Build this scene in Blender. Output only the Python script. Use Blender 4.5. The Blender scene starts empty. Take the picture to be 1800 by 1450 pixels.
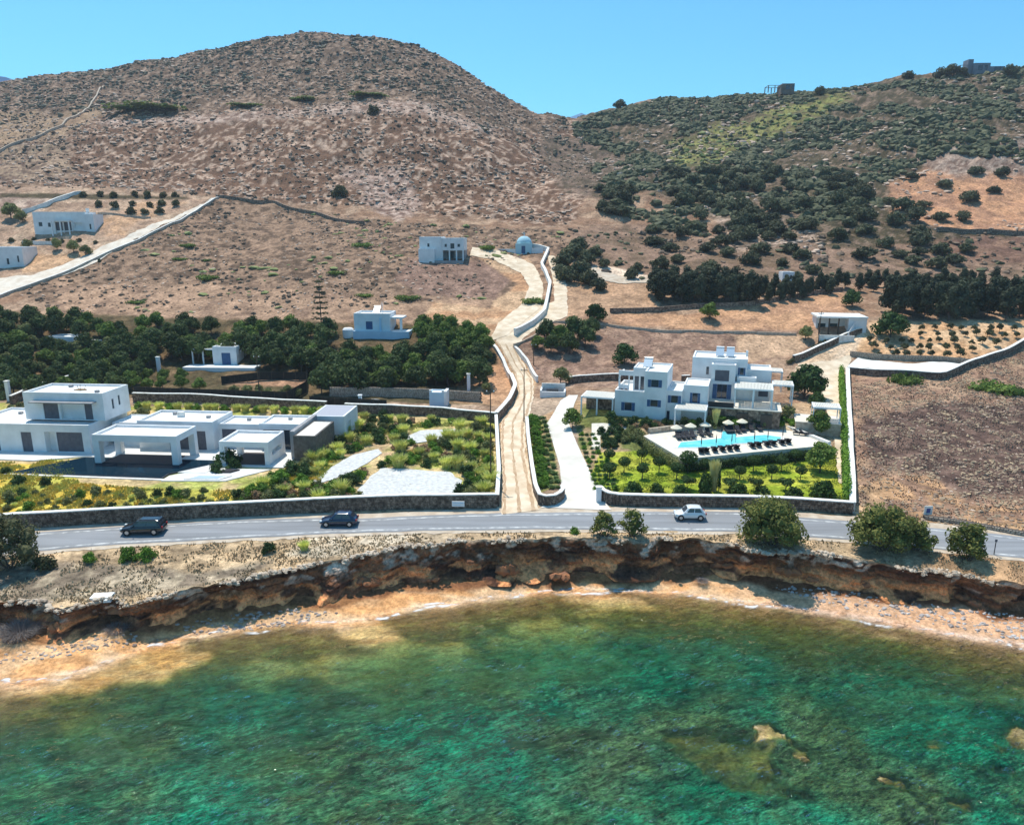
import bpy, math, random
import numpy as np
from mathutils import Vector, Matrix
sc = bpy.context.scene
COL = sc.collection
R = math.radians
PITCH, F, CX, CY, CH = R(14), 1300.0, 900.0, 725.0, 38.0
# ---------------------------------------------------------------- camera, sky, sun
cam_d = bpy.data.cameras.new('camera'); cam = bpy.data.objects.new('camera', cam_d); COL.objects.link(cam)
cam.location = (0, 0, CH); cam.rotation_euler = (R(90) - PITCH, 0, 0)
cam_d.sensor_width = 36; cam_d.lens = 26.0; cam_d.clip_start = 0.5; cam_d.clip_end = 20000
sc.camera = cam
SUN_EL, SUN_AZ = R(67), R(-26)          # azimuth measured from +y towards +x
world = bpy.data.worlds.new('World'); sc.world = world; world.use_nodes = True
wn = world.node_tree.nodes; wl = world.node_tree.links
sky = wn.new('ShaderNodeTexSky'); sky.sky_type = 'NISHITA'; sky.sun_disc = False
sky.sun_elevation = SUN_EL; sky.sun_rotation = SUN_AZ
sky.altitude = 0; sky.air_density = 1.0; sky.dust_density = 1.0; sky.ozone_density = 2.5
tint = wn.new('ShaderNodeMix'); tint.data_type = 'RGBA'; tint.blend_type = 'MULTIPLY'; tint.inputs[0].default_value = 1
tint.inputs[7].default_value = (0.44, 0.97, 1.14, 1)
wl.new(sky.outputs[0], tint.inputs[6])
wl.new(tint.outputs[2], wn['Background'].inputs[0]); wn['Background'].inputs[1].default_value = 0.15
sun_d = bpy.data.lights.new('sun', 'SUN'); sun_d.energy = 4.6; sun_d.angle = R(0.55); sun_d.color = (1.0, 0.945, 0.85)
sun = bpy.data.objects.new('sun', sun_d); COL.objects.link(sun)
sv = Vector((math.sin(SUN_AZ) * math.cos(SUN_EL), math.cos(SUN_AZ) * math.cos(SUN_EL), math.sin(SUN_EL)))
sun.rotation_euler = sv.to_track_quat('Z', 'Y').to_euler(); sun.location = (0, 60, 120)
sc.view_settings.view_transform = 'Standard'; sc.view_settings.look = 'None'
sc.view_settings.exposure = 0.08; sc.view_settings.gamma = 1.0; sc.view_settings.use_curve_mapping = False
sc.render.engine = 'CYCLES'
sc.cycles.max_bounces = 6; sc.cycles.transparent_max_bounces = 8
rng = np.random.default_rng(7); random.seed(7)

# ---------------------------------------------------------------- noise
def _h(ix, iy, s):
    n = (ix.astype(np.int64) * 374761393 + iy.astype(np.int64) * 668265263 + s * 982451653) & 0xffffffff
    n = ((n ^ (n >> 13)) * 1274126177) & 0xffffffff
    n = n ^ (n >> 16)
    return (n & 0xffff) / 65535.0
def vnoise(x, y, s=0):
    x = np.asarray(x, float); y = np.asarray(y, float)
    ix = np.floor(x); iy = np.floor(y); fx = x - ix; fy = y - iy
    fx = fx * fx * (3 - 2 * fx); fy = fy * fy * (3 - 2 * fy)
    a = _h(ix, iy, s); b = _h(ix + 1, iy, s); c = _h(ix, iy + 1, s); d = _h(ix + 1, iy + 1, s)
    return (a + (b - a) * fx) * (1 - fy) + (c + (d - c) * fx) * fy
def fbm(x, y, oct=4, s=0):
    t = 0; a = 1; w = 0
    for k in range(oct):
        t = t + a * vnoise(x * 2 ** k + 13.7 * k, y * 2 ** k - 7.1 * k, s + k); w += a; a *= 0.5
    return t / w
def sstep(a, b, x):
    t = np.clip((x - a) / (b - a), 0, 1); return t * t * (3 - 2 * t)

# ---------------------------------------------------------------- pixel <-> place
cp, sp = math.cos(PITCH), math.sin(PITCH)
def ray(u, v):
    a = (u - CX) / F; b = (CY - v) / F
    return np.array([a, cp + b * sp, -sp + b * cp])
def PZ(u, v, z):
    d = ray(u, v); k = (z - CH) / d[2]; return (d[0] * k, d[1] * k)
def PY(u, v, y):
    d = ray(u, v); k = y / d[1]; return (d[0] * k, y, CH + d[2] * k)
def proj(x, y, z):
    dz = z - CH; dep = y * cp - dz * sp; up = y * sp + dz * cp
    dep = np.maximum(dep, 1e-3)
    return CX + F * x / dep, CY - F * up / dep

def pdist(px, py, poly):
    """signed distance, negative inside"""
    px = np.asarray(px, float); py = np.asarray(py, float)
    d2 = np.full(px.shape, 1e18); ins = np.zeros(px.shape, bool)
    n = len(poly)
    for i in range(n):
        x0, y0 = poly[i]; x1, y1 = poly[(i + 1) % n]
        ex, ey = x1 - x0, y1 - y0
        t = np.clip(((px - x0) * ex + (py - y0) * ey) / (ex * ex + ey * ey + 1e-12), 0, 1)
        d2 = np.minimum(d2, (px - x0 - t * ex) ** 2 + (py - y0 - t * ey) ** 2)
        if y0 != y1:
            c = ((y0 > py) != (y1 > py)) & (px < (x1 - x0) * (py - y0) / (y1 - y0) + x0)
            ins ^= c
    d = np.sqrt(d2); return np.where(ins, -d, d)

# ---------------------------------------------------------------- terrain height
ctrl = []
for x in (-120, -60, 0, 55, 110):
    ctrl += [(x, 66, 3.6), (x, 74, 4.7), (x, 82, 5.2), (x, 88, 5.7)]
ctrl += [(x, 100, 6.4) for x in (-110, -60, -20)] + [(5, 98, 6.2), (30, 90, 6.2), (30, 102, 7.2), (62, 100, 6.8), (100, 100, 7)]
ctrl += [(-110, 112, 7.2), (-60, 112, 6.9), (-25, 112, 6.9), (5, 112, 7.4), (20, 112, 8.6), (35, 115, 8.9), (62, 114, 7.8), (100, 116, 8.4)]
ctrl += [(-110, 128, 8.6), (-60, 128, 8.0), (-25, 128, 7.9), (5, 128, 8.7), (30, 128, 10), (67, 130, 9.4), (105, 130, 10)]
ctrl += [(-110, 146, 11), (-60, 146, 9.8), (-25, 146, 9.8), (2, 146, 10.9), (30, 146, 11.8), (67, 146, 10.9), (105, 146, 13)]
for u, v, y in [(30, 520, 185), (200, 540, 178), (400, 548, 176), (30, 560, 166), (0, 500, 192), (0, 470, 205), (120, 412, 224), (250, 440, 214),
    (380, 345, 262), (130, 340, 256), (0, 340, 256), (450, 470, 202), (450, 400, 238), (600, 480, 197), (620, 420, 225), (690, 598, 160),
    (777, 462, 205), (850, 442, 216), (920, 447, 220), (860, 540, 176), (960, 480, 200), (800, 510, 188), (985, 430, 225), (985, 380, 262), (700, 400, 238), (880, 592, 157),
    (1050, 545, 172), (1200, 540, 174), (1400, 530, 176), (1060, 480, 200), (1300, 450, 216), (1200, 420, 240), (1500, 575, 158), (1650, 568, 160), (1650, 640, 140), (1790, 590, 152), (1790, 700, 124),
    (1500, 480, 202), (1700, 480, 202), (1700, 420, 230), (1790, 400, 240), (1500, 420, 232), (1650, 380, 250), (1700, 310, 285), (1790, 300, 285),
    (1500, 330, 285), (1350, 380, 258), (1250, 330, 295), (1100, 350, 285), (1100, 290, 340), (1010, 300, 350),
    (0, 270, 320), (0, 200, 400), (200, 290, 300), (200, 200, 375), (400, 310, 285), (400, 192, 365), (600, 330, 280), (600, 187, 360), (750, 250, 322), (800, 350, 275),
    (700, 182, 360), (850, 232, 350), (900, 330, 300), (950, 262, 370), (600, 120, 425), (450, 120, 430), (750, 140, 412), (250, 145, 440), (100, 172, 430),
    (1100, 250, 385), (1200, 250, 370), (1300, 235, 370), (1400, 260, 340), (1500, 230, 345), (1650, 200, 345), (1790, 200, 335), (1750, 260, 300)]:
    ctrl.append(PY(u, v, y))
    if u == 0: ctrl.append(PY(-350, v + 10, y))
    if u == 1790: ctrl.append(PY(2150, v, y))
ridge = [(-500, 200, 520), (-250, 175, 520), (0, 152, 515), (80, 143, 510), (150, 132, 505), (230, 118, 500), (300, 101, 495), (360, 87, 490), (420, 75, 485), (480, 66, 482), (540, 60, 480), (620, 62, 478), (680, 70, 475),
         (730, 83, 472), (780, 104, 470), (830, 137, 470), (880, 170, 470), (930, 208, 472), (975, 240, 475), (1010, 236, 478), (1045, 212, 475), (1080, 194, 470), (1130, 172, 460), (1200, 168, 450), (1280, 166, 440), (1350, 169, 435), (1420, 166, 432),
         (1480, 160, 428), (1540, 146, 424), (1580, 138, 420), (1640, 134, 415), (1700, 124, 412), (1790, 125, 405), (1950, 110, 400), (2200, 100, 400)]
for u, v, y in ridge:
    p = PY(u, v + 2, y); ctrl.append(p); k = (y + 70) / y
    ctrl.append((p[0] * k, y + 70, p[2] - 16)); k = (y + 260) / y
    ctrl.append((p[0] * k, y + 260, p[2] - 80))
CT = np.array(ctrl); CS = 0.01
def _K(r2): return np.where(r2 > 1e-12, 0.5 * r2 * np.log(r2 + 1e-12), 0)
_X = CT[:, :2] * CS
_r2 = ((_X[:, None, :] - _X[None]) ** 2).sum(-1); _n = len(CT)
_A = np.zeros((_n + 3, _n + 3)); _A[:_n, :_n] = _K(_r2) + np.eye(_n) * 0.002
_A[:_n, _n] = 1; _A[:_n, _n + 1:] = _X; _A[_n, :_n] = 1; _A[_n + 1:, :_n] = _X.T
_w = np.linalg.solve(_A, np.concatenate([CT[:, 2], [0, 0, 0]]))
# places levelled by people: polygon in metres, level, blend width
FLAT = []
def flat(poly, z, w): FLAT.append((poly, z, w))
flat([(-84, 90), (-27, 88), (-25, 118), (-84, 118)], 6.4, 5)
flat([(12, 88), (40, 86), (50, 92), (50, 101), (40, 108), (22, 108), (17, 98)], 6.3, 2.2)
flat([(14, 113), (30, 111.2), (46, 112), (46, 124), (28, 128), (14, 124)], 8.8, 3)
def H(x, y):
    x = np.atleast_1d(np.asarray(x, float)); y = np.atleast_1d(np.asarray(y, float)); sh = x.shape
    x = x.ravel(); y = y.ravel(); out = np.empty(len(x))
    for i in range(0, len(x), 60000):
        a = x[i:i + 60000] * CS; b = y[i:i + 60000] * CS
        r2 = (a[:, None] - _X[:, 0]) ** 2 + (b[:, None] - _X[:, 1]) ** 2
        out[i:i + 60000] = _K(r2) @ _w[:_n] + _w[_n] + a * _w[_n + 1] + b * _w[_n + 2]
    far = sstep(185, 300, y)
    mid = sstep(84, 150, y)
    nz = (fbm(x / 42, y / 42, 3, 5) - .5) * 5 * far + (fbm(x / 11, y / 11, 3, 9) - .5) * (3.2 * far + .7 * mid + .12) + (fbm(x / 2.6, y / 2.6, 2, 3) - .5) * (1.0 * far + .35 * mid + .12)
    k = np.ones(len(x))
    for poly, z, w in FLAT:
        m = 1 - sstep(0, w, pdist(x, y, poly)); out = out * (1 - m) + z * m; k *= (1 - m)
    return (out + nz * np.maximum(k, 0.04)).reshape(sh)
def H1(x, y): return float(H(x, y)[0])
_S = np.concatenate([np.arange(55, 260, 1.5), np.arange(260, 560, 4), np.arange(560, 900, 20)])
def G(u, v):
    """the place on the ground seen at photo position (u, v)"""
    d = ray(u, v); k = _S / d[1]
    f = CH + d[2] * k - H(d[0] * k, _S)
    i = np.where(f < 0)[0]
    i = i[0] if len(i) else len(_S) - 1
    y0, y1 = (_S[i - 1], _S[i]) if i else (_S[0], _S[1])
    for _ in range(2):
        ys = np.linspace(y0, y1, 9); kk = ys / d[1]; f = CH + d[2] * kk - H(d[0] * kk, ys)
        j = np.where(f < 0)[0]; j = max(1, j[0]) if len(j) else 8
        y0, y1 = ys[j - 1], ys[j]
    y = (y0 + y1) / 2; x = d[0] * y / d[1]
    return (float(x), float(y), H1(x, y))
def V(t): return Vector(t)

# ---------------------------------------------------------------- object helpers
def tag(o, label=None, cat=None, group=None, kind=None):
    if label: o['label'] = label
    if cat: o['category'] = cat
    if group: o['group'] = group
    if kind: o['kind'] = kind
    return o
def empty(name, loc, rz=0, label=None, cat=None, group=None):
    o = bpy.data.objects.new(name, None); COL.objects.link(o); o.location = loc; o.rotation_euler = (0, 0, rz)
    o.empty_display_size = 0.2
    return tag(o, label, cat, group)
def link(name, me, parent=None, loc=None, rz=0):
    o = bpy.data.objects.new(name, me); COL.objects.link(o)
    if parent is not None: o.parent = parent
    if loc is not None: o.location = loc
    o.rotation_euler = (0, 0, rz)
    return o
def npmesh(name, v, f, mat, smooth=False, mats=None, midx=None):
    """v (n,3), f (m,3|4) arrays"""
    me = bpy.data.meshes.new(name); v = np.asarray(v, np.float32); f = np.asarray(f, np.int32)
    k = f.shape[1]
    me.vertices.add(len(v)); me.vertices.foreach_set('co', v.ravel())
    me.loops.add(f.size); me.loops.foreach_set('vertex_index', f.ravel())
    me.polygons.add(len(f)); me.polygons.foreach_set('loop_start', np.arange(0, f.size, k, dtype=np.int32))
    me.update(calc_edges=True)
    for m in ([mat] if mats is None else mats): me.materials.append(m)
    if midx is not None: me.polygons.foreach_set('material_index', np.asarray(midx, np.int32))
    me.polygons.foreach_set('use_smooth', np.full(len(f), smooth))
    return me
class MB:
    def __init__(s): s.v = []; s.f = []
    def quad(s, a, b, c, d): n = len(s.v); s.v += [tuple(a), tuple(b), tuple(c), tuple(d)]; s.f.append((n, n + 1, n + 2, n + 3)); return s
    def box(s, x0, x1, y0, y1, z0, z1, top=0.0):
        n = len(s.v); t = top
        s.v += [(x0, y0, z0), (x1, y0, z0), (x1, y1, z0), (x0, y1, z0), (x0 + t, y0 + t, z1), (x1 - t, y0 + t, z1), (x1 - t, y1 - t, z1), (x0 + t, y1 - t, z1)]
        s.f += [(n, n + 3, n + 2, n + 1), (n + 4, n + 5, n + 6, n + 7), (n, n + 1, n + 5, n + 4), (n + 1, n + 2, n + 6, n + 5), (n + 2, n + 3, n + 7, n + 6), (n + 3, n, n + 4, n + 7)]
        return s
    def bar(s, a, b, w, h=None, seg=4, w2=None):
        a = V(a); b = V(b); h = h or w; d = (b - a); w2 = w if w2 is None else w2
        if d.length < 1e-6: return s
        d.normalize(); up = V((0, 0, 1)) if abs(d.z) < .95 else V((1, 0, 0)); x = d.cross(up).normalized(); y = x.cross(d)
        n = len(s.v)
        for p, ww in ((a, w), (b, w2)):
            for k in range(seg):
                t = 2 * math.pi * (k + .5) / seg; r = .5 / math.cos(math.pi / seg) if seg == 4 else .5
                s.v.append(tuple(p + x * math.cos(t) * ww * r + y * math.sin(t) * h * (ww / w if w else 1) * r))
        for k in range(seg): s.f.append((n + k, n + (k + 1) % seg, n + seg + (k + 1) % seg, n + seg + k))
        s.f.append(tuple(n + k for k in reversed(range(seg)))); s.f.append(tuple(n + seg + k for k in range(seg)))
        return s
    def lathe(s, prof, c=(0, 0, 0), seg=12):
        n = len(s.v)
        for r, z in prof:
            for k in range(seg):
                t = 2 * math.pi * k / seg; s.v.append((c[0] + r * math.cos(t), c[1] + r * math.sin(t), c[2] + z))
        for i in range(len(prof) - 1):
            for k in range(seg): s.f.append((n + i * seg + k, n + i * seg + (k + 1) % seg, n + (i + 1) * seg + (k + 1) % seg, n + (i + 1) * seg + k))
        s.f.append(tuple(n + k for k in reversed(range(seg)))); m = n + (len(prof) - 1) * seg; s.f.append(tuple(m + k for k in range(seg)))
        return s
    def prism(s, poly, z0, z1):
        n = len(s.v); k = len(poly)
        s.v += [(x, y, z0) for x, y in poly] + [(x, y, z1) for x, y in poly]
        s.f.append(tuple(n + i for i in reversed(range(k)))); s.f.append(tuple(n + k + i for i in range(k)))
        for i in range(k): s.f.append((n + i, n + (i + 1) % k, n + k + (i + 1) % k, n + k + i))
        return s
    def mesh(s, name, mat, smooth=False):
        me = bpy.data.meshes.new(name); me.from_pydata(s.v, [], s.f); me.materials.append(mat)
        if smooth: me.polygons.foreach_set('use_smooth', np.full(len(s.f), True))
        me.update(); return me
    def build(s, name, mat, parent=None, loc=None, rz=0, smooth=False): return link(name, s.mesh(name, mat, smooth), parent, loc, rz)

# ---------------------------------------------------------------- materials
def mat_base(name):
    m = bpy.data.materials.new(name); m.use_nodes = True; return m, m.node_tree.nodes, m.node_tree.links, m.node_tree.nodes['Principled BSDF']
def M(name, c, c2=None, scale=1.5, rough=0.85, bump=0.0, bscale=None, rnd=0.0, spec=0.3, metal=0.0, world_co=False, detail=5, contrast=(.35, .65), stretch=None):
    m, n, l, b = mat_base(name)
    b.inputs['Roughness'].default_value = rough; b.inputs['Metallic'].default_value = metal
    b.inputs['Specular IOR Level'].default_value = spec
    b.inputs['Base Color'].default_value = (*c, 1)
    co = n.new('ShaderNodeNewGeometry').outputs['Position'] if world_co else n.new('ShaderNodeTexCoord').outputs['Object']
    if stretch:
        mp = n.new('ShaderNodeMapping'); mp.inputs['Scale'].default_value = stretch; l.new(co, mp.inputs[0]); co = mp.outputs[0]
    out = None
    if c2:
        t = n.new('ShaderNodeTexNoise'); t.inputs['Scale'].default_value = scale; t.inputs['Detail'].default_value = detail; l.new(co, t.inputs['Vector'])
        r = n.new('ShaderNodeMapRange'); r.inputs[1].default_value = contrast[0]; r.inputs[2].default_value = contrast[1]; l.new(t.outputs[0], r.inputs[0])
        x = n.new('ShaderNodeMix'); x.data_type = 'RGBA'; l.new(r.outputs[0], x.inputs[0]); x.inputs[6].default_value = (*c, 1); x.inputs[7].default_value = (*c2, 1)
        out = x.outputs[2]
    if rnd:
        oi = n.new('ShaderNodeObjectInfo'); r2 = n.new('ShaderNodeMapRange'); l.new(oi.outputs['Random'], r2.inputs[0]); r2.inputs[3].default_value = 1 - rnd; r2.inputs[4].default_value = 1 + rnd
        hs = n.new('ShaderNodeHueSaturation'); l.new(r2.outputs[0], hs.inputs['Value'])
        if out: l.new(out, hs.inputs['Color'])
        else: hs.inputs['Color'].default_value = (*c, 1)
        out = hs.outputs[0]
    if out: l.new(out, b.inputs['Base Color'])
    if bump:
        t = n.new('ShaderNodeTexNoise'); t.inputs['Scale'].default_value = bscale or scale * 4; t.inputs['Detail'].default_value = 4; l.new(co, t.inputs['Vector'])
        bp = n.new('ShaderNodeBump'); bp.inputs['Strength'].default_value = 0.8; bp.inputs['Distance'].default_value = bump; l.new(t.outputs[0], bp.inputs['Height']); l.new(bp.outputs[0], b.inputs['Normal'])
    return m
def foliage(name, c, c2, rnd=.22, scale=1.2):
    m = M(name, c, c2, scale=scale, rough=.7, rnd=rnd, spec=.15, contrast=(.3, .7))
    n = m.node_tree.nodes; l = m.node_tree.links; b = n['Principled BSDF']; o = n['Material Output']
    tr = n.new('ShaderNodeBsdfTranslucent'); mx = n.new('ShaderNodeMixShader'); mx.inputs[0].default_value = .22
    src = b.inputs['Base Color'].links[0].from_socket; l.new(src, tr.inputs[0])
    l.new(b.outputs[0], mx.inputs[1]); l.new(tr.outputs[0], mx.inputs[2]); l.new(mx.outputs[0], o.inputs[0]); return m
WHITE = M('white_plaster', (.80, .80, .79), (.70, .70, .69), scale=.6, rough=.9, bump=.01, bscale=6)
ROOFW = M('white_roof_membrane', (.80, .79, .76), (.62, .60, .56), scale=.5, rough=.9, contrast=(.45, .8))
BLUEP = M('pale_blue_plaster', (.50, .66, .78), (.44, .60, .72), scale=.5, rough=.9)
GREYP = M('grey_plaster', (.36, .35, .35), (.28, .27, .27), scale=.7, rough=.9)
CAPM = M('whitewashed_coping', (.82, .79, .73), (.62, .57, .50), scale=1.3, rough=.9, contrast=(.45, .75))
MORT = M('dark_mortar', (.07, .055, .045), (.11, .085, .065), scale=3)
STONE = M('field_stone', (.10, .068, .048), (.42, .31, .23), scale=2.3, rough=.9, contrast=(.38, .72), world_co=True, bump=.02, bscale=9)
PALEST = M('pale_dry_stone', (.58, .48, .37), (.36, .28, .21), scale=2.2, rough=.9, world_co=True)
GLASS = M('dark_window_glass', (.025, .04, .06), rough=.08, spec=.8)
BGLASS = M('blue_shutter_paint', (.05, .12, .26), (.04, .10, .2), scale=3, rough=.5)
SHUT = M('grey_shutter', (.13, .13, .15), (.10, .10, .12), scale=2, rough=.6)
DARKM = M('dark_metal', (.04, .04, .045), rough=.5, metal=.5)
WOODD = M('dark_timber', (.12, .08, .055), (.08, .055, .04), scale=6, rough=.7)
PALEW = M('pale_slatted_cover', (.72, .69, .62), (.60, .57, .5), scale=9, rough=.8, stretch=(6, 1, 1))
PAVE = M('pale_paving', (.74, .72, .69), (.62, .60, .57), scale=.8, rough=.85, world_co=True)
DECKM = M('cream_stone_paving', (.76, .69, .58), (.64, .57, .47), scale=1.4, rough=.85, world_co=True)
DPAVE = M('dark_timber_decking', (.085, .07, .075), (.12, .10, .10), scale=5, rough=.7, stretch=(1, 8, 1))
CONC = M('driveway_concrete', (.76, .70, .62), (.62, .56, .48), scale=.35, rough=.9, world_co=True, detail=8)
GRAV = M('white_gravel', (.68, .67, .65), (.50, .48, .45), scale=2.2, rough=.95, world_co=True, bump=.03, bscale=12)
BARK = M('bark', (.09, .065, .05), (.15, .115, .09), scale=6, rough=.95)
STRAW = M('straw_canopy', (.68, .60, .46), (.80, .72, .56), scale=8, rough=.95)
BLK = M('charcoal_fabric', (.025, .025, .03), rough=.8)
F_DARK = foliage('dark_pine_foliage', (.040, .065, .026), (.12, .155, .045), scale=.8)
F_WIND = foliage('windbreak_foliage', (.045, .055, .036), (.105, .12, .065), rnd=.3)
F_MID = foliage('mid_green_foliage', (.075, .125, .025), (.20, .26, .055))
F_SLOPE = foliage('slope_tree_foliage', (.058, .066, .036), (.145, .150, .075), rnd=.35)
F_OLIVE = foliage('olive_foliage', (.13, .145, .055), (.30, .30, .11))
F_SCRUB = foliage('scrub_foliage', (.060, .066, .032), (.14, .135, .06))
F_GREEN = foliage('fresh_green_foliage', (.07, .16, .018), (.24, .38, .05))
F_YEL = foliage('pale_yellow_green_grass', (.48, .52, .10), (.85, .80, .32))
F_TOP = foliage('clipped_dark_foliage', (.028, .058, .018), (.075, .13, .035))
F_BROWN = foliage('dry_brown_foliage', (.24, .14, .075), (.42, .28, .16))
F_DRYG = foliage('dry_grey_twigs', (.22, .19, .18), (.36, .32, .30))
F_OLE = foliage('coastal_bush_foliage', (.075, .095, .025), (.28, .27, .07), rnd=.1, scale=.8)

# ---------------------------------------------------------------- coast lines (photo positions at known levels)
def line_at(pts, zf): return np.array([PZ(u, v, z if z is not None else zf) for u, v, z in pts])
TOPL = [(-260, 1075, 3.6), (0, 1055, 3.6), (75, 1056, 3.6), (90, 1070, 3.4), (108, 1073, 3.4), (130, 1066, 3.5), (165, 1056, 3.6), (205, 1052, 3.6), (236, 1062, 3.5), (265, 1052, 3.7), (300, 1041, 3.8), (380, 1026, 4.0), (460, 1012, 4.1),
        (530, 998, 4.2), (600, 984, 4.3), (680, 966, 4.6), (720, 958, 4.7), (760, 955, 4.75), (850, 950, 4.8), (930, 948, 4.85), (1040, 945, 4.9), (1090, 950, 4.8), (1150, 948, 4.8), (1250, 950, 4.8), (1300, 957, 4.7), (1312, 966, 4.6),
        (1380, 968, 4.5), (1450, 975, 4.4), (1520, 985, 4.3), (1580, 994, 4.1), (1650, 1003, 4.0), (1700, 1012, 3.9), (1730, 1020, 3.8), (1800, 1024, 3.8), (2060, 1040, 3.7)]
FOOT = [(-260, 1120, 1.0), (0, 1092, 1.0), (60, 1095, 1.0), (85, 1115, .9), (110, 1116, .9), (150, 1106, .9), (175, 1092, 1.2), (225, 1090, 1.3), (245, 1103, .8), (270, 1099, .8), (330, 1084, .8), (400, 1071, .8), (480, 1061, .8), (530, 1051, .9), (590, 1058, .8), (643, 1041, .8),
        (707, 1026, .8), (833, 1018, .9), (933, 1011, .9), (1033, 1005, 1.0), (1150, 1008, 1.0), (1213, 1004, 1.0), (1248, 999, 1.1), (1310, 1011, 1.0), (1372, 1024, .9), (1489, 1037, .8), (1586, 1049, .8),
        (1683, 1052, .9), (1722, 1072, .8), (1800, 1076, .8), (2060, 1100, .8)]
WATER = [(-300, 1215), (-60, 1205), (0, 1196), (60, 1192), (140, 1176), (215, 1150), (270, 1126), (330, 1112), (430, 1100), (520, 1088), (600, 1090), (680, 1074), (740, 1064), (800, 1054), (900, 1042), (1000, 1034), (1100, 1034), (1200, 1040), (1350, 1056), (1450, 1072), (1600, 1098), (1800, 1128), (2060, 1165)]
tl = line_at(TOPL, 0); tz = np.array([p[2] for p in TOPL]); fl = line_at(FOOT, 0); fz = np.array([p[2] for p in FOOT]); wlp = np.array([PZ(u, v, 0.0) for u, v in WATER])
def srt(a): o = np.argsort(a[:, 0]); return o
o1 = srt(tl); o2 = srt(fl)
def ytop(x): return np.interp(x, tl[o1, 0], tl[o1, 1]) + (fbm(x / 1.3, x * 0, 3, 21) - .5) * 1.3 + (fbm(x / 4.5, x * 0, 2, 22) - .5) * 1.0
def ztop(x): return np.interp(x, tl[o1, 0], tz[o1])
def yfoot(x): return np.interp(x, fl[o2, 0], fl[o2, 1]) + .1 + (fbm(x / 2.5, x * 0, 3, 24) - .5) * 0.8
def zfoot(x): return np.interp(x, fl[o2, 0], fz[o2])
def ywat(x): return np.interp(x, wlp[:, 0], wlp[:, 1]) + (fbm(x / 5, x * 0, 3, 27) - .5) * 1.2

# ---------------------------------------------------------------- ground sheet
def grid_faces(nr, nc):
    i = np.arange(nr - 1)[:, None] * nc + np.arange(nc - 1)[None]
    return np.stack([i, i + 1, i + nc + 1, i + nc], -1).reshape(-1, 4)
yn = np.concatenate([np.linspace(70, 130, 190, endpoint=False), np.linspace(130, 262, 170, endpoint=False), np.linspace(262, 530, 200, endpoint=False), np.linspace(530, 900, 24)])
NC = 660; tt = np.linspace(-.95, .95, NC)
YN, TT = np.meshgrid(yn, tt, indexing='ij')
GX = TT * YN; k = np.clip((YN - 70) / 60, 0, 1)
GY = np.where(YN < 130, ytop(GX) * (1 - k) + 130 * k, YN)
GZ = H(GX, GY)
edge = 1 - sstep(0, 3.5, GY - ytop(GX)); GZ = GZ * (1 - edge) + (ztop(GX) + (fbm(GX / 1.5, GY / 1.5, 2, 31) - .5) * .35) * edge
def HE(x, y):
    z = H(x, y); e = 1 - sstep(0, 3.5, y - ytop(np.asarray(x, float))); return z * (1 - e) + ztop(x) * e

# land cover: colour of soil, dry grass, scrub at each place
PU, PV = proj(GX, GY, GZ)
wob = (fbm(GX / 9, GY / 9, 4, 40) - .5); wob2 = (fbm(GX / 3, GY / 3, 3, 44) - .5)
n1 = fbm(GX / 14, GY / 14, 4, 50); n2 = fbm(GX / 4.5, GY / 4.5, 4, 55); n3 = fbm(GX / 1.6, GY / 1.6, 3, 58)
def mix(a, b, t): return a * (1 - t[..., None]) + b * t[..., None]
A = lambda *c: np.array(c, float)
cover = mix(np.broadcast_to(A(.30, .20, .135), GX.shape + (3,)), A(.42, .31, .22), sstep(.4, .65, n2))
def region(poly, c, c2=None, feather=6, ns=n2, lo=.4, hi=.62, wb=1.0):
    global cover
    u0 = min(p[0] for p in poly) - 60; u1 = max(p[0] for p in poly) + 60; v0 = min(p[1] for p in poly) - 60; v1 = max(p[1] for p in poly) + 60
    s = (PU > u0) & (PU < u1) & (PV > v0) & (PV < v1)
    d = pdist(PU[s], PV[s], poly) + wob[s] * 2.2 * feather * wb + wob2[s] * feather * wb
    m = 1 - sstep(-feather * .5, feather * .5, d)
    col = np.broadcast_to(np.array(c, float), (s.sum(), 3))
    if c2 is not None: col = mix(col, np.array(c2, float), sstep(lo, hi, ns[s]))
    cover[s] = mix(cover[s], col, m)
W2 = -400; E2 = 2300
# hills
region([(W2, 0), (1010, 0), (1010, 215), (1060, 300), (1000, 400), (380, 345), (130, 330), (W2, 330)], (.175, .110, .074), (.52, .40, .31), 10, n3, .55, .63)
region([(W2, 0), (980, 0), (1000, 230), (900, 235), (800, 200), (700, 178), (550, 185), (300, 203), (180, 210), (110, 230), (W2, 250)], (.15, .108, .076), (.40, .30, .225), 8, n3, .53, .66)
region([(W2, 195), (110, 200), (160, 180), (190, 200), (110, 240), (0, 270), (W2, 280)], (.40, .30, .20), (.30, .22, .15), 6)
region([(150, 210), (300, 207), (400, 199), (550, 190), (720, 176), (760, 185), (880, 232), (870, 238), (740, 200), (550, 202), (400, 214), (200, 226)], (.52, .42, .35), (.26, .18, .14), 7, n3, .42, .6)
region([(600, 310), (720, 300), (740, 360), (700, 400), (660, 370)], (.50, .40, .34), (.22, .15, .12), 14, n3, .42, .6)
region([(0, 255), (120, 240), (130, 310), (60, 325), (0, 320)], (.40, .31, .22), (.18, .13, .10), 14, n3, .42, .6)
region([(1010, 190), (1200, 160), (E2, 90), (E2, 480), (1500, 470), (1300, 400), (1100, 330), (1040, 260)], (.085, .075, .045), (.25, .19, .14), 14, n3, .50, .68)
region([(1130, 165), (1350, 165), (1340, 190), (1200, 200), (1100, 205)], (.34, .26, .19), (.16, .12, .09), 9, n3)
region([(1180, 250), (1330, 205), (1480, 160), (1500, 175), (1400, 225), (1260, 290), (1180, 300)], (.27, .29, .10), (.15, .14, .07), 16, n3)
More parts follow.
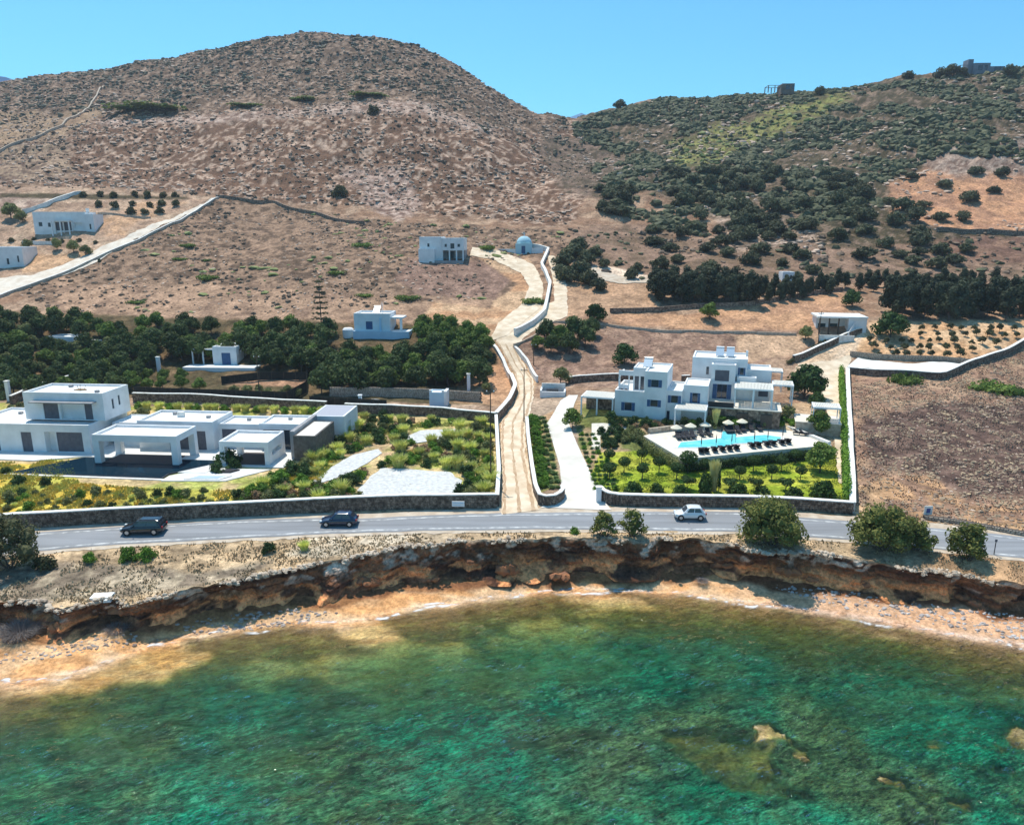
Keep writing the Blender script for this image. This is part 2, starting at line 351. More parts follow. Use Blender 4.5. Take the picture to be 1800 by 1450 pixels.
region([(960, 230), (1060, 250), (1140, 300), (1100, 370), (1000, 340), (940, 260)], (.12, .10, .07), (.24, .18, .14), 14, n3)
region([(1560, 320), (1660, 285), (1790, 275), (E2, 260), (E2, 410), (1790, 408), (1650, 405), (1570, 370)], (.58, .34, .20), (.42, .25, .16), 12, n2)
region([(1600, 270), (1800, 250), (E2, 250), (E2, 300), (1660, 310)], (.42, .34, .28), (.2, .14, .11), 12, n3)
region([(1250, 380), (1420, 380), (1450, 450), (1280, 450)], (.50, .40, .32), (.19, .15, .11), 20, n3, .4, .55)
region([(1000, 400), (1150, 390), (1300, 440), (1500, 430), (E2, 410), (E2, 480), (1500, 500), (1150, 500), (1000, 500)], (.29, .205, .15), (.19, .14, .095), 14, n2)
region([(1640, 420), (1800, 415), (1800, 465), (1650, 455)], (.19, .12, .09), (.26, .17, .12), 10, n2)
# lower slopes left
region([(380, 345), (700, 390), (1000, 405), (990, 470), (900, 560), (400, 560), (100, 545), (30, 515), (200, 440)], (.33, .235, .165), (.145, .105, .075), 9, n3, .47, .62)
region([(100, 500), (480, 500), (700, 530), (860, 520), (860, 600), (100, 560)], (.44, .31, .215), (.30, .21, .15), 14, n2, .5, .7)
region([(840, 450), (930, 450), (950, 500), (905, 555), (860, 600), (740, 560), (760, 530), (860, 540), (905, 500)], (.50, .31, .18), (.58, .42, .27), 8, n2)
region([(720, 455), (850, 460), (900, 495), (870, 525), (740, 520), (690, 490)], (.24, .165, .13), (.33, .23, .18), 6, n3)
region([(W2, 330), (140, 330), (380, 345), (200, 440), (80, 490), (0, 515), (W2, 560)], (.52, .40, .29), (.40, .29, .21), 4, n2)
region([(W2, 345), (100, 345), (60, 375), (W2, 380)], (.58, .47, .38), (.34, .25, .2), 4, n2)
region([(170, 415), (215, 425), (230, 400), (330, 355), (250, 352), (180, 390)], (.56, .38, .24), (.50, .36, .26), 5, n2)
region([(40, 450), (190, 440), (110, 478), (40, 480)], (.58, .40, .25), None, 5)
region([(0, 340), (330, 345), (330, 352), (0, 347)], (.10, .085, .05), None, 3)
# fields at the valley floor
region([(990, 495), (1160, 492), (1160, 545), (1070, 548), (990, 560)], (.50, .34, .22), (.42, .29, .19), 4)
region([(1040, 465), (1150, 485), (1150, 497), (1045, 492)], (.74, .63, .50), None, 3)
region([(1070, 552), (1200, 552), (1330, 535), (1480, 513), (1500, 540), (1430, 580), (1240, 580), (1150, 577), (1085, 572)], (.56, .355, .215), (.46, .29, .185), 4, n2)
region([(950, 577), (1087, 574), (1240, 582), (1420, 583), (1400, 625), (1240, 660), (1200, 680), (1000, 680), (950, 670), (910, 610)], (.255, .175, .135), (.36, .255, .19), 5, n3)
region([(1290, 590), (1440, 590), (1400, 625), (1300, 640)], (.55, .40, .27), None, 5)
region([(1530, 565), (E2, 560), (E2, 620), (1790, 605), (1700, 636), (1490, 620)], (.62, .41, .235), (.70, .52, .33), 4)
region([(1400, 640), (1490, 590), (1530, 570), (1500, 625), (1490, 640), (1482, 790), (1465, 800), (1440, 700), (1395, 650)], (.66, .52, .36), (.72, .60, .45), 5)
region([(1120, 765), (1135, 740), (1470, 700), (1490, 790), (1460, 800)], (.50, .38, .25), (.3, .25, .14), 4)
region([(1488, 660), (1650, 665), (1800, 605), (E2, 600), (E2, 960), (1499, 910)], (.30, .20, .145), (.40, .29, .20), 4, n3)
region([(1520, 735), (1600, 715), (1700, 705), (E2, 700), (E2, 890), (1700, 875), (1640, 830), (1530, 830)], (.105, .073, .062), (.19, .135, .11), 17, n3, .45, .7)
region([(1500, 840), (1620, 835), (1700, 885), (E2, 900), (E2, 940), (1500, 915)], (.50, .33, .19), (.30, .20, .14), 12, n3)
# grove floor, villa garden, garden of the two houses
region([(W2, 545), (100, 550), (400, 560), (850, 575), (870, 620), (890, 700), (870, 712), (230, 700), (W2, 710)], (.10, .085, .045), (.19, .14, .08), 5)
region([(820, 650), (880, 640), (903, 680), (880, 712), (800, 706)], (.52, .32, .19), (.44, .27, .16), 5)
region([(395, 660), (540, 665), (535, 680), (395, 676)], (.40, .25, .16), None, 3)
region([(W2, 700), (875, 726), (872, 885), (W2, 925)], (.56, .40, .20), (.36, .36, .09), 2, n2)
region([(0, 815), (120, 808), (140, 850), (270, 860), (420, 862), (560, 800), (600, 800), (560, 850), (450, 880), (0, 905), (W2, 910), (W2, 815)], (.62, .40, .06), (.42, .37, .07), 4, n2)
region([(570, 800), (660, 760), (850, 755), (850, 790), (660, 800), (600, 830)], (.50, .33, .19), (.30, .26, .10), 5, n2)
region([(940, 735), (990, 715), (970, 760), (985, 850), (945, 868), (926, 780)], (.24, .22, .07), (.45, .28, .16), 3, n2)
region([(1000, 700), (1150, 735), (1130, 765), (1200, 812), (1060, 870), (1035, 860)], (.16, .17, .05), (.42, .28, .16), 3, n2)
region([(1055, 795), (1140, 790), (1200, 812), (1470, 785), (1490, 800), (1494, 888), (1300, 874), (1085, 872), (1030, 850)], (.24, .30, .025), (.36, .36, .045), 2.5, n2)
region([(860, 600), (905, 600), (945, 668), (925, 740), (945, 900), (872, 900), (875, 730), (905, 680)], (.48, .33, .20), (.56, .41, .26), 3, n2)
region([(W2, 930), (560, 899), (870, 893), (1100, 887), (1300, 890), (1497, 900), (1600, 905), (E2, 960), (E2, 1100), (W2, 1100)], (.54, .375, .22), (.34, .235, .14), 4, n3)
region([(550, 940), (800, 935), (800, 950), (680, 962), (560, 985), (500, 975)], (.62, .50, .36), (.50, .37, .24), 8, n3)
region([(W2, 1000), (100, 985), (330, 1000), (480, 985), (430, 1020), (200, 1060), (W2, 1060)], (.40, .31, .21), (.22, .165, .115), 12, n3)
warm = sstep(105, 150, GY)[..., None]; warm = np.maximum(warm, sstep(40, 48, GX)[..., None]); cover = cover * (1 - warm + warm * A(.91, .79, .72))
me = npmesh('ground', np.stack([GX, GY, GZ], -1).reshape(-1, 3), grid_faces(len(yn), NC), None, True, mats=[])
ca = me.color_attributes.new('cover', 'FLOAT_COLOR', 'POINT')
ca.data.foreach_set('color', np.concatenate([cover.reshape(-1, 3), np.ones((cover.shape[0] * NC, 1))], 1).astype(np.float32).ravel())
def cover_mat(name, attr, sc1, sc2, amp, bumpd):
    m, n, l, b = mat_base(name); b.inputs['Roughness'].default_value = .95; b.inputs['Specular IOR Level'].default_value = .1
    at = n.new('ShaderNodeAttribute'); at.attribute_name = attr
    g = n.new('ShaderNodeNewGeometry'); last = at.outputs['Color']
    for s_, a_ in ((sc1, amp), (sc2, amp * 1.1), (sc2 * 5, amp * .8)):
        t = n.new('ShaderNodeTexNoise'); t.inputs['Scale'].default_value = s_; t.inputs['Detail'].default_value = 6; t.inputs['Roughness'].default_value = .62; l.new(g.outputs['Position'], t.inputs['Vector'])
        r = n.new('ShaderNodeMapRange'); r.inputs[1].default_value = .33; r.inputs[2].default_value = .67; r.inputs[3].default_value = 1 - a_; r.inputs[4].default_value = 1 + a_; l.new(t.outputs[0], r.inputs[0])
        v = n.new('ShaderNodeVectorMath'); v.operation = 'SCALE'; l.new(last, v.inputs[0]); l.new(r.outputs[0], v.inputs['Scale']); last = v.outputs[0]
    l.new(last, b.inputs['Base Color'])
    t = n.new('ShaderNodeTexNoise'); t.inputs['Scale'].default_value = 1.4; t.inputs['Detail'].default_value = 8; l.new(g.outputs['Position'], t.inputs['Vector'])
    bp = n.new('ShaderNodeBump'); bp.inputs['Distance'].default_value = bumpd; bp.inputs['Strength'].default_value = 1; l.new(t.outputs[0], bp.inputs['Height']); l.new(bp.outputs[0], b.inputs['Normal'])
    return m
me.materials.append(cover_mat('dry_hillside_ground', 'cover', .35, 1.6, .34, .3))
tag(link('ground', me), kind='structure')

# ---------------------------------------------------------------- cliff of red earth
cx_ = np.arange(-80, 80.01, .13); ns_ = 26
T, X = np.meshgrid(np.linspace(0, 1, ns_), cx_, indexing='ij')
ty = ytop(X); fy = yfoot(X) + .15; tzz = ztop(X) + (fbm(X / 1.5, ty / 1.5, 2, 31) - .5) * .35; fzz = zfoot(X) - .3
prof = 1 - (1 - T) ** 1.0
Yc = ty * (1 - prof) + fy * prof
Zc = tzz * (1 - T) + fzz * T
env = np.sin(np.pi * np.clip(T, 0, 1)) ** .5
led = (fbm(X / 1.1, Zc / .5, 4, 61) - .5) * 1.3 + (fbm(X / 5, Zc / 2.5, 3, 66) - .5) * 1.7 + (fbm(X / .35, Zc / .22, 2, 69) - .5) * .5
but = (vnoise(X / 2.1, Zc / 9, 62) - .5) * 1.3 + (vnoise(X / .8, Zc / 5, 63) - .5) * .7
Yc = Yc + env * (led * .8 + but + .1)
talus = sstep(.72, 1, T) * (.3 + 1.6 * sstep(.5, .75, fbm(X / 4, X * 0, 3, 71)))
Yc = Yc - talus
ccol = mix(np.broadcast_to(A(.15, .066, .036), X.shape + (3,)), A(.27, .12, .06), sstep(.4, .65, fbm(X / 3, Zc / .8, 4, 73)))
ccol = mix(ccol, A(.08, .04, .027), sstep(.5, .68, fbm(X / 6, Zc / .35, 3, 75)))
ccol = mix(ccol, A(.60, .46, .36), sstep(.56, .66, fbm(X / 1.2, Zc / .7, 4, 78)) * (1 - sstep(.25, .6, T)) * .9)
ccol = mix(ccol, A(.85, .35, .14), sstep(.50, .56, fbm(X / 2.6, Zc / 1.0, 4, 80)) * sstep(.35, .75, T))
ccol = mix(ccol, A(.36, .27, .18), 1 - sstep(0, .09, T))
me = npmesh('cliff', np.stack([X, Yc, Zc], -1).reshape(-1, 3), grid_faces(ns_, len(cx_))[:, ::-1], None, False, mats=[])
ca = me.color_attributes.new('cover', 'FLOAT_COLOR', 'POINT')
ca.data.foreach_set('color', np.concatenate([ccol.reshape(-1, 3), np.ones((X.size, 1))], 1).astype(np.float32).ravel())
me.materials.append(cover_mat('red_earth_cliff', 'cover', .9, 3, .36, .35))
tag(link('cliff', me), kind='structure')

# ---------------------------------------------------------------- beach and sea bed
REEF = [[(1150, 1290), (1260, 1288), (1340, 1300), (1375, 1310), (1360, 1350), (1420, 1370), (1370, 1378), (1410, 1400), (1430, 1418), (1300, 1405), (1190, 1360)],
        [(1325, 1290), (1350, 1282), (1375, 1292), (1372, 1308), (1330, 1310)], [(1372, 1305), (1425, 1312), (1425, 1350), (1410, 1375), (1390, 1370), (1400, 1330), (1375, 1325)],
        [(1540, 1375), (1620, 1382), (1650, 1400), (1640, 1412), (1600, 1395), (1550, 1390)], [(1590, 1400), (1630, 1405), (1640, 1440), (1590, 1440)], [(1650, 1415), (1700, 1410), (1715, 1435), (1670, 1445)],
        [(1755, 1300), (1800, 1285), (1880, 1290), (1900, 1340), (1755, 1335)], [(1620, 1310), (1660, 1305), (1665, 1325), (1630, 1328)], [(1730, 1360), (1780, 1362), (1782, 1380), (1750, 1375)],
        [(960, 1255), (1000, 1255), (1000, 1290), (970, 1295)], [(1180, 1395), (1290, 1420), (1330, 1450), (1240, 1450), (1150, 1420)], [(880, 1320), (1020, 1280), (1060, 1300), (980, 1350)]]
REEFW = [[PZ(u, v, -.6) for u, v in r] for r in REEF]
ys = np.concatenate([np.linspace(0, 1, 300) ** 1.0])
xs = np.arange(-85, 85.1, .3)
Tb, Xb = np.meshgrid(np.linspace(0, 1, 340), xs, indexing='ij')
y0b = yfoot(Xb) + 2.6; Yb = y0b * (1 - Tb) + 30 * Tb
db = Yb - ywat(Xb)                                     # + inland, - seaward
fy = yfoot(Xb)
zin = zfoot(Xb) * np.clip(db / np.maximum(fy - ywat(Xb), .5), 0, 1.1) ** .9
dd = -db
zout = -(.075 * dd + .0012 * dd ** 2) * sstep(0, 1, dd / 3)
zout = np.maximum(zout, -3.6) + (fbm(Xb / 6, Yb / 6, 4, 90) - .5) * .9 * sstep(2, 14, dd)
Zb = np.where(db > 0, zin, zout) + (fbm(Xb / .8, Yb / .8, 3, 93) - .5) * .12
reef = np.zeros(Xb.shape)
for i, pl in enumerate(REEFW):
    xx = [p[0] for p in pl]; yy = [p[1] for p in pl]; s = (Xb > min(xx) - 3) & (Xb < max(xx) + 3) & (Yb > min(yy) - 3) & (Yb < max(yy) + 3)
    d = pdist(Xb[s], Yb[s], pl) + (fbm(Xb[s] / 1.1, Yb[s] / 1.1, 4, 97) - .5) * 2.4
    m = 1 - sstep(-.35, .35, d); m *= {0: .86, 9: .6, 10: .6, 11: .4, 6: 1.0, 1: 1.2, 2: .98, 3: .98, 5: .95, 4: .92}.get(i, .9); reef[s] = np.maximum(reef[s], m)
Zb = Zb * (1 - np.minimum(reef, 1)) + (np.where(reef > .3, -.72 + .55 * reef, -1.5) + (fbm(Xb / .9, Yb / .9, 4, 99) - .5) * .95) * np.minimum(reef, 1)
sand = A(.70, .41, .21)
bcol = mix(np.broadcast_to(sand, Xb.shape + (3,)), A(.70, .50, .33), sstep(.4, .65, fbm(Xb / 3, Yb / 1.2, 4, 101)))
bcol = mix(bcol, A(.58, .40, .30), sstep(20, 32, Xb) * .8)
bcol = mix(bcol, A(.20, .095, .052), sstep(2.0, 1.0, yfoot(Xb) - Yb + (fbm(Xb / 2, Yb / 2, 3, 140) - .5) * 1.4) * .95)                     # fallen earth with cliff shade painted in; above, paler pebbly sand towards the east
bcol = mix(bcol, A(.42, .24, .12), sstep(.55, .7, fbm(Xb / 5, Yb / .8, 3, 104)) * .6 * (1 - sstep(22, 32, Xb)))
weed = sstep(.38, .50, fbm((Xb * .9 - Yb * .4) / 9, (Xb * .4 + Yb * .9) / 4, 4, 107) + .12 * sstep(12, 3, dd)) * sstep(.3, 2.0, dd)
shoal = pdist(Xb, Yb, [PZ(u, v, -.3) for u, v in [(-300, 1120), (300, 1110), (350, 1160), (290, 1195), (130, 1215), (0, 1215), (-300, 1240)]])
shoal2 = pdist(Xb, Yb, [PZ(u, v, -.3) for u, v in [(590, 1080), (640, 1085), (690, 1125), (650, 1135), (600, 1110)]])
sh_ = np.minimum(shoal, shoal2) + (fbm(Xb / 2, Yb / 2, 3, 111) - .5) * 2
weed *= sstep(-.2, 1.0, sh_)
Zb = np.where((dd > .2), np.maximum(Zb, -.22) * (1 - sstep(-.5, 1.5, sh_)) + Zb * sstep(-.5, 1.5, sh_), Zb)
bcol = mix(bcol, A(.15, .10, .038), weed * .92)
bcol = mix(bcol, A(.30, .26, .10), sstep(.55, .7, fbm(Xb / 1.0, Yb / .7, 3, 113)) * weed * .5)
bcol = mix(bcol, A(.30, .24, .115), np.clip(reef, 0, 1) * .95); bcol = mix(bcol, A(.14, .11, .05), np.clip(reef, 0, 1) * sstep(.5, .65, fbm(Xb / .8, Yb / .8, 3, 115)))
bcol = mix(bcol, A(.50, .38, .22), sstep(1.0, 1.1, reef))
bcol = bcol * (1 - sstep(-.5, .5, db)[..., None] * (1 - A(1.0, .86, .70)))
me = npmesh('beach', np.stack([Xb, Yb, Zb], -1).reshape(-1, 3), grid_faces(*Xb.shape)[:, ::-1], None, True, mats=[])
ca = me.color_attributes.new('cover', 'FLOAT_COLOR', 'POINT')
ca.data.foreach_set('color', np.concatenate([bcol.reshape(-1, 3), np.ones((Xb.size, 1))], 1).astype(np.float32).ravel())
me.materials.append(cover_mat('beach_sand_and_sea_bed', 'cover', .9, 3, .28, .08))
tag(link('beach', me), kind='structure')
MB().box(-400, 400, -300, 30.5, -8, -3.4).build('sea_floor', M('deep_sea_floor', (.10, .12, .06))); tag(bpy.data.objects['sea_floor'], kind='structure')

# ---------------------------------------------------------------- sea: clear green water whose tint follows the depth under it
def sea_mat():
    m = bpy.data.materials.new('clear_green_sea_water'); m.use_nodes = True; n = m.node_tree.nodes; l = m.node_tree.links; n.clear()
    out = n.new('ShaderNodeOutputMaterial'); at = n.new('ShaderNodeAttribute'); at.attribute_name = 'depth'
    g = n.new('ShaderNodeNewGeometry')
    def ramp(pts):
        r = n.new('ShaderNodeValToRGB'); mp = n.new('ShaderNodeMapRange'); mp.inputs[1].default_value = 0; mp.inputs[2].default_value = 4; l.new(at.outputs['Fac'], mp.inputs[0]); l.new(mp.outputs[0], r.inputs[0])
        el = r.color_ramp.elements
        while len(el) > 2: el.remove(el[0])
        el[0].position, el[0].color = pts[0]; el[1].position, el[1].color = pts[-1]
        for p, c in pts[1:-1]: e = el.new(p); e.color = c
        return r.outputs[0]
    tintc = ramp([(0, (1, 1, 1, 1)), (.04, (.93, .92, .78, 1)), (.12, (.62, .76, .48, 1)), (.25, (.30, .60, .38, 1)), (.5, (.09, .44, .29, 1)), (1, (.015, .3, .2, 1))])
    tr = n.new('ShaderNodeBsdfTransparent'); l.new(tintc, tr.inputs[0])
    nz = n.new('ShaderNodeTexNoise'); nz.inputs['Scale'].default_value = .055; nz.inputs['Detail'].default_value = 4; l.new(g.outputs['Position'], nz.inputs['Vector'])
    mr = n.new('ShaderNodeMapRange'); mr.inputs[1].default_value = .36; mr.inputs[2].default_value = .64; l.new(nz.outputs[0], mr.inputs[0])
    cm = n.new('ShaderNodeMix'); cm.data_type = 'RGBA'; l.new(mr.outputs[0], cm.inputs[0]); cm.inputs[6].default_value = (.004, .085, .036, 1); cm.inputs[7].default_value = (.006, .125, .064, 1)
    nq = n.new('ShaderNodeTexNoise'); nq.inputs['Scale'].default_value = .085; nq.inputs['Detail'].default_value = 7; nq.inputs['Roughness'].default_value = .6; mq0 = n.new('ShaderNodeVectorMath'); mq0.operation = 'ADD'; mq0.inputs[1].default_value = (40, 17, 0); l.new(g.outputs['Position'], mq0.inputs[0]); l.new(mq0.outputs[0], nq.inputs['Vector'])
    mq = n.new('ShaderNodeMapRange'); mq.inputs[1].default_value = .42; mq.inputs[2].default_value = .60; l.new(nq.outputs[0], mq.inputs[0]); cq = n.new('ShaderNodeMix'); cq.data_type = 'RGBA'; l.new(mq.outputs[0], cq.inputs[0]); l.new(cm.outputs[2], cq.inputs[6]); cq.inputs[7].default_value = (.040, .080, .028, 1)
    # weed and stones, with ripple light painted in: mottling stretched along the swell
    mpw = n.new('ShaderNodeMapping'); mpw.inputs['Rotation'].default_value = (0, 0, R(-24)); l.new(g.outputs['Position'], mpw.inputs[0]); mpx = n.new('ShaderNodeMapping'); mpx.inputs['Scale'].default_value = (.4, 1, 1); l.new(mpw.outputs[0], mpx.inputs[0])
    mult = None
    for s_, lo, hi in ((.45, .5, 1.5), (1.7, .42, 1.75), (5.5, .35, 1.9)):
        tn = n.new('ShaderNodeTexNoise'); tn.inputs['Scale'].default_value = s_; tn.inputs['Detail'].default_value = 5; tn.inputs['Roughness'].default_value = .65; l.new(mpx.outputs[0], tn.inputs['Vector'])
        mm = n.new('ShaderNodeMapRange'); mm.inputs[1].default_value = .35; mm.inputs[2].default_value = .65; mm.inputs[3].default_value = lo; mm.inputs[4].default_value = hi; l.new(tn.outputs[0], mm.inputs[0])
        vm = n.new('ShaderNodeVectorMath'); vm.operation = 'SCALE'; l.new(mult if mult else cq.outputs[2], vm.inputs[0]); l.new(mm.outputs[0], vm.inputs['Scale']); mult = vm.outputs[0]
    mot = mult
    df = n.new('ShaderNodeBsdfDiffuse'); l.new(mot, df.inputs[0])
    turb = ramp([(0, (0, 0, 0, 1)), (.08, (.04, .04, .04, 1)), (.25, (.38, .38, .38, 1)), (.5, (.68, .68, .68, 1)), (1, (.88, .88, .88, 1))])
    mx = n.new('ShaderNodeMixShader'); l.new(turb, mx.inputs[0]); l.new(tr.outputs[0], mx.inputs[1]); l.new(df.outputs[0], mx.inputs[2])
    gl = n.new('ShaderNodeBsdfGlossy'); gl.inputs['Roughness'].default_value = .06
    fr = n.new('ShaderNodeFresnel'); fr.inputs['IOR'].default_value = 1.33
    # small ripples, elongated along the crests of a light onshore swell
    h = None
    for s_, d_, st in ((.8, .20, (.35, 1, 1)), (2.2, .10, (.45, 1, 1)), (6, .05, (.7, 1, 1))):
        mp = n.new('ShaderNodeMapping'); mp.inputs['Rotation'].default_value = (0, 0, R(-24)); l.new(g.outputs['Position'], mp.inputs[0]); mp2 = n.new('ShaderNodeMapping'); mp2.inputs['Scale'].default_value = st; l.new(mp.outputs[0], mp2.inputs[0])
        t = n.new('ShaderNodeTexNoise'); t.inputs['Scale'].default_value = s_; t.inputs['Detail'].default_value = 3; l.new(mp2.outputs[0], t.inputs['Vector'])
        bp = n.new('ShaderNodeBump'); bp.inputs['Strength'].default_value = 1; bp.inputs['Distance'].default_value = d_ * 3.2; l.new(t.outputs[0], bp.inputs['Height'])
        if h: l.new(h, bp.inputs['Normal'])
        h = bp.outputs[0]
    for x in (gl, fr, df): l.new(h, x.inputs['Normal'])
    ms = n.new('ShaderNodeMixShader'); l.new(fr.outputs[0], ms.inputs[0]); l.new(mx.outputs[0], ms.inputs[1]); l.new(gl.outputs[0], ms.inputs[2])
    fo = n.new('ShaderNodeAttribute'); fo.attribute_name = 'foam'; fd = n.new('ShaderNodeBsdfDiffuse'); fd.inputs[0].default_value = (.85, .85, .83, 1)
    ff = n.new('ShaderNodeMixShader'); l.new(fo.outputs['Fac'], ff.inputs[0]); l.new(ms.outputs[0], ff.inputs[1]); l.new(fd.outputs[0], ff.inputs[2])
    l.new(ff.outputs[0], out.inputs[0]); return m
yw = np.concatenate([[-300, -100, -20, 10], np.arange(25, 78, .22)]); xw = np.concatenate([[-400, -150], np.arange(-84, 84.1, .3), [150, 400]])
Yw, Xw = np.meshgrid(yw, xw, indexing='ij')
ca_, sa_ = math.cos(R(24)), math.sin(R(24)); aX = Xw * ca_ - Yw * sa_; aY = Xw * sa_ + Yw * ca_
Zw = ((fbm(aX / 2.6, aY / 1.1, 3, 120) - .5) * .60 + (fbm(aX / 9, aY / 4, 2, 124) - .5) * .25) * sstep(0, 12, ywat(Xw) - Yw + 1)
from_b = lambda X_, Y_: None
# sample sea bed height by bilinear lookup in (x, t)
def bedz(X_, Y_):
    t = (yfoot(X_) + 2.6 - Y_) / (yfoot(X_) + 2.6 - 30); i = np.clip(t * 339, 0, 338.99); j = np.clip((X_ + 85) / .3, 0, Xb.shape[1] - 1.01)
    i0 = i.astype(int); j0 = j.astype(int); fi = i - i0; fj = j - j0
    return (Zb[i0, j0] * (1 - fi) + Zb[i0 + 1, j0] * fi) * (1 - fj) + (Zb[i0, j0 + 1] * (1 - fi) + Zb[i0 + 1, j0 + 1] * fi) * fj
dep = np.clip(-bedz(Xw, Yw), 0, 4); dep[Yw < 30] = 3.6
sd = ywat(Xw) - Yw
band = np.exp(-((sd - .9 - (fbm(Xw / 3, Xw * 0, 3, 130) - .5) * 2.2) / .22) ** 2) * sstep(.40, .62, fbm(Xw / 4, Yw / 2, 3, 131))
band = np.maximum(band, np.exp(-((sd - .1) / .3) ** 2) * sstep(.42, .6, fbm(Xw / 1.5, Yw / 1.5, 3, 133)) * .9)
band *= .95 * sstep(.36, .60, fbm(Xw / .45, Yw / .3, 3, 138))
me = npmesh('sea_water', np.stack([Xw, Yw, Zw], -1).reshape(-1, 3), grid_faces(*Xw.shape), sea_mat(), True)
for nm, a in (('depth', dep), ('foam', np.clip(band, 0, .95))):
    at = me.attributes.new(nm, 'FLOAT', 'POINT'); at.data.foreach_set('value', a.astype(np.float32).ravel())
tag(link('sea_water', me), kind='structure')

# ---------------------------------------------------------------- far blue mountains
def mountain(pts, y):
    mb = MB(); P3 = [PY(u, v, y) for u, v in pts]; n = len(P3)
    for (a, b) in zip(P3[:-1], P3[1:]):
        mb.quad((a[0], y - 900, -50), (b[0], y - 900, -50), b, a); mb.quad(a, b, (b[0], y + 1500, -50), (a[0], y + 1500, -50))
    return mb
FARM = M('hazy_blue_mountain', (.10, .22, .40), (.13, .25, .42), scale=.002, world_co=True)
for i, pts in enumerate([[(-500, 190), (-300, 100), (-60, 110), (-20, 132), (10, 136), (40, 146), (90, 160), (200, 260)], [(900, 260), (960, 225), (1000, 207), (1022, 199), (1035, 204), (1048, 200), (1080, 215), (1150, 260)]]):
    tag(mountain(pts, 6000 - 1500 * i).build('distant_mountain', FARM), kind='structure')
# ================================================================ draped sheets: roads, tracks, gravel
def resample(pts, step):
    P = np.array(pts, float); d = np.concatenate([[0], np.cumsum(np.hypot(*np.diff(P[:, :2], axis=0).T))])
    n = max(2, int(round(d[-1] / step)) + 1); t = np.linspace(0, d[-1], n)
    return np.stack([np.interp(t, d, P[:, i]) for i in range(P.shape[1])], -1)
def resn(pts, n):
    P = np.array(pts, float); d = np.concatenate([[0], np.cumsum(np.hypot(*np.diff(P[:, :2], axis=0).T))])
    t = np.linspace(0, d[-1], n); return np.stack([np.interp(t, d, P[:, i]) for i in range(P.shape[1])], -1)
def drape(name, left, right, mat, off=.05, step=.5, across=8, edge=0.0, kind='structure', ext=None):
    """strip between two lines of photo positions"""
    L = [G(*p) for p in left]; Q = [G(*p) for p in right]
    if ext:
        for P in (L, Q):
            a, b = np.array(P[0]), np.array(P[1]); c, d = np.array(P[-1]), np.array(P[-2])
            P.insert(0, tuple(a + (a - b) / np.linalg.norm(a - b) * ext)); P.append(tuple(c + (c - d) / np.linalg.norm(c - d) * ext))
    n = len(resample(L, step)); L = resn(L, n); Q = resn(Q, n)
    t = np.linspace(0, 1, across)[None, :, None]; g = L[:, None, :2] * (1 - t) + Q[:, None, :2] * t
    if edge:
        w = (fbm(L[:, 0] / 1.1, L[:, 1] / 1.1, 3, 11) - .5) * edge; w2 = (fbm(Q[:, 0] / 1.1, Q[:, 1] / 1.1, 3, 15) - .5) * edge
        dr = (Q - L)[:, :2]; dr /= np.linalg.norm(dr, axis=1)[:, None] + 1e-9
        g[:, 0] += dr * w[:, None]; g[:, -1] += dr * w2[:, None]
    z = HE(g[..., 0].ravel(), g[..., 1].ravel()).reshape(g.shape[:2])
    z = np.maximum(z, 0)
    v = np.concatenate([g, (z + off)[..., None]], -1).reshape(-1, 3)
    # skirt so that the sheet has no floating edge
    me = npmesh(name, v, grid_faces(n, across), mat, True); o = link(name, me)
    return tag(o, kind=kind)
def patch(name, poly, mat, off=.06, rings=10, seg=64, wobble=.35, kind='structure'):
    P = [G(*p) for p in poly]; P.append(P[0]); P = resn(P, seg + 1)[:-1]; c = P.mean(0)
    k = np.linspace(.02, 1, rings)[:, None, None]
    P[:, :2] += ((fbm(P[:, 0] / 1.5, P[:, 1] / 1.5, 3, 19) - .5) * wobble * 2)[:, None]
    g = c[None, None, :2] + (P[None, :, :2] - c[:2]) * k
    z = H(g[..., 0].ravel(), g[..., 1].ravel()).reshape(g.shape[:2]); v = np.concatenate([g, (z + off)[..., None]], -1).reshape(-1, 3)
    i = np.arange(rings - 1)[:, None] * seg + np.arange(seg)[None]; j = np.arange(rings - 1)[:, None] * seg + (np.arange(seg)[None] + 1) % seg
    return tag(link(name, npmesh(name, v, np.stack([i, j, j + seg, i + seg], -1).reshape(-1, 4), mat, True)), kind=kind)
ASPH = M('worn_grey_asphalt', (.30, .30, .31), (.20, .20, .205), scale=.6, rough=.85, world_co=True, stretch=(.12, 1.8, 1), detail=8, contrast=(.3, .7))
LINE = M('worn_white_road_paint', (.58, .57, .55), (.28, .28, .28), scale=1.2, rough=.8, world_co=True, contrast=(.35, .62), detail=9)
DIRT = M('pale_dirt_track', (.80, .65, .48), (.60, .45, .30), scale=.55, rough=.95, world_co=True, bump=.05, bscale=3, detail=8)
DUST = M('dusty_verge', (.60, .50, .39), (.46, .35, .25), scale=.8, rough=.95, world_co=True, detail=8)
RU = [(-60, 949), (83, 935), (290, 922), (433, 914), (560, 907), (633, 912), (760, 906), (883, 902), (1000, 901), (1150, 900), (1294, 900), (1419, 911), (1500, 917), (1644, 929), (1792, 944), (1950, 960)]
RL = [(-90, 985), (27, 972), (200, 958), (400, 948), (550, 940), (750, 933), (950, 930), (1150, 932), (1294, 935), (1419, 944), (1500, 950), (1683, 970), (1792, 981), (1950, 1000)]
RU[4] = (560, 911)
drape('road_verge', [(u, v - 9) for u, v in RU], [(u, v + 5) for u, v in RL], DUST, .035, .4, 18, .8, ext=25)
drape('road', RU, RL, ASPH, .06, .4, 14, ext=25)
drape('road_line', [(u, v + 3) for u, v in RU], [(u, v + 5) for u, v in RU], LINE, .072, .4, 3, ext=25)
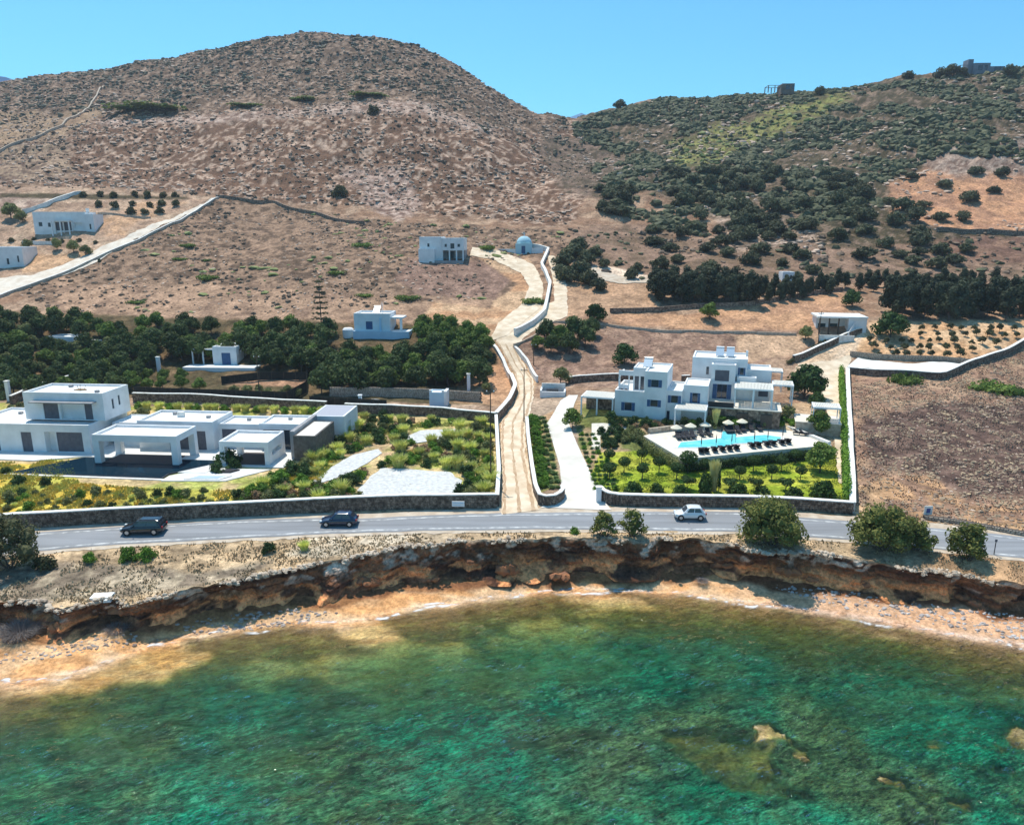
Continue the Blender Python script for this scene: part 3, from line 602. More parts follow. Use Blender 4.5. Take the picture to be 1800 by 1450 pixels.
drape('road_line', [(u, v - 4.5) for u, v in RL], [(u, v - 2.2) for u, v in RL], LINE, .072, .4, 3, ext=25)
# dirt track up the valley, with two wheel ruts kept as lighter bands
TLf = [(882, 905), (884, 850), (880, 780), (882, 740), (912, 690), (904, 655), (872, 600), (893, 575), (930, 545), (975, 530), (972, 490), (962, 450)]
TRt = [(948, 897), (938, 860), (924, 800), (925, 745), (938, 700), (938, 668), (908, 612), (920, 595), (960, 570), (998, 556), (996, 500), (975, 450)]
drape('dirt_track', TLf, TRt, DIRT, .07, .6, 12, .6)
RUT = M('rutted_brown_soil', (.42, .27, .16), (.55, .39, .25), scale=1.1, rough=.95, world_co=True, detail=8)
def between(t): return [(a[0] * (1 - t) + b[0] * t, a[1] * (1 - t) + b[1] * t) for a, b in zip(TLf, TRt)]
for t0, t1 in ((.42, .50), (.80, .90), (.03, .10)):
    drape('track_rut', between(t0)[:7], between(t1)[:7], RUT, .10, .5, 4, .5)
drape('dirt_track', [(862, 600), (876, 568), (918, 535), (930, 505), (915, 480), (866, 456), (826, 450)], [(893, 590), (908, 575), (950, 542), (956, 505), (940, 468), (884, 443), (830, 436)], DIRT, .13, .9, 8, 1.2)
drape('farm_track', [(-80, 505), (0, 490), (60, 484), (150, 450), (220, 418), (290, 388), (372, 349)], [(-80, 545), (0, 522), (76, 496), (170, 462), (232, 428), (298, 392), (379, 350)], M('pale_farm_track', (.76, .66, .54), (.64, .52, .40), scale=.6, world_co=True), .16, 1, 8, .8)
drape('driveway', [(950, 893), (988, 870), (984, 820), (972, 780), (961, 745), (976, 722), (985, 705), (1000, 695)], [(1075, 897), (1052, 868), (1033, 820), (1014, 780), (1000, 745), (1005, 722), (1012, 705), (1016, 695)], CONC, .085, .5, 10)
drape('garden_path', [(1040, 745), (1040, 765), (1040, 790)], [(1125, 750), (1055, 768), (1056, 790)], DECKM, .09, .5, 5)
drape('field_track', [(1040, 470), (1100, 488), (1150, 492)], [(1038, 490), (1100, 500), (1150, 499)], DUST, .15, .8, 6, 1)
SLAB = M('white_slab', (.82, .80, .74), (.72, .68, .60), scale=.6, world_co=True)
drape('parking_slab', [(1489, 645), (1560, 652), (1655, 661)], [(1508, 630), (1600, 641), (1698, 642)], SLAB, .15, .8, 8)
drape('lane', [(1400, 640), (1430, 670), (1452, 720), (1470, 800), (1474, 850)], [(1500, 622), (1480, 660), (1482, 720), (1484, 800), (1482, 850)], DIRT, .08, .7, 8, .8)
# villa: gravel circles, winding path
patch('gravel_patch', [(630, 862), (655, 835), (672, 822), (730, 826), (790, 830), (812, 845), (805, 868), (770, 877), (700, 878), (645, 877)], GRAV)
patch('gravel_patch', [(712, 770), (740, 757), (800, 755), (797, 768), (768, 775), (730, 780)], GRAV, .1)
drape('gravel_path', [(550, 848), (585, 820), (620, 800), (665, 790)], [(565, 850), (610, 833), (650, 812), (672, 797)], GRAV, .08, .5, 5, .5)

# ================================================================ walls
def wall(px, h, th, label, cat='wall', cap=True, stones=True, mat=None, capm=None, group=None, name='stone_wall', capw=.12, step=1.2, world=None, zoff=0.0, face=STONE):
    P = world or [G(*p) for p in px]; P = resample(P, step)
    n = len(P); z = H(P[:, 0], P[:, 1]); z = z if world is None or len(world[0]) < 3 else z
    if face is PALEST and not stones: h *= .62; th *= .7
    zs = np.array([z[max(0, i - 2):i + 3].mean() for i in range(n)]) + zoff
    d = np.gradient(P[:, :2], axis=0); d /= np.linalg.norm(d, axis=1)[:, None] + 1e-9; nr = np.stack([-d[:, 1], d[:, 0]], 1)
    c = P[:, :2].mean(0); zc = float(zs.mean()); root = empty(name, (c[0], c[1], zc), 0, label, cat, group)
    def ringmesh(hw, za, zb, m, nm):
        L = P[:, :2] + nr * hw - c; Q = P[:, :2] - nr * hw - c
        v = []
        for i in range(n):
            a = zs[i] - zc
            v += [(*L[i], a + za), (*Q[i], a + za), (*Q[i], a + zb), (*L[i], a + zb)]
        f = []
        for i in range(n - 1):
            k = i * 4
            for q in range(4): f.append((k + q, k + (q + 1) % 4, k + 4 + (q + 1) % 4, k + 4 + q))
        f += [(3, 2, 1, 0), (n * 4 - 4, n * 4 - 3, n * 4 - 2, n * 4 - 1)]
        me = bpy.data.meshes.new(nm); me.from_pydata(v, [], [tuple(reversed(x)) for x in f]); me.materials.append(m); me.update()
        return link(nm, me, root)
    ringmesh(th / 2, -.9, h, mat or (MORT if stones else face), 'masonry')
    if cap: ringmesh(th / 2 + .05, h + .002, h + capw, capm or CAPM, 'coping')
    if stones:
        vs = []; base = np.array([(-.5, 0, -.5), (.5, 0, -.5), (.5, 0, .5), (-.5, 0, .5), (-.34, 1, -.34), (.34, 1, -.34), (.34, 1, .34), (-.34, 1, .34)])
        fb = np.array([(0, 1, 5, 4), (1, 2, 6, 5), (2, 3, 7, 6), (3, 0, 4, 7), (4, 5, 6, 7)])
        seg = np.concatenate([[0], np.cumsum(np.hypot(*np.diff(P[:, :2], axis=0).T))]); Ltot = seg[-1]
        for side in (1, -1):
            zz = -.2
            while zz < h - .04:
                hh = random.uniform(.16, .30); hh = min(hh, h - zz); s = random.uniform(0, .2)
                while s < Ltot:
                    w = random.uniform(.22, .55)
                    i = min(n - 2, int(np.searchsorted(seg, s + w / 2)) - 1); i = max(0, i); t = (s + w / 2 - seg[i]) / (seg[i + 1] - seg[i] + 1e-9)
                    if 0 <= t <= 1.02:
                        p = P[i, :2] * (1 - t) + P[i + 1, :2] * t - c; dd = d[i]; nn = nr[i] * side
                        q = p + nn * th / 2; b = base * [w * .94, random.uniform(.03, .08), hh * .92]
                        vs.append(np.stack([q[0] + dd[0] * b[:, 0] + nn[0] * b[:, 1], q[1] + dd[1] * b[:, 0] + nn[1] * b[:, 1], zs[i] * (1 - t) + zs[i + 1] * t - zc + zz + hh / 2 + b[:, 2]], -1))
                    s += w + .02
                zz += hh + .01
        if vs:
            k = len(vs); v = np.concatenate(vs); f = (fb[None] + np.arange(k)[:, None, None] * 8).reshape(-1, 4)
            tag(link('stone_facing', npmesh('stone_facing', v, f, face), root), kind='stuff')
    return root
wall([(-60, 937), (25, 928), (290, 914), (560, 900), (720, 893), (873, 892)], 1.7, .5, 'long dark stone wall with white coping between the road and the flat-roofed villa garden')
wall([(874, 890), (877, 840), (874, 780), (872, 742)], 1.3, .4, 'stone wall with thin white coping between the villa garden and the dirt track')
wall([(872, 742), (895, 715), (906, 690), (898, 668)], 1.5, .6, 'white-topped stone wall bending beside the dirt track where two pole shadows meet the lane'.replace(' where two pole shadows meet the lane', ' above the villa garden corner'))
wall([(898, 668), (885, 640), (866, 608)], .8, .5, 'low whitewashed wall climbing the left side of the dirt track beside the pine grove', stones=False, face=CAPM)
wall([(872, 742), (780, 732), (700, 728), (607, 724)], 1.5, .5, 'dark stone wall with white top along the north side of the villa garden')
wall([(575, 722), (420, 714), (235, 706)], 1.6, .45, 'dark stone wall with white top behind the flat villa roofs')
wall([(20, 712), (60, 692), (125, 672)], 1.5, .45, 'stone wall with white coping climbing behind the left end of the villa')
wall([(926, 745), (928, 775), (935, 832), (941, 868), (950, 889), (972, 889), (990, 878), (988, 868)], 1.2, .4, 'stone wall with white coping rounding the planted strip between the dirt track and driveway')
wall([(905, 612), (927, 640), (944, 672)], .9, .4, 'low pale wall on the right side of the dirt track below the shrubs', stones=False, face=CAPM)
wall([(903, 612), (940, 593), (970, 568), (1037, 567), (1087, 577), (1145, 583), (1242, 585), (1325, 586), (1400, 590)], .8, .4, 'thin dry stone field wall crossing the fields behind the two white houses', cap=False, stones=False, face=PALEST)
wall([(905, 590), (935, 573), (957, 552), (961, 535), (967, 503), (952, 470), (964, 442), (936, 434)], 1.1, .6, 'winding whitewashed wall running down from the little chapel beside the track', stones=False, face=CAPM)
wall([(1072, 549), (1157, 548), (1240, 540), (1330, 536), (1400, 524), (1480, 512)], 1.0, .5, 'dry stone wall along the foot of the dark windbreak trees', cap=False, stones=False, face=STONE)
wall([(1054, 872), (1060, 880), (1075, 887), (1110, 888), (1310, 891), (1400, 895), (1497, 902)], 1.35, .55, 'roadside stone wall with broad white coping in front of the lawn garden')
wall([(1497, 902), (1495, 820), (1491, 730), (1489, 656)], 1.2, .6, 'tall white wall dividing the lawn garden from the bare brown field', stones=False, face=CAPM)
wall([(1489, 656), (1570, 661), (1655, 668), (1720, 640), (1796, 608), (1880, 580)], 1.2, .5, 'angled wall with white coping between the orchard and the bare brown field')
wall([(1494, 625), (1600, 634), (1703, 641)], 1.0, .5, 'rough brown stone retaining wall below the young orchard', cap=False, face=PALEST, stones=True)
wall([(1394, 636), (1437, 617), (1475, 600), (1520, 582)], 1.1, .5, 'stone wall with white coping leading up the lane to the small terrace house')
wall([(-60, 545), (20, 515), (80, 495), (125, 478), (225, 432), (297, 397), (384, 349)], 1.0, .5, 'long pale wall edging the farm track on the left slope', stones=False, face=PALEST)
wall([(40, 378), (84, 362), (142, 339)], 1.0, .7, 'short whitewashed wall on the slope behind the long white farmhouse', stones=False, face=CAPM)
wall([(-60, 290), (0, 268), (55, 247), (110, 224), (160, 187), (182, 153)], 1.6, .9, 'dry stone wall climbing the left shoulder of the big hill', cap=False, stones=False, face=PALEST)
wall([(172, 378), (265, 384)], .9, .5, 'short pale terrace wall right of the long white farmhouse', cap=False, stones=False, face=PALEST)
wall([(40, 428), (100, 431)], .9, .5, 'short white terrace wall in front of the long white farmhouse', cap=False, stones=False, face=CAPM)
wall([(380, 347), (470, 357), (560, 378), (640, 395)], .9, .6, 'thin broken dry stone wall at the foot of the big hill', cap=False, stones=False, face=STONE)
wall([(580, 696), (680, 697), (760, 700), (845, 706)], 1.7, .6, 'rough brown stone retaining wall in front of the pine grove', cap=False, face=PALEST)
wall([(1622, 911), (1700, 923), (1800, 941), (1860, 950)], .45, .5, 'low crumbling line of pale stones above the road at the bare field', cap=False, stones=True, face=PALEST)
wall([(1645, 408), (1800, 413), (1900, 416)], 1.3, .5, 'dark terrace wall under the orange slope on the right', cap=False, stones=False, face=STONE)
wall([(1132, 668), (1075, 668), (1015, 672), (1000, 674)], 1.2, .5, 'stone wall with white top behind the pergola of the pink-outlined house'.replace('pink-outlined', 'left white'), stones=True)
wall([(1198, 672), (1212, 671)], 1.2, .4, 'short stone wall stub between the studio and the taller white house')
# dark netting fence round the dug plot
def fence(px, h, label, slat=False):
    P = resample([G(*p) for p in px], 2.4); c = P.mean(0); r = empty('netting_fence', tuple(c), 0, label, 'fence')
    for p in P: MB().bar((p[0] - c[0], p[1] - c[1], p[2] - c[2] - .3), (p[0] - c[0], p[1] - c[1], p[2] - c[2] + h + .1), .07).build('post', WOODD, r)
    for a, b in zip(P[:-1], P[1:]):
        A_, B_ = a - c, b - c; mb = MB()
        dx, dy = (B_ - A_)[:2] / np.linalg.norm((B_ - A_)[:2]); ox, oy = -dy * .015, dx * .015
        mb.v = [(A_[0] + ox, A_[1] + oy, A_[2] + .03), (B_[0] + ox, B_[1] + oy, B_[2] + .03), (B_[0] + ox, B_[1] + oy, B_[2] + h), (A_[0] + ox, A_[1] + oy, A_[2] + h),
                (A_[0] - ox, A_[1] - oy, A_[2] + .03), (B_[0] - ox, B_[1] - oy, B_[2] + .03), (B_[0] - ox, B_[1] - oy, B_[2] + h), (A_[0] - ox, A_[1] - oy, A_[2] + h)]
        mb.f = [(0, 1, 2, 3), (7, 6, 5, 4), (0, 4, 5, 1), (1, 5, 6, 2), (2, 6, 7, 3), (3, 7, 4, 0)]
        mb.build('net_panel', SCREEN, r)
SCREEN = M('dark_green_windbreak_net', (.02, .022, .018), (.045, .04, .03), scale=2)
fence([(237, 700), (300, 703), (390, 706), (505, 710), (540, 690), (541, 668)], 2.2, 'dark windbreak net fence round the dug plot behind the villa')
fence([(390, 676), (460, 668), (541, 668)], 1.6, 'dark net fence along the far side of the dug plot')
fence([(545, 715), (600, 718), (680, 722)], 1.9, 'dark net fence behind the slatted grey villa roof')

# ================================================================ buildings
def winunit(parent, o, ux, uz, n, w, h, kind, z0):
    """frame + pane set in an opening; o corner, ux along the wall, n inward"""
    def pt(a, b, d): return (o[0] + ux[0] * a + n[0] * d, o[1] + ux[1] * a + n[1] * d, o[2] + b)
    def slab(mb, a0, a1, b0, b1, d0, d1):
        k = len(mb.v); mb.v += [pt(a0, b0, d0), pt(a1, b0, d0), pt(a1, b0, d1), pt(a0, b0, d1), pt(a0, b1, d0), pt(a1, b1, d0), pt(a1, b1, d1), pt(a0, b1, d1)]
        mb.f += [(k, k + 3, k + 2, k + 1), (k + 4, k + 5, k + 6, k + 7), (k, k + 1, k + 5, k + 4), (k + 1, k + 2, k + 6, k + 5), (k + 2, k + 3, k + 7, k + 6), (k + 3, k, k + 4, k + 7)]
    t = .06; D = .16; mb = MB(); g = .004
    slab(mb, g, t, g, h - g, D - .05, D); slab(mb, w - t, w - g, g, h - g, D - .05, D); slab(mb, t, w - t, g, t, D - .05, D); slab(mb, t, w - t, h - t, h - g, D - .05, D)
    nm = max(1, int(round(w / 1.0)))
    for i in range(1, nm): slab(mb, w * i / nm - .03, w * i / nm + .03, t, h - t, D - .05, D)
    if kind == 'grille':
        for i in range(1, int(w / .5)): slab(mb, i * .5 - .012, i * .5 + .012, t, h - t, D - .05, D - .03)
    fm = {'window': SHUT, 'blue': BGLASS, 'door': BGLASS, 'shutter': SHUT, 'grille': SHUT, 'dark': DARKM}[kind]
    fo = mb.build('door' if kind == 'door' or z0 < .15 else 'window', fm, parent)
    pm = MB(); slab(pm, t, w - t, t, h - t, D - .03, D - .01); pm.build('pane' if kind != 'shutter' else 'shutter_panel', {'shutter': SHUT, 'door': BGLASS}.get(kind, GLASS), fo)
    if kind == 'blue':
        for a0, a1 in ((-w * .42, -.02), (w + .02, w * 1.42)):
            sm = MB(); slab(sm, a0, a1, 0, h, -.045, -.003); sm.build('shutter', BGLASS, fo)
def block(parent, x0, x1, y0, y1, z0, z1, front=(), right=(), left=(), mat=None, parapet=.3, roof=None, name='wall', base=1.2):
    mb = MB(); zb = z0 - base
    sides = [('f', (x0, y0), (1, 0), (0, 1), x1 - x0, front), ('r', (x1, y0), (0, 1), (-1, 0), y1 - y0, right), ('b', (x1, y1), (-1, 0), (0, -1), x1 - x0, ()), ('l', (x0, y1), (0, -1), (1, 0), y1 - y0, left)]
    mb2 = []
    for sn, o, ux, n, W, holes in sides:
        A_ = sorted({0, W, *[h[0] for h in holes], *[h[1] for h in holes]}); Zs = sorted({zb, z1, *[z0 + h[2] for h in holes], *[z0 + h[3] for h in holes]})
        pt = lambda a, z, d=0: (o[0] + ux[0] * a + n[0] * d, o[1] + ux[1] * a + n[1] * d, z)
        for a0, a1 in zip(A_[:-1], A_[1:]):
            for q0, q1 in zip(Zs[:-1], Zs[1:]):
                am, qm = (a0 + a1) / 2, (q0 + q1) / 2
                if any(h[0] < am < h[1] and z0 + h[2] < qm < z0 + h[3] for h in holes): continue
                mb.quad(pt(a0, q0), pt(a1, q0), pt(a1, q1), pt(a0, q1))
        for h in holes:
            a0, a1, q0, q1 = h[0], h[1], z0 + h[2], z0 + h[3]; D = h[5] if len(h) > 5 else .2
            mb.quad(pt(a0, q0), pt(a0, q0, D), pt(a0, q1, D), pt(a0, q1)); mb.quad(pt(a1, q1), pt(a1, q1, D), pt(a1, q0, D), pt(a1, q0))
            mb.quad(pt(a0, q1), pt(a0, q1, D), pt(a1, q1, D), pt(a1, q1)); mb.quad(pt(a1, q0), pt(a1, q0, D), pt(a0, q0, D), pt(a0, q0))
            mb.quad(pt(a0, q0, D), pt(a1, q0, D), pt(a1, q1, D), pt(a0, q1, D))
            if h[4] != 'void': mb2.append(((o[0] + ux[0] * a0, o[1] + ux[1] * a0, q0), ux, n, a1 - a0, q1 - q0, h[4], h[2]))
    t = .28; zr = z1 - parapet
    a, b, c, d = (x0, y0), (x1, y0), (x1, y1), (x0, y1); ai, bi, ci, di = (x0 + t, y0 + t), (x1 - t, y0 + t), (x1 - t, y1 - t), (x0 + t, y1 - t)
    for p, q, qi, pi_ in ((a, b, bi, ai), (b, c, ci, bi), (c, d, di, ci), (d, a, ai, di)):
        mb.quad((*p, z1), (*q, z1), (*qi, z1), (*pi_, z1)); mb.quad((*pi_, z1), (*qi, z1), (*qi, zr), (*pi_, zr))
    w = mb.build(name, mat or WHITE, parent)
    MB().quad((*ai, zr), (*bi, zr), (*ci, zr), (*di, zr)).build('roof', roof or ROOFW, parent)
    for o, ux, n, W, Hh, kd, zz in mb2: winunit(w, o, ux, None, n, W, Hh, kd, zz)
    return w
def pergola(parent, x0, x1, y0, y1, z0, z1, mat=WHITE, cover=PALEW, th=.22, post=.3, slats=True, nx=2, ny=2, name='pergola'):
    mb = MB().box(x0, x1, y0, y0 + .2, z1 - th, z1).box(x0, x1, y1 - .2, y1, z1 - th, z1).box(x0, x0 + .2, y0 + .2, y1 - .2, z1 - th, z1).box(x1 - .2, x1, y0 + .2, y1 - .2, z1 - th, z1)
    fr = mb.build(name, mat, parent)
    if slats:
        n = int((x1 - x0 - .4) / .24); mb = MB()
        for i in range(n): a = x0 + .2 + i * (x1 - x0 - .4) / n; mb.box(a + .015, a + .205, y0 + .15, y1 - .15, z1 + .002, z1 + .05)
        mb.build('slat_cover', cover, fr)
    for i in range(nx):
        for j in range(ny):
            px = x0 + post / 2 + .02 + (x1 - x0 - post - .04) * i / max(1, nx - 1); py = y0 + post / 2 + .02 + (y1 - y0 - post - .04) * j / max(1, ny - 1)
            MB().box(px - post / 2, px + post / 2, py - post / 2, py + post / 2, z0 - .5, z1 - th - .002).build('post', mat, fr)
    return fr
def canopy(parent, x0, x1, y0, y1, z0, z1, p=.7, mat=WHITE, band=.9, legs=None, name='canopy'):
    """concrete shade roof with parapet on square pillars"""
    w = block(parent, x0, x1, y0, y1, z1 - band, z1, mat=mat, parapet=.35, name=name, base=0)
    MB().quad((x0, y0, z1 - band), (x0, y1, z1 - band), (x1, y1, z1 - band), (x1, y0, z1 - band)).build('soffit', mat, w)
    for a, b in (legs or ((x0, y0), (x1 - p, y0), (x0, y1 - p), (x1 - p, y1 - p))):
        MB().box(a + .003, a + p - .003, b + .003, b + p - .003, z0 - .5, z1 - band - .002).build('pillar', mat, w)
    return w
def solar(parent, x, y, z, s=1.0):
    mb = MB(); n = len(mb.v)
    mb.v += [(x - .9 * s, y - .9, z + .25), (x + .9 * s, y - .9, z + .25), (x + .9 * s, y + .6, z + 1.25), (x - .9 * s, y + .6, z + 1.25), (x - .9 * s, y - .86, z + .18), (x + .9 * s, y - .86, z + .18), (x + .9 * s, y + .64, z + 1.18), (x - .9 * s, y + .64, z + 1.18)]
    mb.f += [(0, 1, 2, 3), (7, 6, 5, 4), (0, 4, 5, 1), (1, 5, 6, 2), (2, 6, 7, 3), (3, 7, 4, 0)]
    p = mb.build('solar_panel', M('solar_glass', (.35, .42, .5), rough=.15, spec=.9), parent)
    t = MB().bar((x - .9 * s, y + .85, z + 1.3), (x + .9 * s, y + .85, z + 1.3), .5, seg=12).build('water_tank', M('tank_metal', (.7, .7, .7), rough=.3, metal=.6), p)
    MB().bar((x - .8 * s, y + .85, z), (x - .8 * s, y + .85, z + 1.1), .06).bar((x + .8 * s, y + .85, z), (x + .8 * s, y + .85, z + 1.1), .06).bar((x - .8 * s, y - .8, z), (x - .8 * s, y - .8, z + .28), .06).bar((x + .8 * s, y - .8, z), (x + .8 * s, y - .8, z + .28), .06).build('stand', DARKM, p)

# --- the modern villa (left)
ZV = 6.5; ov = (-60.5, 101.9); av = R(-4.5)
vil = empty('white_villa', (ov[0], ov[1], ZV), av, 'sprawling modern white villa with stepped flat roofs and grey shutters behind the stone roadside wall', 'villa')
block(vil, -19, 0, 0, 9.5, 0, 4.2, front=[(8.6, 10.2, 0, 3.0, 'shutter'), (12.2, 13.9, .0, 3.1, 'void', 1.0), (14.0, 17.9, .2, 3.1, 'shutter'), (1.5, 5.2, .1, 3.0, 'shutter')])
block(vil, -11.2, 1.0, 2.6, 9.0, 4.2, 8.3, front=[(2.9, 5.2, .15, 2.6, 'shutter'), (5.5, 9.0, .15, 2.6, 'void', .5), (9.2, 10.4, .15, 2.6, 'shutter')], right=[(2.0, 2.5, 1.3, 2.8, 'window'), (3.6, 4.1, 1.5, 3.0, 'window')], base=.002)
MB().box(-9.6, 0.0, 1.4, 2.596, 6.95, 7.1).build('awning', GREYP, vil)
MB().prism([(-5.4, 5.6), (-4.2, 5.3), (-3.4, 5.7), (-3.8, 6.3), (-5.0, 6.4)], 8.0, 8.12).build('dry_plant_heap', F_BROWN, vil)
MB().bar((-4.5, 5.8, 8.0), (-4.3, 5.7, 8.9), .05).bar((-4.0, 5.9, 8.0), (-3.7, 6.1, 8.7), .05).bar((-4.8, 6, 8.0), (-5.1, 6.1, 8.6), .05).build('dry_stems', WOODD, vil)
block(vil, 1.0, 5.6, 4.0, 9.0, 0, 3.6, parapet=.15)
block(vil, 5.6, 17.0, 2.8, 9.4, 0, 4.3, front=[(4.6, 10.2, 0, 2.9, 'shutter')])
block(vil, 17.0, 23.4, 4.6, 9.6, 0, 3.6, front=[(.4, 2.6, 0, 2.8, 'shutter')])
block(vil, 23.4, 29.6, 4.0, 9.4, 0, 3.9, front=[(.5, 3.1, 0, 3.0, 'dark'), (3.5, 5.4, 0, 3.0, 'dark')])
w = block(vil, 29.6, 30.2, -.2, 9.4, 0, 4.0, mat=GREYP, parapet=.02)
block(vil, 30.2, 33.4, -.6, 7.6, 0, 3.5, mat=M('dark_stone_cladding', (.10, .085, .075), (.17, .145, .125), scale=2.5, bump=.04), parapet=.05, roof=SLAB, name='garden_wing')
block(vil, 29.2, 34.4, 9.4, 16.6, 0, 3.8, roof=M('grey_slatted_roof', (.42, .42, .46), (.36, .36, .40), scale=10, stretch=(8, .3, 1)), parapet=.04, name='carport', right=[(1, 3.5, 0, 2.5, 'void', .4)])
canopy(vil, 3.4, 15.4, -4.4, 1.2, 0, 4.15, p=.9)
canopy(vil, 20.9, 27.8, -3.6, 2.3, 0, 3.35, p=.75, band=.75, legs=((20.9, 1.55), (20.9, -3.6)))
block(vil, 27.2, 27.8, -3.59, 2.29, 0, 2.596, right=[(1.2, 4.6, 1.2, 1.9, 'void', .5)], parapet=.01, name='end_wall')
for x, y, z in [(-7.5, 7.5, 8.0), (-1.2, 4.2, 8.0), (8.5, 7.5, 4.0), (14.5, 6.0, 4.0), (20.0, 7.6, 3.3), (26.5, 7.4, 3.6), (-15.5, 6.5, 3.9)]:
    MB().box(x, x + .5, y, y + .5, z, z + .35).build('roof_vent', GREYP, vil)
MB().box(9.8, 10.8, 6.4, 6.9, 4.0, 4.75).build('air_conditioner', CAPM, vil); MB().bar((-17, 3, 3.9), (-17, 3, 4.9), .12, seg=8).build('flue', DARKM, vil)
# terraces and pool of the villa
tz0 = ZV + .05
def vbox(name, x0, x1, y0, y1, z0, z1, mat, label=None, cat=None, kind=None, poly=None):
    mb = MB().prism(poly, z0, z1) if poly else MB().box(x0, x1, y0, y1, z0, z1)
    return tag(mb.build(name, mat, None, (ov[0], ov[1], ZV), av), label, cat, None, kind)
vbox('terrace_paving', 0, 0, 0, 0, -.6, .06, PAVE, kind='structure', poly=[(-22, -3.4), (-6, -3.9), (-.2, -1.6), (3.2, -1.7), (16.6, -1.7), (16.6, -7.2), (20.6, -7.2), (20.6, -4.2), (30, -4.2), (30, 6), (-22, 6)])
pool = empty('infinity_pool', (ov[0], ov[1], ZV), av, 'dark infinity pool wrapping the pillared pavilion in front of the villa', 'pool')
MB().prism([(-5.6, -9.2), (16.0, -9.8), (16.0, -8.0), (20.2, -3.2), (20.2, -1.9), (.2, -1.9)], -1.2, .07).build('basin', M('dark_pool_tile', (.02, .03, .045), rough=.4), pool)
MB().prism([(-5.2, -8.9), (15.7, -9.5), (15.7, -7.9), (19.8, -3.1), (19.8, -2.1), (.4, -2.1)], .072, .10).build('water', M('dark_pool_water', (.005, .020, .035), rough=.03, spec=.02, bump=.01, bscale=3), pool)
MB().prism([(-6.0, -9.7), (16.3, -10.3), (16.3, -9.85), (-5.6, -9.25)], -1.2, .02).build('rim', CAPM, pool)
deck = empty('timber_deck', (ov[0], ov[1], ZV), av, 'dark timber deck under the pavilion roof beside the infinity pool', 'deck')
for i in range(24): MB().box(4.6 + i * .4, 4.98 + i * .4, -4.3, -.4, .102, .17).build('plank', DPAVE, deck)
deck2 = empty('timber_deck', (ov[0], ov[1], ZV), av, 'dark striped timber deck under the smaller canopy right of the pool', 'deck')
for i in range(15): MB().box(22.0, 27.1, -3.4 + i * .36, -3.09 + i * .36, .062, .14).build('plank', DPAVE, deck2)
vbox('lower_terrace', 0, 0, 0, 0, -1.2, .02, PAVE, kind='structure', poly=[(16.3, -10.6), (24.5, -10.0), (28.5, -5.0), (20.2, -5.0), (16.3, -8.6)])
tub = empty('plunge_pool', (ov[0], ov[1], ZV), av, 'small square sunken plunge pool in the white terrace below the smaller canopy', 'pool')
MB().prism([(19.0, -10.0), (23.6, -9.7), (24.6, -8.2), (20.2, -8.4)], .022, .12).build('rim', CAPM, tub)
MB().prism([(19.5, -9.8), (23.3, -9.5), (24.0, -8.45), (20.4, -8.6)], .122, .14).build('water', M('pale_pool_floor', (.45, .55, .62), rough=.1), tub)
mt = empty('sun_mat', (ov[0], ov[1], ZV), av, 'dark blue mat lying on the white terrace right of the infinity pool', 'mat')
MB().prism([(21.8, -7.1), (23.8, -7.0), (24.6, -5.8), (22.9, -5.7)], .026, .2).build('cushion', BLK, mt)

# --- house A, studio, house B and their pool terrace (right)
ZA = 8.8; oa = (16.4, 115.2); aa = R(-18)
hA = empty('white_house', (oa[0], oa[1], ZA), aa, 'two-storey white cubic house with blue shuttered windows and roof terrace left of the small studio', 'house')
hA.scale = (.84, 1, 1)
block(hA, 0, 5.6, 0, 8.5, 0, 4.2, front=[(1.9, 3.3, .95, 2.3, 'blue')], parapet=.5)
block(hA, 5.6, 9.7, -.5, 7.5, 0, 7.6, front=[(1.2, 2.6, 5.1, 6.3, 'blue'), (1.2, 2.6, 2.0, 3.1, 'blue')], parapet=.25)
block(hA, 9.7, 12.5, .0, 7.5, 0, 4.7, front=[(.8, 2.1, 2.7, 3.9, 'blue'), (.15, .7, 0, 1.4, 'dark')], parapet=.25)
block(hA, 2.9, 5.597, 2.6, 7.5, 3.71, 7.5, front=[(.3, 1.1, .2, 2.4, 'shutter'), (1.4, 2.1, .2, 2.4, 'window')], parapet=.2, base=0)
fr = MB().box(.1, 2.9, 2.6, 2.9, 6.1, 6.9).box(.1, .4, 2.6, 2.9, 3.7, 6.098).box(2.0, 2.2, 2.6, 2.9, 3.7, 6.098).box(.1, .4, 2.9, 7.0, 5.9, 6.3).build('terrace_frame', WHITE, hA)
MB().box(.4, 2.0, 2.6, 2.9, 3.7, 4.6).build('parapet', WHITE, fr)
solar(hA, 5.4, 4.0, 7.4, .9)
for k, x in enumerate((1.1, 1.9)):
    t = MB().lathe([(.25, 0), (.3, .35), (.2, .5)], (x, 1.2, 3.7), 8).build('terrace_planter', BLK, hA)
hs = empty('white_studio', (oa[0], oa[1], ZA), aa, 'small low white studio with one blue window squeezed between the two taller white houses', 'studio')
hs.scale = (.84, 1, 1)
block(hs, 12.52, 17.0, 1.5, 7.5, 0, 5.4, front=[(1.7, 2.7, 2.6, 4.2, 'blue')], parapet=.2)
pergola(hs, 11.6, 17.2, -3.2, 1.2, 0, 2.6, post=.25)
pgl = empty('pergola', (oa[0], oa[1], ZA), aa, 'white slatted pergola over a shaded terrace on the left of the left white house', 'pergola')
pgl.scale = (.86, 1, 1)
pergola(pgl, -6.3, -.1, -.6, 4.0, 0, 2.9, nx=3, post=.25, name='frame')
pw = MB().box(-6.2, -.2, 3.4, 3.7, -.5, 2.6).build('back_wall', STONE, pgl)
ZB = 11.0; ob = (29.3, 118.9); ab = R(-17)
hB = empty('white_house', (ob[0], ob[1], ZB), ab, 'largest two-storey white house with projecting bay, slatted pergolas and stone basement right of the studio', 'house')
hB.scale = (.88, 1, 1)
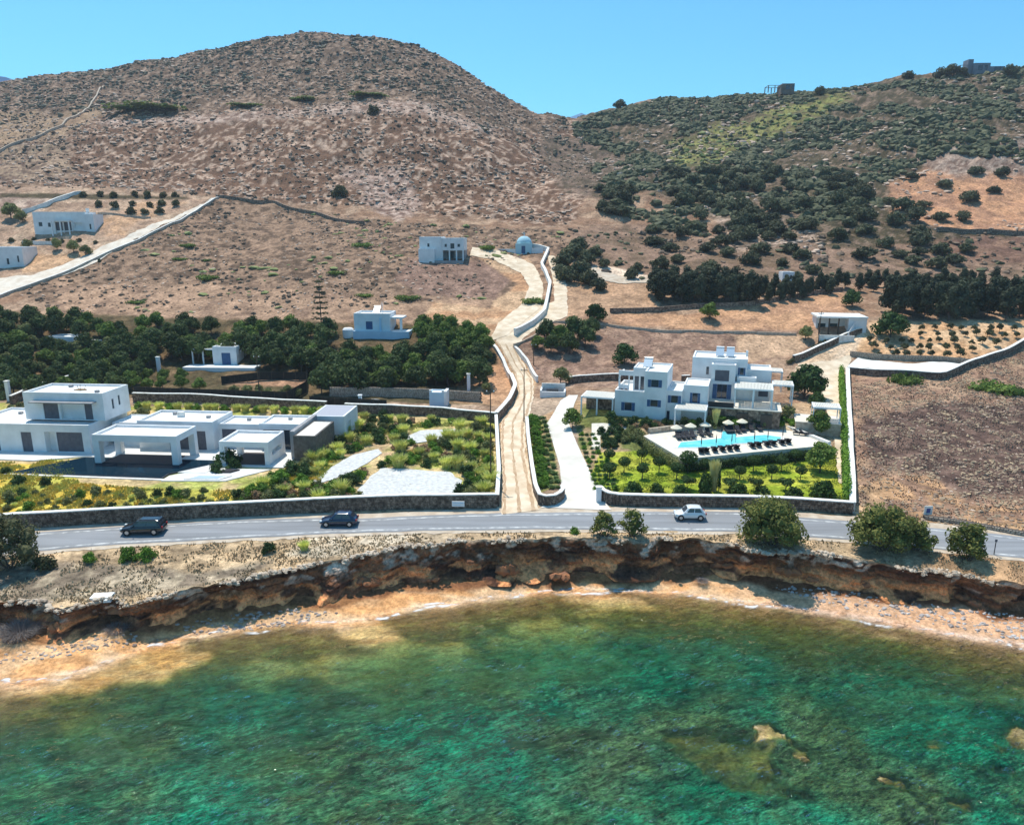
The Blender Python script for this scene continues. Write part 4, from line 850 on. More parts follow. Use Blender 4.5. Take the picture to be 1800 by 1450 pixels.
block(hB, 0, 9.9, 1.6, 8.5, 0, 6.4, front=[(2.6, 3.1, 3.6, 4.9, 'window'), (8.6, 9.3, 3.8, 5.0, 'blue')], left=[(3.2, 3.8, 3.9, 5.2, 'window')], parapet=.3, base=2.6)
block(hB, 3.6, 7.9, -.4, 1.597, 0, 5.7, front=[(.7, 3.2, 3.0, 4.8, 'shutter'), (1.2, 3.0, .1, 2.5, 'blue')], parapet=.25, base=2.6)
block(hB, 9.9, 14.2, 2.6, 8.0, 0, 4.6, front=[(2.3, 4.0, .2, 2.6, 'shutter')], parapet=.3, base=2.6)
block(hB, 8.2, 11.6, 0.4, 1.597, 0, 3.7, parapet=.3, base=2.6)
MB().box(9.5, 9.9, 5.0, 5.4, 6.0, 7.3).build('chimney', WHITE, hB)
solar(hB, 4.8, 5.2, 6.15, .8); solar(hB, 6.7, 5.2, 6.15, .8)
pergola(hB, 7.9, 14.4, -5.0, .3, 0, 2.95, nx=3, post=.28)
pergola(hB, 14.4, 18.0, -.8, 3.0, 0, 3.0, post=.2)
pergola(hB, 10.4, 16.6, 8.2, 11.5, .5, 3.5, post=.18, nx=4, slats=True)
tw = MB().box(3.4, 15.8, -6.0, .0, -4.0, -.14).build('terrace_base', STONE, hB)
MB().box(3.2, 16.0, -6.2, .05, -.138, -.0).build('terrace_slab', DECKM, tw)
for x in (4.6, 8.6, 12.6):
    MB().box(x, x + 1.9, -6.26, -6.003, -2.6, -.7).build('recess', MORT, tw)
MB().box(3.6, 8.0, -6.05, -5.9, .002, .8).build('balustrade', DARKM, hB)
tb = empty('stone_terrace', (ob[0], ob[1], ZB), ab, 'low stone garden terrace with cream paving right of the largest white house', 'terrace')
MB().box(16.2, 22.5, -6.0, -.9, -3.6, -1.5).build('retaining_wall', PALEST, tb); MB().box(16.1, 22.6, -6.1, -.85, -1.498, -1.4).build('paving', DECKM, tb)
pergola(empty('shade_canopy', (ob[0], ob[1], ZB), ab, 'pale slatted shade canopy on thin posts at the far right of the house terraces', 'canopy'), 18.5, 22.4, -5.6, -2.2, -1.4, .9, post=.14, name='frame')
# pool terrace
DK = 8.0
DP = [PZ(1200, 807, DK), PZ(1131, 766, DK), PZ(1160, 757, DK), PZ(1365, 747, DK), PZ(1462, 782, DK), PZ(1330, 794, DK)]
tag(MB().prism(DP[::-1], 5.4, DK).build('pool_terrace', DECKM), kind='structure')
def rim(pts, z0, z1, w, mat, name, label, cat):
    c = pts[0]; r = MB()
    for a, b in zip(pts[:-1], pts[1:]):
        a = V((*a, 0)); b = V((*b, 0)); d = (b - a).normalized(); nn = V((-d.y, d.x, 0)) * w / 2
        k = len(r.v); q = [a - nn, b - nn, b + nn, a + nn]; r.v += [(p.x - c[0], p.y - c[1], z0) for p in q] + [(p.x - c[0], p.y - c[1], z1) for p in q]
        r.f += [(k, k + 3, k + 2, k + 1), (k + 4, k + 5, k + 6, k + 7), (k, k + 1, k + 5, k + 4), (k + 1, k + 2, k + 6, k + 5), (k + 2, k + 3, k + 7, k + 6), (k + 3, k, k + 4, k + 7)]
    return tag(r.build(name, mat, None, (c[0], c[1], 0)), label, cat)
rim([PZ(1140, 762, DK), PZ(1180, 757, DK), PZ(1250, 752, DK), PZ(1362, 747, DK)], DK, DK + .8, .4, PALEST, 'garden_wall', 'low rough stone wall behind the sun loungers and umbrellas', 'wall')
rim([PZ(1367, 748, DK), PZ(1395, 756, DK), PZ(1458, 781, DK)], DK, DK + .4, .5, CAPM, 'parapet_wall', 'low white parapet along the right edge of the pool terrace', 'wall')
PP = [PZ(u, v, DK) for u, v in [(1191, 787), (1197, 778), (1268, 771), (1270, 759), (1291, 757), (1294, 769), (1345, 765), (1374, 769), (1366, 777), (1292, 780), (1268, 786)]]
sp_ = empty('swimming_pool', (*PP[0], DK), 0, 'turquoise swimming pool in the cream terrace between two rows of loungers', 'pool'); o0 = PP[0]
loc = [(p[0] - o0[0], p[1] - o0[1]) for p in PP]; cc = np.mean(loc, 0)
MB().prism([tuple(cc + (np.array(p) - cc) * 1.07) for p in loc][::-1], .004, .05).build('coping', ROOFW, sp_)
MB().prism(loc[::-1], .052, .07).build('water', M('turquoise_pool_water', (.10, .62, .70), (.26, .78, .82), scale=.35, rough=.06, spec=.5, bump=.01, bscale=3), sp_)

def copy_tree(o, parent=None, loc=None, rz=None, label=None, scale=None):
    c = o.copy(); COL.objects.link(c); c.parent = parent
    if loc is not None: c.location = loc
    if rz is not None: c.rotation_euler = (0, 0, rz)
    if scale is not None: c.scale = scale if hasattr(scale, '__len__') else (scale,) * 3
    if label: c['label'] = label
    for ch in list(o.children): copy_tree(ch, c)
    return c
# sun loungers
def lounger():
    r = empty('sun_lounger', (0, 0, 0), 0, 'x', 'sun lounger', 'dark sun loungers round the pool')
    MB().box(-.34, .34, -1.0, 1.0, .26, .32).build('frame', DARKM, r)
    for x in (-.3, .3):
        for y in (-.85, .85): MB().box(x - .03, x + .03, y - .03, y + .03, 0, .258).build('leg', DARKM, r)
    MB().box(-.33, .33, -1.0, .25, .322, .42).build('seat_cushion', BLK, r)
    MB().bar((0, .28, .38), (0, .95, .85), .66, .1).build('backrest', BLK, r)
    return r
LG = lounger(); first = True
SPOT = [(170, 930), (205, 928), (238, 925), (272, 922), (335, 908), (385, 905), (520, 886), (548, 884), (592, 884), (630, 877), (685, 872), (742, 870)]
FR_ = [(330, 1027), (365, 1024), (425, 1018), (478, 1012), (530, 1008), (578, 1004), (690, 988), (735, 983), (795, 978), (838, 972), (900, 966), (945, 960)]
RT_ = [(1030, 903), (1070, 908)]
for row, arr, rz, what in (('back', SPOT, 0, 'in the row behind the pool'), ('front', FR_, math.pi * .97, 'in the row between the pool and the lawn'), ('side', RT_, 1.2, 'by the right parapet of the pool terrace')):
    for i, (X_, Y_) in enumerate(arr):
        u, v = 1150 + X_ / 4.027, 540 + Y_ / 4.027
        p = PZ(u, v, DK + .05)
        n = ['leftmost', 'second', 'third', 'fourth', 'fifth', 'sixth', 'seventh', 'eighth', 'ninth', 'tenth', 'eleventh', 'rightmost'][i] if len(arr) > 2 else ['nearer', 'farther'][1 - i]
        lab = f'dark sun lounger, {n} {what}'
        if first: LG.location = (*p, DK + .05); LG.rotation_euler = (0, 0, rz); LG['label'] = lab; first = False
        else: copy_tree(LG, None, (*p, DK + .05), rz + random.uniform(-.15, .15), lab)
# umbrellas
def umbrella(open_=True):
    r = empty('parasol', (0, 0, 0), 0, 'x', 'umbrella', 'straw parasols behind the pool' if open_ else 'closed dark parasols along the pool')
    MB().bar((0, 0, 0), (0, 0, 2.5 if open_ else 2.3), .05, seg=6).build('pole', WOODD if open_ else DARKM, r)
    if open_:
        MB().lathe([(1.35, 1.95), (1.3, 2.0), (.7, 2.36), (.1, 2.7), (.02, 2.72)], seg=12).build('canopy', STRAW, r)
        MB().lathe([(1.34, 1.82), (1.37, 1.948)], seg=12).build('fringe', STRAW, r)
    else:
        MB().lathe([(.03, 1.0), (.07, 1.15), (.06, 1.8), (.02, 2.2)], seg=8).build('canopy', BLK, r)
    MB().lathe([(.3, 0), (.3, .06)], seg=10).build('base', CONC, r)
    return r
U1 = umbrella(); pos = [(1188, 766), (1213, 763), (1239, 761), (1279, 757), (1303, 755), (1234, 768)][:5]
for i, (u, v) in enumerate(pos):
    lab = 'straw parasol behind the pool, ' + ['leftmost of five', 'second from the left', 'middle one', 'second from the right', 'rightmost of five'][i]
    p = PZ(u, v, DK)
    if i == 0: U1.location = (*p, DK); U1['label'] = lab; U1.scale = (.64,) * 3
    else: copy_tree(U1, None, (*p, DK), random.random(), lab, .64)
U2 = umbrella(False)
cl = [(330, 1020), (435, 1010), (545, 1000), (705, 985), (800, 972), (905, 958), (475, 930), (575, 960)]
for i, (X_, Y_) in enumerate(cl):
    p = PZ(1150 + X_ / 4.027, 540 + Y_ / 4.027, DK)
    lab = 'thin closed dark parasol, ' + ['leftmost in the row beside the lawn', 'second from left beside the lawn', 'third from left beside the lawn', 'fourth from left beside the lawn', 'fifth from left beside the lawn', 'rightmost in the row beside the lawn', 'standing by the upper arm of the pool', 'standing at the notch of the pool'][i]
    if i == 0: U2.location = (*p, DK); U2['label'] = lab
    else: copy_tree(U2, None, (*p, DK), 0, lab)

# --- far houses
def H0(u, v, rz, name, label, cat='house'):
    g = G(u, v); return empty(name, (g[0], g[1], g[2]), R(rz), label, cat), (F / (g[1] * cp + (CH - g[2]) * sp))
r, s = H0(62, 412, 4, 'farmhouse', 'long low white farmhouse with central blue-grey glazed porch on the left slope')
W = 103 / s
block(r, 0, W * .86, 0, 7, 0, 38 / s, front=[(W * .08, W * .14, W * .13, W * .20, 'window'), (W * .23, W * .28, W * .12, W * .19, 'window'), (W * .34, W * .62, W * .06, W * .20, 'shutter'), (W * .66, W * .8, W * .1, W * .19, 'void', .6)], parapet=.3)
block(r, W * .86, W, -.4, 6, 0, 34 / s, front=[(W * .06, W * .09, W * .08, W * .17, 'window')])
pergola(r, W * .34, W * .64, -2.2, -.02, 0, W * .23, nx=3, post=.3); MB().box(W * .83, W * .86, 2, 3, 38 / s - .3, 38 / s + 1.1).build('chimney', WHITE, r)
r, s = H0(-60, 476, 6, 'white_house', 'plain white house cut by the left edge with two narrow slits')
block(r, 0, 98 / s, 0, 8, 0, 40 / s, front=[(70 / s, 74 / s, 1.6, 3.2, 'window'), (88 / s, 91 / s, 2.2, 3.9, 'window')])
r, s = H0(737, 459, -4, 'white_house', 'two-storey white house with three small upper windows and pillared ground-floor veranda on the bare slope')
W = 78 / s
block(r, 0, W * .5, .8, 8, 0, 41 / s, front=[(W * .18, W * .23, 24 / s, 30 / s, 'window')]); block(r, 0, W * .36, -.9, .797, 0, 21 / s)
block(r, W * .5, W, 1.0, 8, 18 / s, 39 / s, front=[(W * .07, W * .12, 6 / s, 11 / s, 'window'), (W * .2, W * .29, 3 / s, 12 / s, 'window'), (W * .36, W * .42, 6 / s, 11 / s, 'window')], base=0)
block(r, W * .5, W, 3.5, 8, 0, 18 / s - .003, parapet=.01, mat=GREYP, front=[(W * .1, W * .25, 0, 2.4, 'dark')])
for q in (.5, .66, .82, .97): MB().box(W * q, W * q + .35, 1.02, 1.4, -1, 18 / s - .003).build('pillar', WHITE, r)
MB().box(W * .36, W, -.9, 1.0, -.9, .1).build('veranda', GREYP, r)
r, s = H0(906, 446, -6, 'chapel', 'tiny pale blue domed chapel with a cross between low white walls by the track', 'chapel')
W = 28 / s
block(r, 0, W, 0, W * 1.1, 0, 17 / s, mat=M('pale_cyan_plaster', (.42, .62, .68)), front=[(W * .38, W * .62, 0, 2.2, 'door')], parapet=.05)
c = MB().lathe([(W * .5, 0), (W * .47, .7), (W * .36, 1.5), (W * .2, 2.0), (.05, 2.2)], (W / 2, W * .55, 17 / s), 16).build('dome', bpy.data.materials['pale_cyan_plaster'], r, smooth=True)
MB().box(W / 2 - .08, W / 2 + .08, W * .5, W * .5 + .16, 17 / s + 2.0, 17 / s + 3.4).box(W / 2 - .45, W / 2 + .45, W * .5 + .02, W * .5 + .14, 17 / s + 2.8, 17 / s + 2.96).build('cross', WHITE, c)
MB().box(-6, -.1, 0, .4, -1, 1.3).box(-6, -5.6, .4, 3, -1, 1.3).build('forecourt_wall', WHITE, r); MB().box(W + .1, W + 3.4, 0, .4, -1, 1.6).build('forecourt_wall', WHITE, r)
r, s = H0(621, 596, -4, 'pale_blue_house', 'pale blue and white house with one dark blue window rising out of the pine grove')
s2 = s; Wp = 100 / s
block(r, 0, Wp, 0, 8, 0, 14 / s, mat=BLUEP, parapet=.15, base=3)
block(r, 0, 64 / s, 1.2, 7.5, 14 / s - .14, 44 / s, front=[(21 / s, 33 / s, 3 / s, 17 / s, 'door')], base=0, parapet=.4)
MB().box(64 / s + .003, 86 / s, 2, 6, 34 / s, 37 / s).build('side_roof', WHITE, r)
MB().box(80 / s, 84 / s, 2.1, 2.5, 14 / s - .1, 34 / s - .003).build('post', WHITE, r)
MB().box(46 / s, 49 / s, .9, 1.197, 14 / s - .1, 36 / s).build('pilaster', BLUEP, r)
c = MB().bar((46 / s, 4, 44 / s - .4), (46 / s, 4, 62 / s), .09).bar((42 / s, 4, 56 / s), (50 / s, 4, 56 / s), .06).bar((43 / s, 4, 59 / s), (49 / s, 4, 59 / s), .06).build('antenna', WHITE, r)
MB().lathe([(1.2, 0), (1.25, 15 / s), (.9, 18 / s)], (-1.5, 1.5, 0), 14).build('water_tank', WHITE, r, smooth=False)
solar(r, 36 / s, 4, 42 / s, .8)
r, s = H0(376, 641, -3, 'garden_house', 'small white flat-roofed garden house with dark blue door and shaded porch')
block(r, 0, 42 / s, 0, 5.5, 0, 32 / s, front=[(15 / s, 31 / s, 0, 21 / s, 'door')], right=[(1.5, 2.2, 2, 3, 'window')], parapet=.2)
pergola(r, -40 / s, -.02, .4, 5, 0, 27 / s, post=.25, nx=3); MB().box(-42 / s, 10, -3.5, -.02, -1, .05).build('forecourt', ROOFW, r); MB().box(-38 / s, -1.2, 4.4, 4.8, -.5, 24 / s).build('porch_wall', STONE, r)
r, s = H0(755, 716, -4, 'well_house', 'small pale blue cube of masonry with a notched white top on the garden wall', 'well house')
W = 26 / s
block(r, 0, W, 0, W, 0, 27 / s, mat=BLUEP, parapet=.15)
for x in (0, W - .4): MB().box(x, x + .4, 0, .4, 27 / s + .002, 31 / s).build('pinnacle', WHITE, r)
MB().box(W + .002, W + .5, -.1, W, -.4, 29 / s).build('buttress', WHITE, r)
r, s = H0(625, 720, -4, 'cistern', 'low white vaulted cistern with a stubby chimney beside the grey slatted villa roof', 'cistern')
MB().lathe([(2.6, -.5), (2.6, .7), (2.0, 1.1), (.6, 1.3)], (2.4, 1.5, 0), 18).build('vault', WHITE, r, smooth=False); MB().box(.4, .9, .6, 1.1, .8, 2.3).box(.3, 1.0, .5, 1.2, 2.302, 2.45).build('chimney', WHITE, r)
r, s = H0(1438, 590, -10, 'terrace_house', 'small flat-roofed white house with a deep dark veranda at the top of the lane')
block(r, 48 / s, 78 / s, 0, 7, 0, 31 / s, parapet=.2); block(r, 0, 48 / s, 3.0, 7, 0, 30 / s, mat=WHITE, front=[(.4, 2.0, 0, 2.3, 'dark'), (2.6, 4.4, 0, 2.3, 'dark')])
MB().box(-.4, 78 / s + .1, -.3, 7.1, 31 / s + .002, 34 / s).build('roof_slab', ROOFW, r)
for x in (0, 1.9, 3.8): MB().box(x, x + .25, 0, .25, 0, 31 / s).build('post', WOODD, r)
MB().box(-.5, 6.6, -2.8, -2.5, -1.2, .5).build('forecourt_wall', CAPM, r)
m_ = MB(); n_ = 0; m_.v += [(5.0, -2.4, 0), (5.0, -2.1, 0), (7.0, -.4, 3.2), (7.0, -.1, 3.2), (5.0, -2.4, -.8), (5.0, -2.1, -.8), (7.0, -.4, 0), (7.0, -.1, 0)]
m_.f += [(0, 2, 3, 1), (4, 5, 7, 6), (0, 4, 6, 2), (1, 3, 7, 5), (0, 1, 5, 4), (2, 6, 7, 3)]; m_.build('stair_wall', WHITE, r)
for u, v, w, h, rz, lab, dk in [(1363, 168, 34, 13, -3, 'dark flat-roofed house with an open beam frame on the saddle skyline', 1), (1700, 128, 46, 15, -3, 'dark terraced house with a tower on the right-hand skyline', 2)]:
    g = G(u, v + 5); r = empty('ridge_house', (g[0], g[1], g[2] + (3.2 if dk == 1 else 1.4)), R(rz), lab, 'house'); s = F / (g[1] * cp + (CH - g[2]) * sp)
    DS = M('dark_render', (.24, .26, .30), (.18, .20, .23), scale=.5) if dk == 2 else M('brown_stone_render', (.25, .19, .15), (.18, .14, .11), scale=.5)
    block(r, 10 / s, (10 + w * .6) / s, 0, 9, 0, h / s, mat=DS, front=[(2, 4, 1, 3.2, 'dark'), (5, 6.4, 1, 3.2, 'dark')])
    pergola(r, -14 / s, 10 / s - .02, 0, 7, 0, h * .8 / s, mat=DS, slats=False, nx=3, post=.4)
    if dk == 2:
        block(r, 1 / s, 10 / s - .03, 1, 6, 0, h * 1.45 / s, mat=DS); block(r, (10 + w * .6) / s + .02, (10 + w) / s, 0, 8, 0, h * .62 / s, mat=DS, front=[(2, 7, .5, 2.6, 'dark')])
        pergola(r, (10 + w) / s + .05, (34 + w) / s, 0, 7, 0, h * .4 / s, mat=DS, slats=False, nx=3, post=.4)
r, s = H0(85, 606, -8, 'ruined_shed', 'low tumbled white shed walls among the trees above the villa', 'shed')
block(r, 0, 6, 0, 4, 0, 1.8); MB().box(6.5, 12, .5, .9, -.5, 1.2).build('broken_wall', CAPM, r); MB().box(13, 18, 2, 5, -.5, .6).build('slab', CAPM, r)
r, s = H0(1375, 495, 0, 'field_hut', 'tiny pale flat-roofed hut half hidden among the windbreak trees', 'hut')
block(r, 0, 3.0, 0, 3, 0, 2.4, front=[(.6, 1.1, .6, 1.6, 'dark'), (1.9, 2.4, .6, 1.6, 'dark')]); 
r, s = H0(952, 699, -6, 'gate_enclosure', 'small white-walled bin enclosure with a dark cart at the driveway bend', 'enclosure')
MB().box(0, 4.2, 0, .3, -.4, 1.1).box(-.3, -.002, 0, 3.2, -.4, 1.3).box(3.9, 4.2, .302, 3.0, -.4, 1.1).build('wall', WHITE, r); MB().box(-.2, 4.1, 3.01, 3.3, -.4, 2.0).build('back_wall', CAPM, r)
c = MB().box(.8, 2.9, 1.0, 2.2, .35, 1.25).build('cart', DARKM, r); MB().bar((1.1, .9, .3), (1.1, 2.3, .3), .5, seg=10).bar((2.6, .9, .3), (2.6, 2.3, .3), .5, seg=10).build('wheel', BLK, c)
for u, v, h, lab in [(17, 704, 3.6, 'white square gate pillar behind the left end of the villa'), (280, 653, 3.0, 'white square gate pillar by the garden house drive'), (824, 686, 3.2, 'white square pillar at the corner of the orange yard'), (604, 663, 1.2, 'small white post on the corner of the dug plot'), (1052, 882, 2.0, 'stone gate pillar at the driveway entrance')]:
    g = G(u, v); r = empty('gate_pillar', g, 0, lab, 'pillar'); MB().box(-.3, .3, -.3, .3, -.5, h - .15).build('shaft', WHITE, r); MB().box(-.38, .38, -.38, .38, h - .148, h).build('cap', CAPM, r)
# poles, signs, boxes
for u, v, h, lab in [(863, 848, 12.5, 'tall thin utility pole inside the villa garden beside the dirt track'), (921, 742, 9.0, 'thin utility pole on the right verge of the dirt track'), (938, 642, 4.5, 'short thin pole beside the low wall above the driveway'), (457, 705, 8.5, 'thin dark pole rising from the dug plot behind the villa'), (1438, 606, 7.0, 'dark lamp post in front of the small terrace house')]:
    g = G(u, v); r = empty('utility_pole', g, 0, lab, 'pole'); MB().bar((0, 0, -.5), (0, 0, h), .20, seg=8, w2=.13).build('shaft', WOODD, r)
    MB().bar((-.55, 0, h - .5), (.55, 0, h - .5), .1).build('crossarm', WOODD, r)
    MB().lathe([(.06, 0), (.08, .12), (.03, .2)], (-.45, 0, h - .44), 6).lathe([(.06, 0), (.08, .12), (.03, .2)], (.45, 0, h - .44), 6).build('insulator', WHITE, r)
def tokind(o, **k): return tag(o, **k)
g = G(806, 895); r = empty('wall_sign', (g[0], g[1] - .36, g[2]), R(-2), 'small white panel with blue stripes on the stone wall near the dirt track', 'sign')
MB().box(-.75, .75, -.05, .05, .5, 1.15).build('panel', WHITE, r); MB().box(-.6, .6, -.056, -.051, .92, 1.02).box(-.6, .3, -.056, -.051, .66, .74).build('stripe', BLUEP, r)
g = G(373, 908); r = empty('meter_box', (g[0], g[1], g[2]), R(2), 'small pale meter box on two short legs by the roadside wall', 'box')
MB().box(-.4, .4, -.2, .2, .3, .8, .02).build('cabinet', CAPM, r); MB().box(-.35, -.27, -.15, .15, -.1, .298).box(.27, .35, -.15, .15, -.1, .298).build('leg', DARKM, r); MB().box(-.3, .3, -.21, -.201, .38, .72).build('door', GREYP, r)
g = G(1630, 909); r = empty('road_sign', g, R(5), 'small square sign with blue centre beside the road at the bare field', 'sign')
MB().box(-.5, .5, -.04, .04, .3, 1.4).build('panel', CAPM, r); MB().box(-.24, .24, -.052, -.041, .55, 1.1).build('blue_square', M('sign_blue', (.08, .10, .28)), r); MB().box(-.05, .05, .041, .1, -.3, 1.2).build('post', DARKM, r)
g = G(1747, 975); r = empty('marker_post', g, 0, 'short dark post at the seaward edge of the road beside the rightmost bush', 'post')
MB().bar((0, 0, -.2), (0, 0, 1.5), .09, seg=8).build('shaft', DARKM, r); MB().box(-.1, .1, -.06, .06, 1.5, 1.75).build('head', SHUT, r)
g = G(180, 1050); r = empty('concrete_slab', (g[0], g[1], g[2]), R(6), 'pale broken concrete slab lying at the cliff edge', 'slab'); MB().box(-1.0, 1.0, -.6, .6, .02, .25, .05).build('slab', CAPM, r); MB().box(.4, 1.1, -.9, -.5, -.1, .12, .05).build('fragment', CAPM, r)

# ================================================================ cars
RUB = M('tyre_rubber', (.02, .02, .02), rough=.9); RIMM = M('alloy_rim', (.5, .5, .52), rough=.35, metal=.8); CGL = M('car_glass', (.03, .035, .045), rough=.05, spec=.9); LAMP = M('headlight_glass', (.75, .75, .72), rough=.1); TAIL = M('tail_light_red', (.4, .02, .02), rough=.2)
def car(u, v, rz, L, Wd, Ht, paint, label, suv=True, name='parked_car'):
    g = G(u, v); r = empty('car', (g[0], g[1], g[2] + .065), rz, label, 'car', 'cars driving along the coast road')
    hw = Wd / 2; belt = Ht * .60; s = L / 4.5
    def zt(x):
        x /= s
        return float(np.interp(x, [0, .12, .5, 1.15, 1.5, 3.6, 4.2, 4.42, 4.5], [.50, .66, .76, .86, .90, .94, .93, .80, .6])) * belt / .92
    st = np.array([0, .06, .15, .4, .8, 1.2, 1.6, 2.2, 2.8, 3.4, 3.9, 4.2, 4.4, 4.46, 4.5]) * s; mb = MB(); RG = 12
    for x in st:
        e = min(x, L - x); w = hw * float(np.interp(e, [0, .1, .35, .8], [.72, .85, .96, 1.0])); z1 = zt(x); z0 = .24 + .12 * max(0, 1 - e / .3)
        ring = [(-w * .9, z0), (-w * .98, z0 + .14), (-w, (z0 + z1) / 2), (-w * .96, z1 - .12), (-w * .88, z1 - .03), (-w * .6, z1), (w * .6, z1), (w * .88, z1 - .03), (w * .96, z1 - .12), (w, (z0 + z1) / 2), (w * .98, z0 + .14), (w * .9, z0)]
        mb.v += [(x - L / 2, y, z) for y, z in ring]
    for i in range(len(st) - 1):
        for k in range(RG): mb.f.append((i * RG + k, i * RG + (k + 1) % RG, (i + 1) * RG + (k + 1) % RG, (i + 1) * RG + k))
    mb.f.append(tuple(reversed(range(RG)))); mb.f.append(tuple((len(st) - 1) * RG + k for k in range(RG)))
    mb.build('body', paint, r, smooth=True)
    # cabin: sections from windscreen foot to tail
    bx0, bx1 = 1.15 * s - L / 2, (4.36 if suv else 4.25) * s - L / 2; tx0, tx1 = 1.95 * s - L / 2, (3.95 if suv else 3.55) * s - L / 2
    zb = belt - .05; wb, wt = hw * .9, hw * .70
    mb = MB(); c8 = [(bx0, -wb, zb), (bx1, -wb, zb), (bx1, wb, zb), (bx0, wb, zb)]; lv = []
    for f_, zz, ww, a, b in ((0, zb, wb, bx0, bx1), (.55, zb + (Ht - zb) * .55, wb * .45 + wt * .55, bx0 * .45 + tx0 * .55, bx1 * .5 + tx1 * .5), (.88, zb + (Ht - zb) * .88, wt * 1.05, tx0 - .12, tx1 + .16), (1, Ht, wt * .86, tx0 + .22, tx1 - .1)):
        mb.v += [(a, -ww * .94, zz), (a + .12, -ww, zz), (b - .12, -ww, zz), (b, -ww * .94, zz), (b, ww * .94, zz), (b - .12, ww, zz), (a + .12, ww, zz), (a, ww * .94, zz)]; lv.append((zz, ww, a, b))
    for i in range(3):
        for k in range(8): mb.f.append((i * 8 + k, i * 8 + (k + 1) % 8, i * 8 + 8 + (k + 1) % 8, i * 8 + 8 + k))
    mb.f.append(tuple(24 + k for k in range(8))); cab = mb.build('cabin', paint, r, smooth=not suv)
    def lerp(a, b, t): return a + (b - a) * t
    def at(t, key):  # t 0..1 over height between level 0 and 2
        q = np.array(lv)[:3]; tz = np.interp(t, [0, .5, 1], q[:, 0]); return tz, np.interp(tz, q[:, 0], q[:, 1]), np.interp(tz, q[:, 0], q[:, 2]), np.interp(tz, q[:, 0], q[:, 3])
    for sd in (-1, 1):
        for f0, f1 in ((.10, .48), (.52, .92)):
            m = MB(); vs = []
            for t in (.12, .5, .92):
                z_, w_, a_, b_ = at(t, 0); vs += [(lerp(a_ + .1, b_ - .1, f0), sd * (w_ + .012), z_), (lerp(a_ + .1, b_ - .1, f1), sd * (w_ + .012), z_)]
            m.v = vs + [(x, y - sd * .03, z) for x, y, z in vs]; ff = [(0, 1, 3, 2), (2, 3, 5, 4)]
            m.f = ff if sd < 0 else [tuple(reversed(q)) for q in ff]; m.f += [(0, 2, 8, 6), (2, 4, 10, 8), (1, 7, 9, 3), (3, 9, 11, 5), (0, 6, 7, 1), (4, 5, 11, 10)]
            m.build('side_window', CGL, cab)
    for nm, col, sg in (('windscreen', 2, -1), ('rear_window', 3, 1)):
        m = MB(); vs = []
        for t in ((.08, .5, .95) if sg < 0 else (.25, .5, .92)):
            z_, w_, a_, b_ = at(t, 0); x_ = (a_ if sg < 0 else b_) + sg * .012; vs += [(x_, -w_ * .84, z_), (x_, w_ * .84, z_)]
        m.v = vs + [(x - sg * .03, y, z) for x, y, z in vs]; m.f = [(0, 1, 3, 2), (2, 3, 5, 4), (0, 6, 7, 1), (4, 5, 11, 10), (0, 2, 8, 6), (2, 4, 10, 8), (1, 7, 9, 3), (3, 9, 11, 5)]; m.build(nm, CGL, cab)
    wr = .345 if suv else .31
    for x in (.82 * s - L / 2, 3.62 * s - L / 2):
        for sd in (-1, 1):
            MB().bar((x, sd * (hw - .03), wr), (x, sd * (hw + .006), wr), wr * 2.3, seg=18).build('wheel_arch', BLK, r)
            w_ = empty('wheel', (x, sd * (hw - .09), wr)); w_.parent = r
            MB().bar((0, -.11, 0), (0, .115, 0), wr * 2, seg=20).build('tyre', RUB, w_)
            MB().bar((0, sd * .08, 0), (0, sd * .125, 0), wr * 1.25, seg=12).build('rim', RIMM, w_)
    for sd in (-1, 1):
        MB().box(-L / 2 + .02, -L / 2 + .3, sd * hw * .66 - .17, sd * hw * .66 + .17, .58 * belt / .92, .70 * belt / .92, .03).build('headlight', LAMP, r)
        MB().box(L / 2 - .14, L / 2 + .005, sd * hw * .72 - .12, sd * hw * .72 + .12, .66 * belt / .92, .86 * belt / .92, .02).build('tail_light', TAIL, r)
        MB().box(bx0 + .28, bx0 + .42, sd * (hw + .07) - .1, sd * (hw + .07) + .1, belt, belt + .13, .02).build('mirror', paint, r)
    MB().box(-L / 2 - .02, -L / 2 + .05, -.3, .3, .36, .5).build('grille', BLK, r)
    MB().box(-L / 2 - .035, -L / 2 - .021, -.22, .22, .38, .46).build('number_plate', LAMP, r)
    if suv:
        for sd in (-1, 1): MB().bar((tx0 + .1, sd * wt * .8, Ht + .03), (tx1, sd * wt * .8, Ht + .03), .04).build('roof_rail', DARKM, r)
    return r
def paint(nm, c):
    m = M(nm, c, rough=.25, spec=.6); m.node_tree.nodes['Principled BSDF'].inputs['Coat Weight'].default_value = .7; return m
car(254, 936, R(3.5), 4.7, 1.88, 1.66, paint('black_car_paint', (.012, .012, .015)), 'black estate car heading left on the coast road', True)
car(597, 922, R(1), 4.25, 1.78, 1.5, paint('navy_car_paint', (.012, .02, .05)), 'dark blue hatchback heading left near the middle of the coast road', False)
car(1212, 911, R(-2), 3.6, 1.64, 1.5, paint('white_car_paint', (.75, .76, .76)), 'small white hatchback heading left below the lawn garden wall', False)
